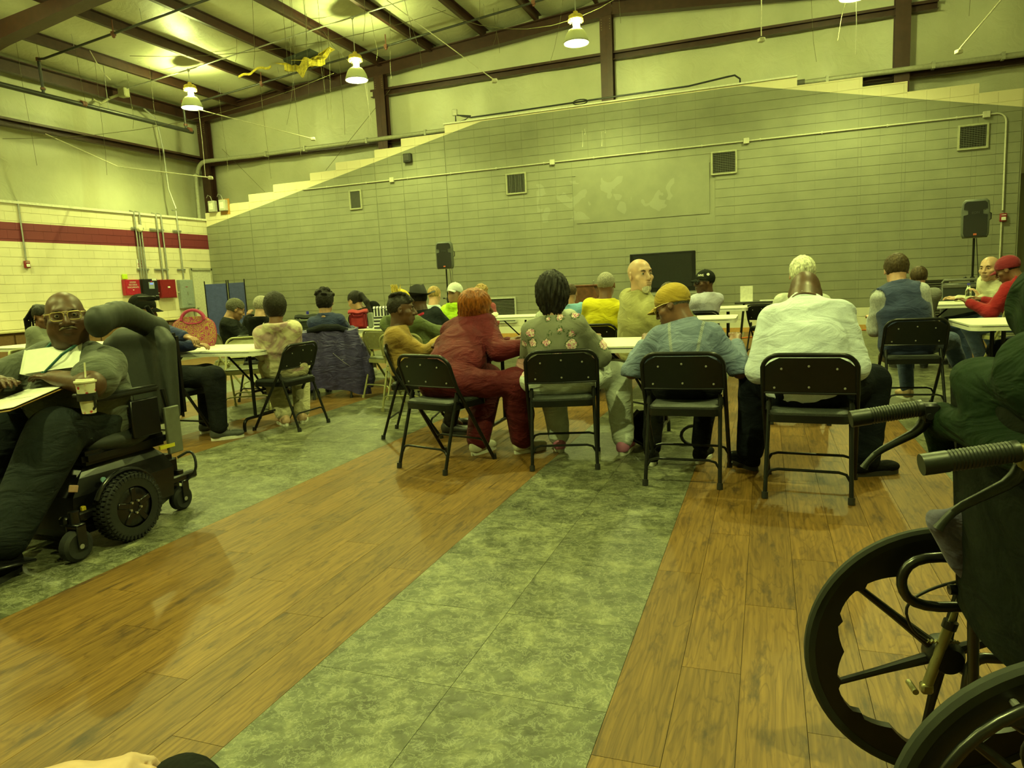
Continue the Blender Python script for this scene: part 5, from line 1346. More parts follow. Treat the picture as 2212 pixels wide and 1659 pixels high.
    if facef:
        for q in (-1, 1):
            e = MB().sph((q*.032, .0712, .008), (.0128, .0118, .0108), 14, 10).build('eye', eye_w, t); e.data.transform(Hm)
            MB().sph((q*.032+facef*.003*0, .0822, .0075), (.0056, .0022, .0052), 12, 8).build('iris', eye_d, e).data.transform(Hm)
            MB().tube([(q*.017, .0885, .025), (q*.031, .0885, .031), (q*.047, .077, .027)], [.0035, .004, .002], 8).build('eyebrow', hairm('brow_'+str(hairc.name if hairc else 'x'), (.03, .02, .012) if sk not in ('pale', 'pink') else (.30, .22, .12)), t).data.transform(Hm)
        lm_ = skin('lip_'+str(sk), dk(SK[sk], .72) if not lipc else lipc)
        MB().sph((0, .0935, -.0555), (.021, .0075, .0045), 14, 8).sph((0, .0925, -.069), (.018, .008, .0055), 14, 8).build('lips', lm_, t).data.transform(Hm)
    if hatk: hat(hatk, t, Hm, hs, hatm)
    return dict(t=t, Hm=Hm, N=N, T=T, arms=arms, lg=lg, sd=sd, fw=fw, tan=tan, body=body, cl=cl, P=P)
SK = dict(dark=(.085, .042, .022), brown=(.17, .085, .045), tan=(.32, .185, .10), pale=(.52, .34, .22), pink=(.55, .33, .22), olive=(.28, .17, .095))
# ---------------------------------------------------------------- the people
navy_j = cloth('denim_dark', (.018, .022, .035), (.03, .037, .055)); jeans = cloth('jeans_blue', (.045, .07, .15), (.07, .10, .20)); khaki = cloth('khaki', (.26, .19, .08)); blkp = cloth('black_trousers', (.012, .013, .014))
hb = hairm('hair_black', (.012, .010, .008)); hbc = hairm('hair_black_curly', (.018, .014, .010), True); hg = hairm('hair_grey', (.28, .26, .20), True); hw = hairm('hair_white', (.72, .68, .52)); hr = hairm('hair_red', (.24, .07, .012), rough=.3); hbr = hairm('hair_brown', (.06, .04, .02)); hbl = hairm('hair_blond', (.35, .22, .08)); hsalt = hairm('hair_salt', (.09, .085, .06), True)
def floral():
    m, n, l, b = nt('floral_fleece'); tc = n.new('ShaderNodeTexCoord')
    v = n.new('ShaderNodeTexVoronoi'); v.inputs['Scale'].default_value = 10.5; v.inputs['Randomness'].default_value = .55; mp = n.new('ShaderNodeMapping'); mp.inputs['Scale'].default_value = (1, .0, 1); l.new(tc.outputs['Object'], mp.inputs[0]); l.new(mp.outputs[0], v.inputs['Vector'])
    ns = tex_noise(n, l, 38, 4, .6, .8); ns2 = tex_noise(n, l, 60, 2, .5, 1.5)
    d = math_(n, l, 'ADD', v.outputs['Distance'], math_(n, l, 'MULTIPLY', math_(n, l, 'SUBTRACT', ns.outputs[0], .5), .34))
    petal = ramp(n, l, ns2.outputs[0], [(.36, (.36, .07, .17)), (.46, (.55, .20, .30)), (.52, (.68, .60, .48)), (.7, (.75, .68, .55))]).outputs[0]
    c = mixc(n, l, math_(n, l, 'LESS_THAN', d, .45), (.175, .18, .135), (.05, .07, .03))
    lf = math_(n, l, 'MULTIPLY', math_(n, l, 'LESS_THAN', d, .46), math_(n, l, 'GREATER_THAN', ns2.outputs[0], .5))
    c = mixc(n, l, lf, (.175, .18, .135), (.05, .075, .03))
    c = mixc(n, l, math_(n, l, 'LESS_THAN', d, .37), c, petal)
    l.new(c, b.inputs['Base Color']); b.inputs['Roughness'].default_value = .9
    f = tex_noise(n, l, 260, 2); bump(n, l, b, f.outputs[0], .3, .001, bump(n, l, b, tex_noise(n, l, 6, 3, .5, 1.2).outputs[0], .5, .03)); return m
def tiedye():
    m, n, l, b = nt('tie_dye'); t = tex_noise(n, l, 4.5, 4, .55, 1.6)
    c = ramp(n, l, t.outputs[0], [(.40, (.62, .57, .38)), (.48, (.58, .50, .36)), (.56, (.40, .26, .26)), (.66, (.44, .30, .30))]).outputs[0]
    l.new(c, b.inputs['Base Color']); b.inputs['Roughness'].default_value = .9
    bump(n, l, b, tex_noise(n, l, 6, 3, .5, 1.6).outputs[0], .7, .03); return m
def denim():
    m, n, l, b = nt('denim_light'); t = tex_noise(n, l, 7, 6, .65); f = tex_noise(n, l, 300, 2, sx=(1, 1, .3))
    g = n.new('ShaderNodeTexCoord'); sp = n.new('ShaderNodeSeparateXYZ'); l.new(g.outputs['Object'], sp.inputs[0])
    c = ramp(n, l, t.outputs[0], [(.3, (.10, .135, .22)), (.7, (.19, .24, .35))]).outputs[0]
    ax = math_(n, l, 'ABSOLUTE', sp.outputs[0]); sl = math_(n, l, 'MULTIPLY_ADD', sp.outputs[2], .16, -.045)
    s1 = math_(n, l, 'ABSOLUTE', math_(n, l, 'SUBTRACT', ax, sl)); 
    zl = math_(n, l, 'ABSOLUTE', math_(n, l, 'SUBTRACT', sp.outputs[2], .985))
    yok = math_(n, l, 'MULTIPLY', math_(n, l, 'LESS_THAN', zl, .006), math_(n, l, 'LESS_THAN', ax, .19))
    ver = math_(n, l, 'MULTIPLY', math_(n, l, 'LESS_THAN', s1, .009), math_(n, l, 'LESS_THAN', sp.outputs[2], .985))
    seam = math_(n, l, 'MAXIMUM', yok, ver)
    dots = math_(n, l, 'GREATER_THAN', math_(n, l, 'FRACT', math_(n, l, 'MULTIPLY', math_(n, l, 'ADD', sp.outputs[2], sp.outputs[0]), 85.0)), .45)
    c = mixc(n, l, math_(n, l, 'MULTIPLY', seam, math_(n, l, 'MULTIPLY_ADD', dots, .5, .2)), c, (.34, .36, .30))
    l.new(c, b.inputs['Base Color']); b.inputs['Roughness'].default_value = .85
    b1 = bump(n, l, b, tex_noise(n, l, 7, 4, .5, 1.5, sx=(1, 1, 1.8)).outputs[0], .8, .03); b2 = bump(n, l, b, f.outputs[0], .4, .001, b1); bump(n, l, b, seam, .6, .003, b2); return m
def check():
    m, n, l, b = nt('small_check'); tc = n.new('ShaderNodeTexCoord'); sp = n.new('ShaderNodeSeparateXYZ'); l.new(tc.outputs['Object'], sp.inputs[0])
    g = lambda o: math_(n, l, 'GREATER_THAN', math_(n, l, 'FRACT', math_(n, l, 'MULTIPLY', o, 75.0)), .72)
    k = math_(n, l, 'MAXIMUM', g(sp.outputs[2]), math_(n, l, 'MAXIMUM', g(sp.outputs[0]), 0.0))
    l.new(mixc(n, l, math_(n, l, 'MULTIPLY', k, .55), (.55, .55, .68), (.30, .28, .48)), b.inputs['Base Color']); b.inputs['Roughness'].default_value = .85
    bump(n, l, b, tex_noise(n, l, 6, 3, .5, 1.3).outputs[0], .6, .03); return m
def plaidgrey():
    m, n, l, b = nt('fine_plaid'); v = tex_noise(n, l, 90, 2, sx=(1, 1, .6)); l.new(ramp(n, l, v.outputs[0], [(.45, (.42, .43, .46)), (.55, (.33, .34, .38))]).outputs[0], b.inputs['Base Color']); b.inputs['Roughness'].default_value = .9; return m
black_c = cloth('black_knit', (.016, .018, .015)); 
def glasses(pr, mat, lens=None, sc=1.):
    t, H = pr['t'], pr['Hm']; o = None
    for q in (-1, 1):
        pts = [Vector((q*.033+.0265*math.copysign(abs(math.cos(a))**.55, math.cos(a)), .100-.25*abs(q*.033+.0265*math.cos(a))**2*8, .008+.0185*math.copysign(abs(math.sin(a))**.6, math.sin(a))-.003)) for a in [2*math.pi*k/24 for k in range(24)]]
        m = MB().tube(pts, .0019*sc, 6, closed=True).tube([(q*.060, .088, .018), (q*.074, .078, .018), (q*.080, .02, .016), (q*.083, -.015, .008)], .0022*sc, 6)
        if o is None:
            m.tube([(-.008, .1, .014), (0, .103, .018), (.008, .1, .014)], .0018, 6).tube([(-.012, .1, .024), (.012, .1, .024)], .0016, 6); o = m.build('glasses', mat, t); o.data.transform(H)
        else: x = m.build('glasses_rim', mat, o); x.data.transform(H)
        if lens:
            mm = MB(); vs = [mm.bm.verts.new(p) for p in pts]; mm.bm.faces.new(vs); mm.build('lens', lens, o).data.transform(H)
    return o
ws_black = (blks, blks, 'plain')
# nearest row, left to right
p = person('bald person with gold-rimmed glasses and grey t-shirt seated in the power wheelchair, papers on lap', -3.40, 2.78, 180, (-3.34, 2.60, 1.145), 128, -2, 3, s=1.12, fat=.06, sh=.215, bulge=.05, sk='dark', seat=.50,
    hands=[(-.13, .34, .86), (.14, .42, .85)], poles=[(-1.3, -.8, .05), (1.2, -.8, -.1)], curl=.35, facef=True, heavy=1, near=True, sleeve='short', topm=cloth('grey_tee', (.085, .095, .075), (.11, .12, .095), wr=.9), top='t_shirt',
    pants=cloth('dark_slacks', (.030, .038, .040), (.04, .05, .052), wr=.6), feet=[(-.16, .72, .14), (.16, .70, .14)], knees=[(-.20, .42, .60), (.20, .42, .60)], shoes=(cloth('black_shoe', (.012, .012, .012)), blks), seed=2.2, headk=dict(nose=1.35, lip=1.35, jaw=1.12), shins=1.5, bs=1.12)
P1 = p
glasses(p, plain('gold_wire', (.55, .42, .18), .3, .6), glass('lens_glass', (.95, .95, .9)), 1.3)
cord = [(.10*math.cos(a), .075*math.sin(a), -.02+.03*math.sin(a)) for a in [k*.5 for k in range(14)]]
N = p['N']; lan = MB().tube([N+Vector((-.12, .05, .04)) if 0 else Vector(N)+Vector((-.10, .02, .03)), Vector(N)+Vector((-.09, .13, -.03)), Vector(N)+Vector((-.02, .19, -.12)), Vector(N)+Vector((.05, .14, -.03)), Vector(N)+Vector((.09, .03, .03))], .007, 8).build('lanyard', plain('green_cord', (.02, .10, .09), .6), p['t'])
M_ = p['Hm']
mo = MB().tube([(-.034, .088, -.054), (-.018, .098, -.046), (0, .102, -.043), (.018, .098, -.046), (.034, .088, -.054)], [.002, .005, .0055, .005, .002], 8).build('moustache', hairm('moustache_grey', (.16, .13, .08)), p['t']); mo.data.transform(M_)
person('person at far left with long black braids and a grey sweatshirt, turned to the right', -7.33, 5.35, 60, (-7.30, 5.42, 1.10), 95, 12, 0, s=1.02, fat=0.025, sk='brown', hands=[(-.1, .4, .76), (.1, .42, .76)], fem=1, facef=True, hair='braids', hairc=hb, topm=cloth('grey_sweat', (.17, .18, .13)), top='sweatshirt', pants=navy_j, shoes=ws_black, seed=1.3)
person('person at far left edge, only a bald brown head bent low is in view', -6.15, 3.75, 40, (-6.12, 3.95, .86), 60, 40, 0, s=.95, sk='brown', bulge=.10, topm=black_c, pants=blkp, seed=4.4, seat=.30)
p = person('person in a navy sweatshirt and black cap, smiling down at the left table', -4.93, 4.60, 30, (-5.27, 4.86, 1.135), 62, 14, 0, s=1.06, fat=0.022, sh=0.191, sk='tan', hands=[(.05, .52, .78), (.50, .40, .775)], poles=[(-.35, -.2, -.8), (.35, -.3, -.5)], facef=True, near=True, hair='short', hairc=hsalt, hatk='cap', hatm=cloth('cap_black', (.018, .018, .015), wr=.3),
    topm=cloth('navy_sweat', (.018, .026, .092), (.028, .038, .12), wr=.7), top='sweatshirt', pants=cloth('black_denim', (.012, .014, .018), (.02, .023, .03)), feet=[(-.05, .38), (.38, .35)], knees=[(-.02, .42, .54), (.36, .36, .55)], shoes=(plain('shoe_dark', (.05, .055, .05), .6), whs), seed=1.9, shins=1.25)
p = person('person with short black hair in a cream and mauve tie-dye hoodie, seen from behind', -4.13, 5.30, -42, (-4.12, 5.22, 1.09), -28, 6, 0, s=1.04, fat=0.012, sh=0.182, sk='brown', bulge=.02, fem=.5, hands=[(-.16, .38, .62), (.12, .40, .62)], near=True, hair='afro', hairc=hbc, hood=True, topm=tiedye(), top='hoodie', pants=cloth('cream_pants', (.50, .46, .30), wr=.8),
    feet=[(-.05, .12), (.12, .18)], knees=[(-.13, .40, .54), (.16, .40, .54)], shoes=(plain('pink_slipper', (.50, .33, .22), .7), whs), seed=2.7, shins=1.35, hemz=.47)
person('person with curly black hair in a navy jacket, purple coat over their chair', -4.80, 7.02, -25, (-4.82, 7.00, 1.10), -20, 8, 0, s=1.14, fat=0.000, sh=0.191, sk='tan', bulge=.05, hair='curly', hairc=hb, near=True, collar=True, hands=[(-.15, .42, .76), (.2, .42, .76)], topm=cloth('navy_fleece', (.024, .034, .095), (.038, .05, .13), wr=.8), top='jacket', pants=blkp, shoes=ws_black, seed=3.1)
person('person with cornrows in a long ponytail, black top, head turned left', -5.05, 8.75, -45, (-5.24, 8.30, 1.08), -75, 22, 0, s=1.10, fat=0.037, sh=0.203, sk='tan', fem=1, facef=True, hair='ponytail', hairc=hb, hands=[(-.15, .3, .76), (.2, .3, .76)], topm=black_c, top='t_shirt', pants=cloth('leopard_leggings', (.10, .08, .03)), shoes=(whs, whs), seed=1.1)
person('person in a black puffer jacket with short hair, resting a cheek on one hand', -6.22, 7.02, 62, (-6.20, 7.10, 1.06), 40, 25, 0, s=1.05, fat=0.019, sk='tan', facef=True, hair='short', hairc=hsalt, hands=[(.15, .36, .76), (.10, .22, .93)], topm=cloth('puffer_black', (.02, .024, .020), (.03, .034, .028), wr=1), top='jacket', pants=blkp, shoes=ws_black, seed=5.1, fold_amp=.014)
person('person in a black hooded jacket, grey hair half hidden behind the tie-dye hoodie', -5.50, 6.72, 5, (-5.40, 6.62, 1.09), 10, 10, 0, s=.95, fat=0.019, sk='pale', hair='short', hairc=hg, hood=True, topm=black_c, top='jacket', pants=blkp, shoes=ws_black, seed=5.9)
p = person('person in a mustard pullover with a yellow-tipped mohawk, arms crossed, grinning to the right', -2.86, 5.16, 68, (-2.84, 5.20, 1.035), 66, 2, -4, s=1.05, fat=0.000, sh=0.188, sk='dark', bulge=.10, facef=True, near=True, hair='mohawk', hairc=hbc, hands=[(.20, .30, .74), (-.14, .34, .77)], poles=[(-.6, .1, -1), (.6, .1, -1)], curl=.9, topm=cloth('mustard_knit', (.30, .185, .045), (.36, .23, .06), wr=.7), top='pullover', pants=cloth('dark_brown_pants', (.03, .025, .018)), shoes=(plain('black_shoe2', (.015, .015, .014), .5), blks), seed=6.3, headk=dict(nose=1.4, lip=1.3))
M_ = p['Hm']
tf = MB(); rs = random.Random(5)
for k in range(60):
    a = rs.uniform(0, 6.28); r_ = rs.uniform(0, .03); b0 = Vector((r_*math.cos(a), -.045+r_*math.sin(a), .105)); tf.tube([b0, b0+Vector((rs.uniform(-.012, .012), rs.uniform(-.03, .01), rs.uniform(.06, .10)))], [.008, .002], 5)
o = tf.build('hair_tuft', hairm('hair_yellow', (.55, .42, .08)), p['t']); o.data.transform(M_); o['kind'] = 'stuff'
MB().box((0, .1015, -.0625), (.024, .003, .005), bev=.001).build('teeth', plain('teeth', (.7, .66, .5), .3, bs_=0), p['t']).data.transform(M_)
person('person in an olive hooded jacket and yellow cap, half hidden behind the mustard pullover', -3.42, 6.35, 8, (-3.44, 6.30, 1.065), 0, 14, 0, s=1.05, fat=0.037, sh=0.212, sk='brown', hair='buzz', hairc=hb, hood=True, hatk='cap', hatm=cloth('cap_yellow', (.60, .45, .02), wr=.2), hands=[(-.2, .42, .76), (.2, .42, .76)], topm=cloth('olive_fleece', (.085, .11, .035), (.11, .14, .05)), top='hoodie', pants=blkp, shoes=ws_black, seed=7.3)
p = person('person in a black cowboy hat and glasses, dark jacket with a red collar, looking left', -3.60, 7.30, 0, (-3.81, 7.38, 1.07), -62, 12, 0, s=1.12, fat=0.012, sh=0.191, sk='dark', facef=True, hair='buzz', hairc=hb, hatk='cowboy', hatm=plain('felt_black', (.012, .012, .012), .8), collar=True, hands=[(-.2, .42, .76), (.2, .42, .76)], topm=cloth('jacket_slate', (.03, .038, .045), (.045, .055, .06)), top='jacket', pants=navy_j, shoes=ws_black, seed=8.1)
glasses(p, plain('gold_wire', (.55, .42, .18), .3, .6), None, 1.3)
N, tan, fw, sd = p['N'], p['tan'], p['fw'], p['sd']
MB().tube([Vector(N-fw*.02+sd*.085-tan*.03), Vector(N-fw*.09+sd*.04-tan*.04), Vector(N-fw*.10-sd*.04-tan*.04), Vector(N-fw*.02-sd*.085-tan*.03)], .024, 10).build('collar', cloth('collar_red', (.42, .02, .05)), p['t'])
person('person in a pale blue-white shirt, only one shoulder seen behind the mohawk', -4.50, 8.95, 0, (-4.36, 8.95, 1.10), 0, 10, 0, s=1.1, sk='pink', hair='buzz', hairc=hbl, topm=cloth('pale_blue', (.50, .56, .58)), pants=jeans, shoes=ws_black, seed=2.0)
person('person in a bright lime hoodie and white cap worn backwards', -3.90, 8.68, 8, (-3.90, 8.60, 1.12), 188, -8, 0, s=1.12, fat=0.025, sh=0.203, sk='tan', hatk='cap', hatm=cloth('cap_white', (.62, .64, .62), wr=.2), hood=True, hands=[(-.2, .42, .76), (.2, .42, .76)], topm=cloth('lime_fleece', (.50, .80, .02), (.58, .88, .04)), top='hoodie', pants=blkp, shoes=ws_black, seed=3.7)
p = person('person with copper-red hair in maroon velour, leaning far to the right', -2.12, 4.32, 28, (-1.99, 4.78, 1.05), 72, 8, 38, s=1.06, fat=0.034, sh=0.200, shyaw=-5, bulge=.05, sk='brown', fem=1, near=True, facef=True, hair='bob', hairc=hr, hands=[(.02, .66, .78), (.34, .60, .775)], poles=[(-.35, -.2, -.3), (.35, -.4, -.5)], topm=cloth('maroon_velour', (.095, .004, .010), (.125, .007, .015), .75, .9, .03), top='jacket',
    pants=cloth('maroon_velour2', (.091, .004, .010), (.105, .006, .013), .75, .7, .03), feet=[(.02, .30), (.26, .52)], knees=[(-.02, .46, .52), (.32, .44, .52)], shoes=(plain('white_trainer', (.50, .48, .38), .5), whs), seed=9.3, shins=1.55, hood=True, hemz=.50)
p = person('person with short reddish-blond hair in a pink shirt, facing the camera at the back', -4.40, 11.0, 175, (-4.41, 10.8, 1.06), 160, 5, 0, s=1.15, sk='pink', facef=True, hair='curly', hairc=hbl, hands=[(-.15, .35, .80), (.15, .35, .80)], topm=cloth('pink_shirt', (.32, .07, .08)), pants=khaki, shoes=ws_black, seed=1.5)
p = person('person with thick black hair in a grey flowered sweatshirt and pale sweatpants, from behind', -1.30, 4.48, -8, (-1.36, 4.60, 1.105), -12, 14, 0, s=1.14, fat=.030, sh=.19, bulge=.02, sk='olive', fem=1, near=True, hair='crop', hairc=hb, hands=[(-.14, .42, .78), (.22, .40, .78)], poles=[(-.35, -.3, -.6), (.35, -.3, -.6)], topm=floral(), top='sweatshirt', pants=cloth('pale_sweats', (.55, .60, .55), (.63, .68, .62), wr=.7),
    feet=[(-.06, .28), (.40, .20)], knees=[(-.12, .42, .53), (.36, .40, .54)], shoes=(plain('pink_trainer', (.48, .16, .32), .6), whs), sock=cloth('pink_sock', (.45, .22, .24)), seed=10.7, shins=1.35, hemz=.56, hip=1.5, bs=1.0)
person('person in a pale grey hooded sweatshirt, mostly hidden behind the black-haired head', -2.05, 7.15, 0, (-2.06, 7.10, 1.04), 0, 10, 0, s=1.05, fat=0.019, sh=0.191, sk='tan', hair='short', hairc=hb, hood=True, hands=[(-.2, .40, .76), (.2, .40, .76)], topm=cloth('pale_grey', (.42, .44, .36)), pants=jeans, shoes=ws_black, seed=11.1)
person('person with short dark hair in a light blue t-shirt, seen from behind', -2.42, 9.25, 0, (-2.47, 9.2, 1.04), 2, 8, 0, s=1.12, sk='tan', hair='buzz', hairc=hbr, hands=[(-.2, .40, .76), (.2, .40, .76)], topm=cloth('light_blue', (.20, .42, .62)), sleeve='short', top='t_shirt', pants=jeans, shoes=ws_black, seed=12.3)
person('person with grey cropped hair in a bright yellow shirt, seen from behind', -1.60, 7.05, 0, (-1.53, 7.12, 1.145), 4, 6, 0, s=1.10, fat=0.022, sh=0.197, sk='brown', hair='buzz', hairc=hg, near=True, hands=[(-.2, .40, .76), (.2, .40, .76)], topm=cloth('bright_yellow', (.72, .62, .015), (.78, .68, .02)), top='t_shirt', pants=khaki, shoes=(plain('tan_shoe', (.3, .2, .1), .6), blks), seed=13.9)
p = person('bald bearded person in a tan collared jacket, looking back over the right shoulder', -1.04, 5.95, 30, (-.965, 5.82, 1.225), 138, -2, 2, s=1.14, fat=0.019, sh=.215, bs=1.12, shyaw=25, bulge=.02, sk='pale', facef=True, near=True, hair=None, collar=True, hands=[(.0, .40, .70), (.24, .34, .70)], topm=cloth('tan_jacket', (.33, .31, .13), (.40, .37, .16), wr=.5), top='jacket', pants=cloth('brown_pants', (.16, .09, .035)), feet=[(-.1, .42), (.2, .40)], shoes=ws_black, seed=14.5, coll_r=.082)
MB().sph((0, .060, -.096), (.036, .033, .036), 16, 12).build('beard', hairm('beard_white', (.50, .46, .34)), p['t']).data.transform(p['Hm'])
p = person('person in a faded denim jacket and mustard cap, head turned left, seen from behind', -.46, 4.30, 0, (-.56, 4.53, 1.015), -82, 24, 10, s=1.06, fat=.015, sh=.195, bulge=.09, sk='brown', near=True, facef=True, hair='buzz', hairc=hsalt, hatk='cap', hatm=cloth('cap_mustard', (.42, .28, .03), (.50, .34, .05), wr=.8), collar=True, hands=[(-.30, .34, .77), (.28, .38, .76)], poles=[(-.35, -.2, -.5), (.35, -.2, -.6)], topm=denim(), top='jacket', pants=blkp,
    feet=[(-.24, .20), (.06, .30)], knees=[(-.24, .42, .54), (.10, .44, .54)], shoes=(cloth('black_shoe', (.012, .012, .012)), whs), seed=15.1, hemz=.60)
glasses(p, plain('gold_wire', (.55, .42, .18), .3, .6), None, 1.2)
p = person('person in a checked lilac shirt and black cap with sunglasses, head turned left', -.75, 9.2, -40, (-.73, 9.1, 1.115), -118, 2, 0, s=1.14, fat=0.025, sh=0.203, sk='dark', facef=True, hair='buzz', hairc=hb, hatk='cap', hatm=cloth('cap_dark', (.03, .033, .026), wr=.2), collar=True, hands=[(-.2, .40, .76), (.2, .40, .76)], topm=check(), top='shirt', pants=jeans, shoes=ws_black, seed=16.7, hemz=.50)
glasses(p, blackp, plain('dark_lens', (.01, .01, .01), .15), 1.6)
text('cap_lettering', 'NVE', .034, whitet, p['Hm'] @ Matrix.Translation((-.060, .056, .075)) @ Matrix.Rotation(R(228), 4, 'Z') @ FACE_S, p['t'], .008)
MB().cyl((-.080, -.015, .080), (-.090, -.015, .082), .015, 16).build('cap_patch', whitet, p['t']).data.transform(p['Hm'])
person('person in an olive shirt with dark hair, hidden behind the mustard cap', -.93, 7.2, 0, (-.91, 7.12, 1.01), 0, 16, 0, s=1.05, fat=0.031, sh=0.203, sk='brown', hair='short', hairc=hbr, hands=[(-.2, .40, .76), (.2, .40, .76)], topm=cloth('olive_shirt', (.13, .17, .045)), pants=blkp, shoes=ws_black, seed=17.3)
p = person('broad person in a white long-sleeved pullover, bald head bowed, seen from behind', .225, 4.10, 3, (.215, 4.52, 1.055), 3, 58, 0, s=1.12, fat=.035, sh=.205, bulge=.13, sk='dark', near=True, heavy=1, hands=[(-.15, .38, .58), (.15, .38, .58)], poles=[(-.28, -.25, -1), (.28, -.25, -1)], topm=cloth('white_knit', (.66, .72, .86), (.72, .79, .92), wr=.55), top='pullover', pants=cloth('navy_trousers', (.014, .018, .026), (.02, .026, .036)),
    feet=[(-.34, .36, .085, -.6, .8), (.30, .34, .085, .8, .5)], knees=[(-.30, .42, .54), (.32, .40, .54)], shoes=(cloth('black_shoe', (.012, .012, .012)), blks), seed=18.1, hemz=.50, shins=1.35, fold_amp=.009, bs=1.06)
person('person with white hair, head showing above the bowed bald head, seen from behind', .25, 6.15, 0, (.27, 6.1, 1.165), 3, 4, 0, s=1.16, fat=0.006, sh=0.185, sk='pink', hair='short', hairc=hw, near=True, hands=[(-.2, .40, .76), (.2, .40, .76)], topm=cloth('white_shirt', (.6, .62, .55)), pants=navy_j, shoes=ws_black, seed=19.9)
p = person('person with dark hair in a navy fleece vest over grey shirt sleeves, seen from behind', 1.12, 6.62, -2, (1.04, 6.82, 1.155), -4, 20, 0, s=1.13, bs=.97, fat=0.022, sh=0.200, bulge=.09, sk='pink', near=True, hair='short', hairc=hbr, hands=[(-.22, .40, .74), (.22, .40, .74)], poles=[(-.08, -.3, -1), (.08, -.3, -1)], topm=plaidgrey(), top='shirt', vest=cloth('navy_vest', (.034, .048, .12), (.045, .062, .15)), pants=jeans, feet=[(.10, .5), (.55, .55, .22, .8, .6)], knees=[(.05, .46, .53), (.42, .50, .52)], shoes=(plain('tan_shoe', (.3, .22, .12), .6), whs), seed=20.3)
person('person with short brown hair just showing past the vest man shoulder', 1.60, 8.95, 0, (1.57, 8.85, 1.055), 0, 10, 0, s=1.0, sk='pink', hair='short', hairc=hbr, topm=cloth('grey_tee2', (.2, .2, .18)), pants=jeans, shoes=ws_black, seed=21.1)
person('bald person in a cream sweater at the right, talking toward the left', 2.55, 9.55, -95, (2.33, 9.25, 1.12), -140, 3, 0, s=1.12, fat=0.019, sh=0.191, sk='pale', facef=True, near=True, hands=[(-.2, .30, .80), (.2, .40, .78)], topm=cloth('cream_sweater', (.58, .56, .40), wr=.4), top='sweater', pants=jeans, shoes=ws_black, seed=22.7)
person('person in a red hoodie and red cap at the right, leaning on the table', 2.55, 8.55, -35, (2.36, 8.72, 1.10), -60, 25, 0, s=1.08, fat=0.019, sh=0.197, sk='brown', facef=True, hair='buzz', hairc=hb, hatk='cap', hatm=cloth('cap_red', (.20, .014, .028), wr=.4), hood=True, hands=[(-.36, .42, .78), (-.08, .50, .79)], topm=cloth('red_fleece', (.26, .008, .014), (.32, .012, .02)), top='hoodie', pants=jeans, shoes=(blks, blks), seed=23.1, knees=[(-.42, .34, .53), (-.1, .46, .53)])
person('person in a pink sweater at the right edge, arm seen past the dark green jacket', 2.28, 6.55, -60, (2.42, 6.5, 1.10), -60, 10, 0, s=1.05, fat=0.019, sk='pale', hair='short', hairc=hbr, hands=[(-.1, .42, .76), (.12, .40, .76)], poles=[(-1.2, -.2, -.5), (.6, -.3, -.6)], topm=cloth('pink_sweater', (.45, .14, .26)), top='sweater', pants=navy_j, shoes=ws_black, seed=24.3)
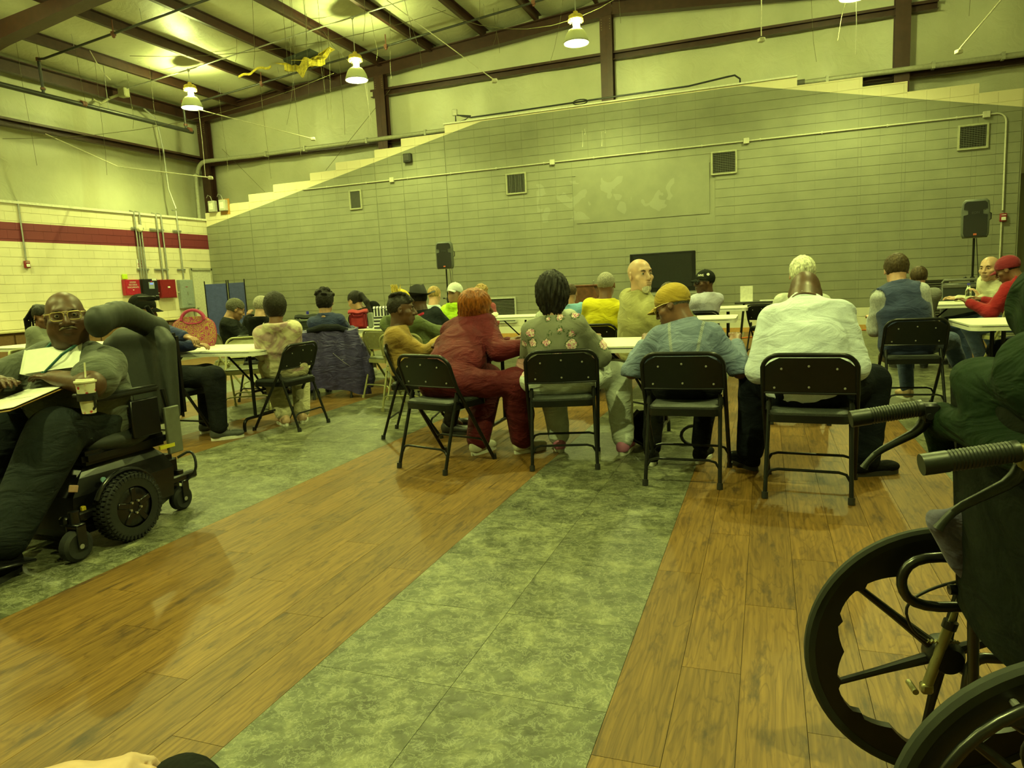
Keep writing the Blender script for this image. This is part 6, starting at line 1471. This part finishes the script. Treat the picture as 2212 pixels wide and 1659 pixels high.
# ---------------------------------------------------------------- power wheelchair (faces -Y; local frame: +y forward, so it is turned half round)
def power_chair():
    t = thing('power_wheelchair', 'black power wheelchair with a padded high back and chunky tread wheels at left', 'wheelchair', (-3.38, 2.72, 0), R(180))
    lea = plain('black_leatherette', (.012, .015, .011), .6, 0, .2, .5, 40); shr = plain('gloss_black', (.004, .004, .005), .3)
    knob = plain('tyre_black', (.009, .010, .009), .8)
    # local: forward = +y, left side of chair = -x  (world +X)
    for sx in (-1, 1):
        # drive wheel
        wc = Vector((sx*.31, .13, .175)); rot = Matrix.Rotation(R(90), 3, 'Y')
        m = MB().lathe([(.105, -.045), (.15, -.05), (.168, -.035), (.170, 0), (.168, .035), (.15, .05), (.105, .045)], c=wc, n=40, rot=rot)
        tyre = m.build('tyre', knob, t)
        tr = MB()
        for k in range(44):
            a = 2*math.pi*k/44
            for q in (-1, 0, 1):
                aa = a+(.07 if q else 0); tr.box(wc+Vector((q*.026, math.cos(aa)*.170, math.sin(aa)*.170)), (.021, .013, .012), Matrix.Rotation(aa-math.pi/2, 3, 'X'))
            tr.box(wc+Vector((sx*.047, math.cos(a)*.155, math.sin(a)*.155)), (.010, .011, .022), Matrix.Rotation(a-math.pi/2, 3, 'X'))
        o = tr.build('tread_blocks', knob, tyre, smooth=False, fix=False); o['kind'] = 'stuff'
        MB().lathe([(.0, .035*sx), (.05, .045*sx), (.095, .040*sx), (.108, .03*sx), (.108, -.03*sx)], c=wc, n=36, rot=rot).build('wheel_hub', shr, t)
        for k in range(5):
            a = 2*math.pi*k/5+.3
            MB().box(wc+Vector((sx*.043, math.cos(a)*.065, math.sin(a)*.065)), (.012, .03, .07), Matrix.Rotation(a-math.pi/2, 3, 'X'), bev=.004).build('spoke', shr, t)
            MB().cyl(wc+Vector((sx*.045, math.cos(a+.6)*.032, math.sin(a+.6)*.032)), wc+Vector((sx*.056, math.cos(a+.6)*.032, math.sin(a+.6)*.032)), .006, 10).build('lug_nut', galv, t)
        MB().tube([wc+Vector((0, math.cos(a)*.19, math.sin(a)*.19)) for a in [R(25+13*k) for k in range(11)]], .012, 8).build('mudguard', shr, t)
        # casters
        for nm, c, r_ in (('front', Vector((sx*.30, .43, .075)), .075), ('rear', Vector((sx*.18, -.33, .068)), .068)):
            MB().lathe([(.02, -.026), (r_*.8, -.03), (r_, -.018), (r_, .018), (r_*.8, .03), (.02, .026)], c=c, n=28, rot=rot, cap=True).build('caster_wheel', knob, t)
            MB().box(c+Vector((.036, -.01, .045)), (.010, .05, .12), bev=.004).box(c+Vector((-.036, -.01, .045)), (.010, .05, .12), bev=.004).box(c+Vector((0, -.01, .10)), (.082, .05, .014), bev=.004).build('caster_fork', shr, t)
            MB().cyl(c+Vector((0, -.01, .10)), c+Vector((0, -.01, .165)), .024, 14).build('caster_stem', shr, t)
            MB().box((c+Vector((0, -.01, .15))+Vector((sx*.20, .12 if nm == 'front' else -.05, .16)))/2, (.05, abs(c.y-.12)+.05, .045), bev=.01).build('caster_arm', shr, t)
            MB().cyl(c+Vector((sx*.034, 0, 0)), c+Vector((sx*.042, 0, 0)), .012, 12).build('axle_bolt', galv, t)
    # shrouded base
    m = MB(); prev = None
    for z, w_, y0, y1 in ((.07, .36, -.20, .34), (.12, .46, -.24, .38), (.28, .46, -.26, .36), (.36, .42, -.22, .30), (.42, .36, -.16, .24)):
        ring = [m.bm.verts.new(p) for p in ((-w_/2, y0, z), (w_/2, y0, z), (w_/2+.01, (y0+y1)/2, z), (w_/2, y1, z), (-w_/2, y1, z), (-w_/2-.01, (y0+y1)/2, z))]
        if prev:
            for j in range(6): m.bm.faces.new((prev[j], prev[(j+1) % 6], ring[(j+1) % 6], ring[j]))
        else: m.bm.faces.new(list(reversed(ring)))
        prev = ring
    m.bm.faces.new(prev); m.build('base', shr, t, smooth=False)
    MB().box((0, -.30, .24), (.34, .14, .18), bev=.03, seg=2).build('battery_box', shr, t)
    MB().sph((0, .02, .50), (.27, .28, .10), 24, 14).build('seat_cushion', lea, t)
    MB().box((0, .02, .45), (.48, .52, .07), bev=.02, seg=2).build('seat_pan', shr, t)
    # back
    F = Fld((-.36, -.52, .42), (.36, -.05, 1.30), .013)
    for q in (-1, 0, 1): F.add(econ((q*.13, -.30-.0*abs(q), .56), (q*.10, -.36, .98), (.10, .05), (.10, .05), (1, 0, 0)), .05)
    for q in (-1, 1): F.add(seg((q*.245, -.27, .58), (q*.20, -.33, .96), .045, .05), .05)
    F.add(seg((-.13, -.36, 1.01), (.13, -.36, 1.01), .055), .05)
    V, Q = F.mesh(); mk('backrest', [(V, Q, 0)], [lea], t)
    MB().box((0, -.42, .78), (.40, .06, .48), bev=.02, seg=2).build('back_shell', shr, t)
    F = Fld((-.42, -.60, .9), (.20, .28, 1.28), .011)
    pts = [(-.28, .15, 1.115), (-.19, -.07, 1.16), (-.10, -.26, 1.105), (-.06, -.44, 1.03)]
    cv_ = ch(pts, 2)
    for q in cv_: F.add(ell(q, (.048, .05, .070)), .03)
    V, Q = F.mesh(); mk('headrest', [(V, Q, 0)], [lea], t)
    MB().tube(ch([(0, -.42, .9), (0, -.48, 1.08), (0, -.42, 1.18)]), .014, 8).box((0, -.44, 1.225), (.14, .04, .03), bev=.006).build('headrest_bracket', blackm, t)
    # armrests
    for sx in (-1, 1):
        MB().box((sx*.275, .05, .745), (.065, .42, .035), bev=.012, seg=2).build('armrest_pad', plain('arm_pad', (.016, .017, .015), .35), t)
        MB().tube([(sx*.275, -.20, .73), (sx*.29, -.22, .55), (sx*.27, -.20, .45)], .014, 8).build('armrest_post', blackm, t)
        MB().box((sx*.285, -.06, .60), (.02, .18, .20), bev=.006).build('side_guard', shr, t)
    MB().box((-.30, -.22, .50), (.02, .10, .26), bev=.005).build('rear_pouch', plain('pouch_grey2', (.11, .12, .09), .6), t)
    MB().box((-.305, -.16, .42), (.012, .10, .02)).build('yellow_label', plain('label_yellow', (.55, .50, .03), .5), t, smooth=False)
    MB().cyl((-.242, .20, .33), (-.25, .20, .33), .014, 16).build('round_badge', plain('badge_teal', (.25, .45, .5), .4), t)
    MB().box((-.242, .36, .33), (.006, .05, .035), Matrix.Rotation(.3, 3, 'X'), bev=.004).build('side_emblem', plain('emblem_red', (.4, .25, .18), .4), t, smooth=False)
    MB().box((-.25, .33, .20), (.02, .022, .07), bev=.004).build('release_lever', plain('lever_yellow', (.55, .42, .02), .5), t)
    MB().tube(ch([(-.16, -.36, .30), (-.22, -.42, .34), (-.26, -.40, .22), (-.2, -.36, .16)]), .008, 8).build('wiring', blackp, t)
    # footplates
    for sx in (-1, 1):
        MB().tube([(sx*.12, .30, .42), (sx*.15, .52, .36), (sx*.16, .62, .10)], .014, 8).build('footrest_hanger', blackm, t)
        MB().box((sx*.15, .70, .075), (.17, .26, .014), Matrix.Rotation(R(8), 3, 'X'), bev=.006).build('footplate', shr, t)
    # cup holder on the left armrest
    c = Vector((-.415, .36, .765))
    MB().lathe([(.043, .0), (.043, .035)], c=c, n=24).solid(.004).build('cup_holder_ring', blackp, t)
    MB().box(c+Vector((0, 0, -.06)), (.05, .02, .012)).tube([c+Vector((.043, 0, .02)), c+Vector((.043, 0, -.06)), c+Vector((0, 0, -.065)), c+Vector((-.043, 0, -.03)), c+Vector((-.043, 0, .02))], .006, 6).box(c+Vector((.06, -.05, .02)), (.06, .12, .02), bev=.006).build('cup_holder_arm', blackp, t)
power_chair()
# cup
m, n, l, b = nt('cup_print'); tc = n.new('ShaderNodeTexCoord'); v = n.new('ShaderNodeTexVoronoi'); v.inputs['Scale'].default_value = 42; v.inputs['Randomness'].default_value = .75; l.new(tc.outputs['Object'], v.inputs['Vector'])
sb = n.new('ShaderNodeVectorMath'); sb.operation = 'SUBTRACT'; sc_ = n.new('ShaderNodeVectorMath'); sc_.operation = 'SCALE'; sc_.inputs['Scale'].default_value = 42; l.new(tc.outputs['Object'], sc_.inputs[0]); l.new(v.outputs['Position'], sb.inputs[1]); l.new(tc.outputs['Object'], sb.inputs[0])
sp = n.new('ShaderNodeSeparateXYZ'); l.new(sb.outputs[0], sp.inputs[0])
an = math_(n, l, 'ARCTAN2', sp.outputs[2], sp.outputs[1]); star = math_(n, l, 'ABSOLUTE', math_(n, l, 'SINE', math_(n, l, 'MULTIPLY', an, 4.0)))
lim = math_(n, l, 'MULTIPLY_ADD', star, -.20, .40)
l.new(mixc(n, l, math_(n, l, 'LESS_THAN', v.outputs['Distance'], lim), (.74, .70, .50), (.50, .035, .06)), b.inputs['Base Color']); b.inputs['Roughness'].default_value = .45
t = thing('paper_cup', 'white takeaway cup printed with small red snowflakes, lid and straw, in the left armrest holder', 'cup', (-2.965, 2.36, .705))
MB().lathe([(.0, 0), (.029, 0), (.029, .003), (.044, .150), (.0, .150)], n=32).build('cup', m, t)
MB().lathe([(.0, .160), (.038, .160), (.040, .154), (.048, .152), (.048, .145), (.044, .142)], n=32).build('lid', plain('lid_white', (.70, .67, .48), .4, bs_=0), t)
MB().cyl((.0, 0, .10), (.004, .006, .235), .0038, 10).build('straw', plain('straw', (.72, .70, .50), .4, bs_=0), t)
# clipboard and papers on the lap
t = thing('clipboard', 'brown clipboard with paper sheets tilted on the lap in the power wheelchair', 'clipboard', (-3.30, 2.28, .775), R(8))
tl = Matrix.Rotation(R(-7), 3, 'Y') @ Matrix.Rotation(R(10), 3, 'X')
MB().box((0, 0, 0), (.30, .40, .005), tl, bev=.002).build('board', plain('clip_board', (.30, .18, .05), .5), t, smooth=False)
pr = plain('printed_paper', (.68, .68, .60), .6, 0, .05, 0)
for dx, dy, dz, a in ((.0, .0, .007, .0), (.012, -.015, .010, .06), (-.015, .02, .013, -.05)):
    MB().box((dx, dy, dz), (.27, .36, .0015), tl @ Matrix.Rotation(a, 3, 'Z')).build('sheet', pr, t, smooth=False)
for k in range(9): MB().box((.05, .12-.02*k, .0165+.0*k), (.12, .0025, .0006), tl).build('text_line', plain('ink_grey', (.25, .25, .25), .7), t, smooth=False)
t = thing('loose_papers', 'loose bent white sheets standing up above the forearm in the power wheelchair', 'paper', (-3.33, 2.46, .915), R(35))
for k, (a, dy) in enumerate(((.0, 0), (.16, -.02))):
    MB().grid(lambda u, v: ((u-.5)*.25+.02*k, dy+.10*v+.01*math.sin(5*u), -.03+.11*v-.03*math.sin(math.pi*u)*(1-k)+.02*u*k), 12, 5).solid(.0012).build('sheet', pr, t)

# ---------------------------------------------------------------- manual wheelchair at the right
def manual_chair():
    az = 80; O = Vector((.435, 1.49, 0))
    t = thing('manual_wheelchair', 'black manual wheelchair with mag wheels and ribbed push handles at the right edge', 'wheelchair', O, R(-az))
    # local frame: +y forward, -x = far (left) side
    fr = plain('frame_black', (.006, .006, .005), .28, 0, .1, .05, spec=.7); ty = plain('solid_tyre', (.014, .017, .011), .75); mag = plain('mag_black', (.004, .004, .0035), .45)
    brass = plain('aged_steel', (.30, .27, .13), .35, .6); rub = plain('grip_rubber', (.011, .014, .009), .45, 0, .2, .2, 80)
    rot = Matrix.Rotation(R(90), 3, 'Y')
    for sx in (-1, 1):
        c = Vector((sx*.275, 0, .305))
        MB().lathe([(.283, -.012), (.298, -.013), (.305, -.006), (.305, .006), (.298, .013), (.283, .012)], c=c, n=72, rot=rot).build('tyre', ty, t)
        # rim with scalloped inner edge
        m = MB(); NN = 96
        def inner(a):
            k = (a*6/(2*math.pi)) % 1; return .218+.032*math.sin(math.pi*k)-.012*(abs(math.sin(3*math.pi*k)) < .35)*math.sin(math.pi*k)
        rows = []
        for xx in (-.011, .011):
            rows.append(([m.bm.verts.new(c+Vector((xx, math.cos(2*math.pi*i/NN)*.284, math.sin(2*math.pi*i/NN)*.284))) for i in range(NN)], [m.bm.verts.new(c+Vector((xx, math.cos(2*math.pi*i/NN)*inner(2*math.pi*i/NN), math.sin(2*math.pi*i/NN)*inner(2*math.pi*i/NN)))) for i in range(NN)]))
        for i in range(NN):
            j = (i+1) % NN
            m.bm.faces.new((rows[0][0][i], rows[0][0][j], rows[0][1][j], rows[0][1][i])); m.bm.faces.new((rows[1][0][j], rows[1][0][i], rows[1][1][i], rows[1][1][j]))
            m.bm.faces.new((rows[0][1][i], rows[0][1][j], rows[1][1][j], rows[1][1][i])); m.bm.faces.new((rows[0][0][j], rows[0][0][i], rows[1][0][i], rows[1][0][j]))
        m.build('wheel_rim', mag, t)
        MB().lathe([(.0, -.03), (.035, -.03), (.04, -.02), (.04, .02), (.03, .04), (.0, .04)], c=c, n=24, rot=rot).build('hub', mag, t)
        for k in range(6):
            a = 2*math.pi*k/6+R(20); d = Vector((0, math.cos(a), math.sin(a)))
            MB().tube([c+d*.03, c+d*.14, c+d*.245], [.014, .0095, .008], 8).build('spoke', mag, t)
        MB().tube([c+Vector((sx*.035, math.cos(a)*.262, math.sin(a)*.262)) for a in [2*math.pi*k/48 for k in range(48)]], .0095, 10, closed=True).build('hand_rim', fr, t)
        for k in range(6):
            a = 2*math.pi*k/6; p = c+Vector((sx*.012, math.cos(a)*.262, math.sin(a)*.262)); MB().cyl(p, p+Vector((sx*.022, 0, 0)), .006, 8).build('rim_bolt', galv, t)
        # back cane and push handle
        x = sx*.19
        MB().tube(ch([(x, .03, .22), (x, .02, .50), (x, -.01, .78), (x, -.03, .865), (x, -.06, .895), (x, -.10, .900), (x, -.20, .885)]), .0115, 12).build('back_cane', fr, t)
        g0, g1 = Vector((x, -.095, .901)), Vector((x, -.235, .879)); d = (g1-g0).normalized()
        m = MB(); pts, rs_ = [], []
        for k in range(52):
            q = k/51; pts.append(g0+(g1-g0)*q); rs_.append(.0165+(.0016 if (k % 2) else 0) if .06 < q < .72 else .0178)
        m.tube(pts, rs_, 18).build('push_handle', rub, t)
        # brake lever under the handle
        MB().box(g0+Vector((0, .015, -.012)), (.026, .035, .045), bev=.006).cyl(g0+Vector((-.02, .01, -.016)), g0+Vector((.02, .01, -.016)), .007, 12).build('brake_clamp', brass if sx > 0 else blackp, t)
        MB().tube(ch([g0+Vector((0, .012, -.02)), g0+Vector((0, -.006, -.05)), g0+Vector((0, -.045, -.072)), g0+Vector((0, -.085, -.095)), g0+Vector((0, -.105, -.118)), g0+Vector((0, -.112, -.130))], 1), [.013, .013, .012, .010, .009, .008, .0075, .007, .0068, .0068, .008, .0085][:12], 10).build('brake_lever', rub, t)
        MB().cyl(g0+Vector((-.021, .005, -.02)), g0+Vector((-.024, .005, -.02)), .005, 12).build('brake_pivot', galv, t)
        # seat rail, lower rail, arm frame, strut
        MB().tube([(sx*.21, -.02, .49), (sx*.21, .42, .50), (sx*.20, .50, .46)], .0115, 12).build('seat_rail', fr, t)
        MB().tube([(x, .03, .36), (x, -.0, .36)] and [(sx*.225, .42, .22), (sx*.225, .04, .22), (sx*.225, -.03, .25), (sx*.225, -.06, .32), (sx*.225, -.03, .37), (sx*.225, .02, .385), (sx*.225, .42, .385)] if False else ch([(sx*.215, .42, .33), (sx*.215, .10, .33), (sx*.215, .035, .33), (sx*.215, .025, .26), (sx*.215, .02, .16)]), .0115, 12).build('side_frame', fr, t)
        MB().tube(ch([(sx*.225, .45, .50), (sx*.225, .05, .555), (sx*.225, -.085, .56), (sx*.225, -.12, .50), (sx*.225, -.085, .440), (sx*.225, .05, .445), (sx*.225, .42, .445)]), .0115, 12).build('arm_frame', fr, t)
        MB().box((sx*.235, .22, .70), (.05, .28, .03), bev=.01).build('armrest_pad', blackp, t)
        MB().tube([(sx*.235, .10, .69), (sx*.23, .09, .45)], .010, 8).tube([(sx*.235, .34, .69), (sx*.23, .35, .45)], .010, 8).build('armrest_post', fr, t)
        a, b_ = Vector((sx*.245, .055, .585)), Vector((sx*.245, -.045, .235))
        MB().cyl(a, a.lerp(b_, .55), .0065, 12).build('strut_rod', brass, t)
        MB().cyl(a.lerp(b_, .55), b_, .0115, 14).build('strut_sleeve', brass, t)
        MB().cyl(a.lerp(b_, .53), a.lerp(b_, .58), .016, 14).build('strut_ring', fr, t)
        MB().box(a, (.022, .028, .04), bev=.005).cyl(a-Vector((.02, 0, 0)), a+Vector((.02, 0, 0)), .006, 10).build('strut_clamp', brass, t)
        MB().box(b_, (.024, .026, .026), bev=.005).cyl(b_-Vector((.022, .03, .0)), b_+Vector((.022, -.03, 0)), .007, 10).build('strut_clamp', brass, t)
        q = a.lerp(b_, .68); MB().tube([q+Vector((-.0, -.035+.004*k+.0, .004*(k % 2))) for k in range(18)], .004, 6).build('brake_spring', brass, t)
        MB().tube(ch([q+Vector((0, -.03, 0)), q+Vector((0, -.07, .03)), q+Vector((0, -.085, .09)), q+Vector((0, -.03, .13)), q+Vector((0, .05, .155)), q+Vector((0, .12, .19))]), .0035, 8).build('brake_cable', blackp, t)
        cw = Vector((sx*.20, .50, .10))
        MB().lathe([(.02, -.014), (.09, -.014), (.10, 0), (.09, .014), (.02, .014)], c=cw, n=28, rot=rot, cap=True).build('front_caster', ty, t)
        MB().tube([cw+Vector((0, 0, .02)), cw+Vector((0, -.02, .13)), (sx*.21, .47, .33)], .010, 8).build('caster_fork', fr, t)
    MB().tube([(-.2, .05, .42), (.2, .35, .22)], .010, 8).build('cross_brace', fr, t); MB().tube([(.2, .05, .42), (-.2, .35, .22)], .010, 8).build('cross_brace', fr, t)
    cv = cloth('seat_canvas', (.008, .011, .007), (.012, .016, .010), wr=.4)
    MB().grid(lambda u, v: ((u-.5)*.44, -.0-.03*v-.03*math.sin(math.pi*u)*(1-.3*v), .46+.49*v), 16, 16).solid(.014).build('back_sling', cv, t)
    MB().grid(lambda u, v: ((u-.5)*.40, .0+.42*v, .50-.03*math.sin(math.pi*u)), 12, 6).solid(.03).build('seat_sling', cv, t)
    # jacket bunched over the backrest
    j = thing('green_jacket', 'dark green jacket bunched over the backrest of the manual wheelchair', 'jacket', O, R(-az))
    gj = cloth('green_wool', (.012, .030, .012), (.020, .044, .018), wr=1.0)
    F = Fld((-.36, -.18, .42), (.36, .22, 1.12), .010)
    F.add(seg((-.21, -.045, .875), (.21, -.045, .875), .036, .036), .03); F.add(ell((-.02, -.0, .965), (.19, .07, .055)), .05); F.add(ell((.12, .02, 1.02), (.15, .08, .075)), .05)
    F.add(seg((-.215, -.05, .875), (-.225, -.04, .79), .030, .022), .03)
    F.disp(lambda x, y, z: .010*np.sin(34*z+11*x+2*np.sin(9*x))*np.clip((z-.86)*14, .25, 1))
    V, Q = F.mesh(); mk('body', [(V, Q, 0)], [gj], j)
    b2 = thing('lilac_shirt', 'crumpled lilac cloth hanging out behind the far wheel of the manual wheelchair', 'clothing', O, R(-az))
    F = Fld((-.32, -.16, .42), (-.05, .14, .74), .008); F.add(seg((-.17, -.055, .665), (-.19, .02, .66), .026, .032), .03); F.add(seg((-.18, -.03, .63), (-.18, .03, .54), .030, .022), .03); F.add(ell((-.18, .02, .60), (.03, .06, .07)), .03)
    F.disp(lambda x, y, z: .006*np.sin(60*y+40*z+3*np.sin(30*x)))
    V, Q = F.mesh(); mk('body', [(V, Q, 0)], [cloth('lilac_cloth', (.13, .12, .19), wr=.8)], b2)
manual_chair()
person('person in a dark green hooded coat seated in the manual wheelchair, at the right edge', .60, 1.52, 80, (.62, 1.50, 1.32), 80, 5, 0, s=1.1, fat=.06, sh=.22, sk='brown', near=True, hair='short', hairc=hb, hood=True, collar=True, hands=[(-.15, .36, .72), (.15, .36, .72)], topm=cloth('green_wool', (.014, .034, .014)), top='coat', pants=navy_j, feet=[(-.12, .60), (.12, .60)], shoes=ws_black, seed=25.7, seat=.52, hemz=.50)
# the photographer's own knee and hand, just in the bottom edge
def lap():
    t = thing('person', 'photographer, only a black-clad knee and a thumb in the bottom edge', 'person', (-.53, .55, 0), R(60))
    F = Fld((-.3, -.9, -.02), (.35, .75, .6), .014)
    F.add(seg((0, -.05, .46), (0, .36, .445), .085, .062)); F.add(seg((0, .36, .435), (0, .36, .12), .060, .042), .03); F.add(seg((.20, -.30, .46), (.24, -.14, .44), .085, .06), .04); F.add(seg((.24, -.14, .43), (.24, -.16, .12), .06, .042), .03); F.add(ell((.1, -.15, .52), (.19, .14, .12)), .04)
    F.disp(folds(2.0, .004)); V, Q = F.mesh(); mk('trousers', [(V, Q, 0)], [cloth('black_trousers', (.012, .013, .014))], t)
    sk_ = skin('skin_pale', SK['pale'])
    V, Q = hand_mesh(.55); 
    d = vn((.868, -.5, .04)); up = np.array([0, 0, 1.]); xs = vn(np.cross(d, up)); zz = np.cross(xs, d)
    B = Fld((-.45, .25, .45), (-.02, .55, .68), .010); B.add(seg((-.32, .34, .54), (-.139, .421, .513), .040, .028)); v2, q2 = B.mesh()
    mk('body', [(V @ np.array([xs, d, zz])+np.array([-.139, .421, .513]), Q, 0), (v2, q2, 0)], [sk_], t)
    B = Fld((-.55, -.15, .45), (-.28, .5, .80), .012); B.add(seg((-.36, -.03, .68), (-.315, .32, .55), .055, .046)); v2, q2 = B.mesh(); mk('sleeve', [(v2, q2, 0)], [black_c], t)
    for x in (0, .24): shoe(0, (0, 1), (x, .36 if x == 0 else -.16, .085), t, cloth('black_shoe', (.012, .012, .012)), blks, 1.)
lap()
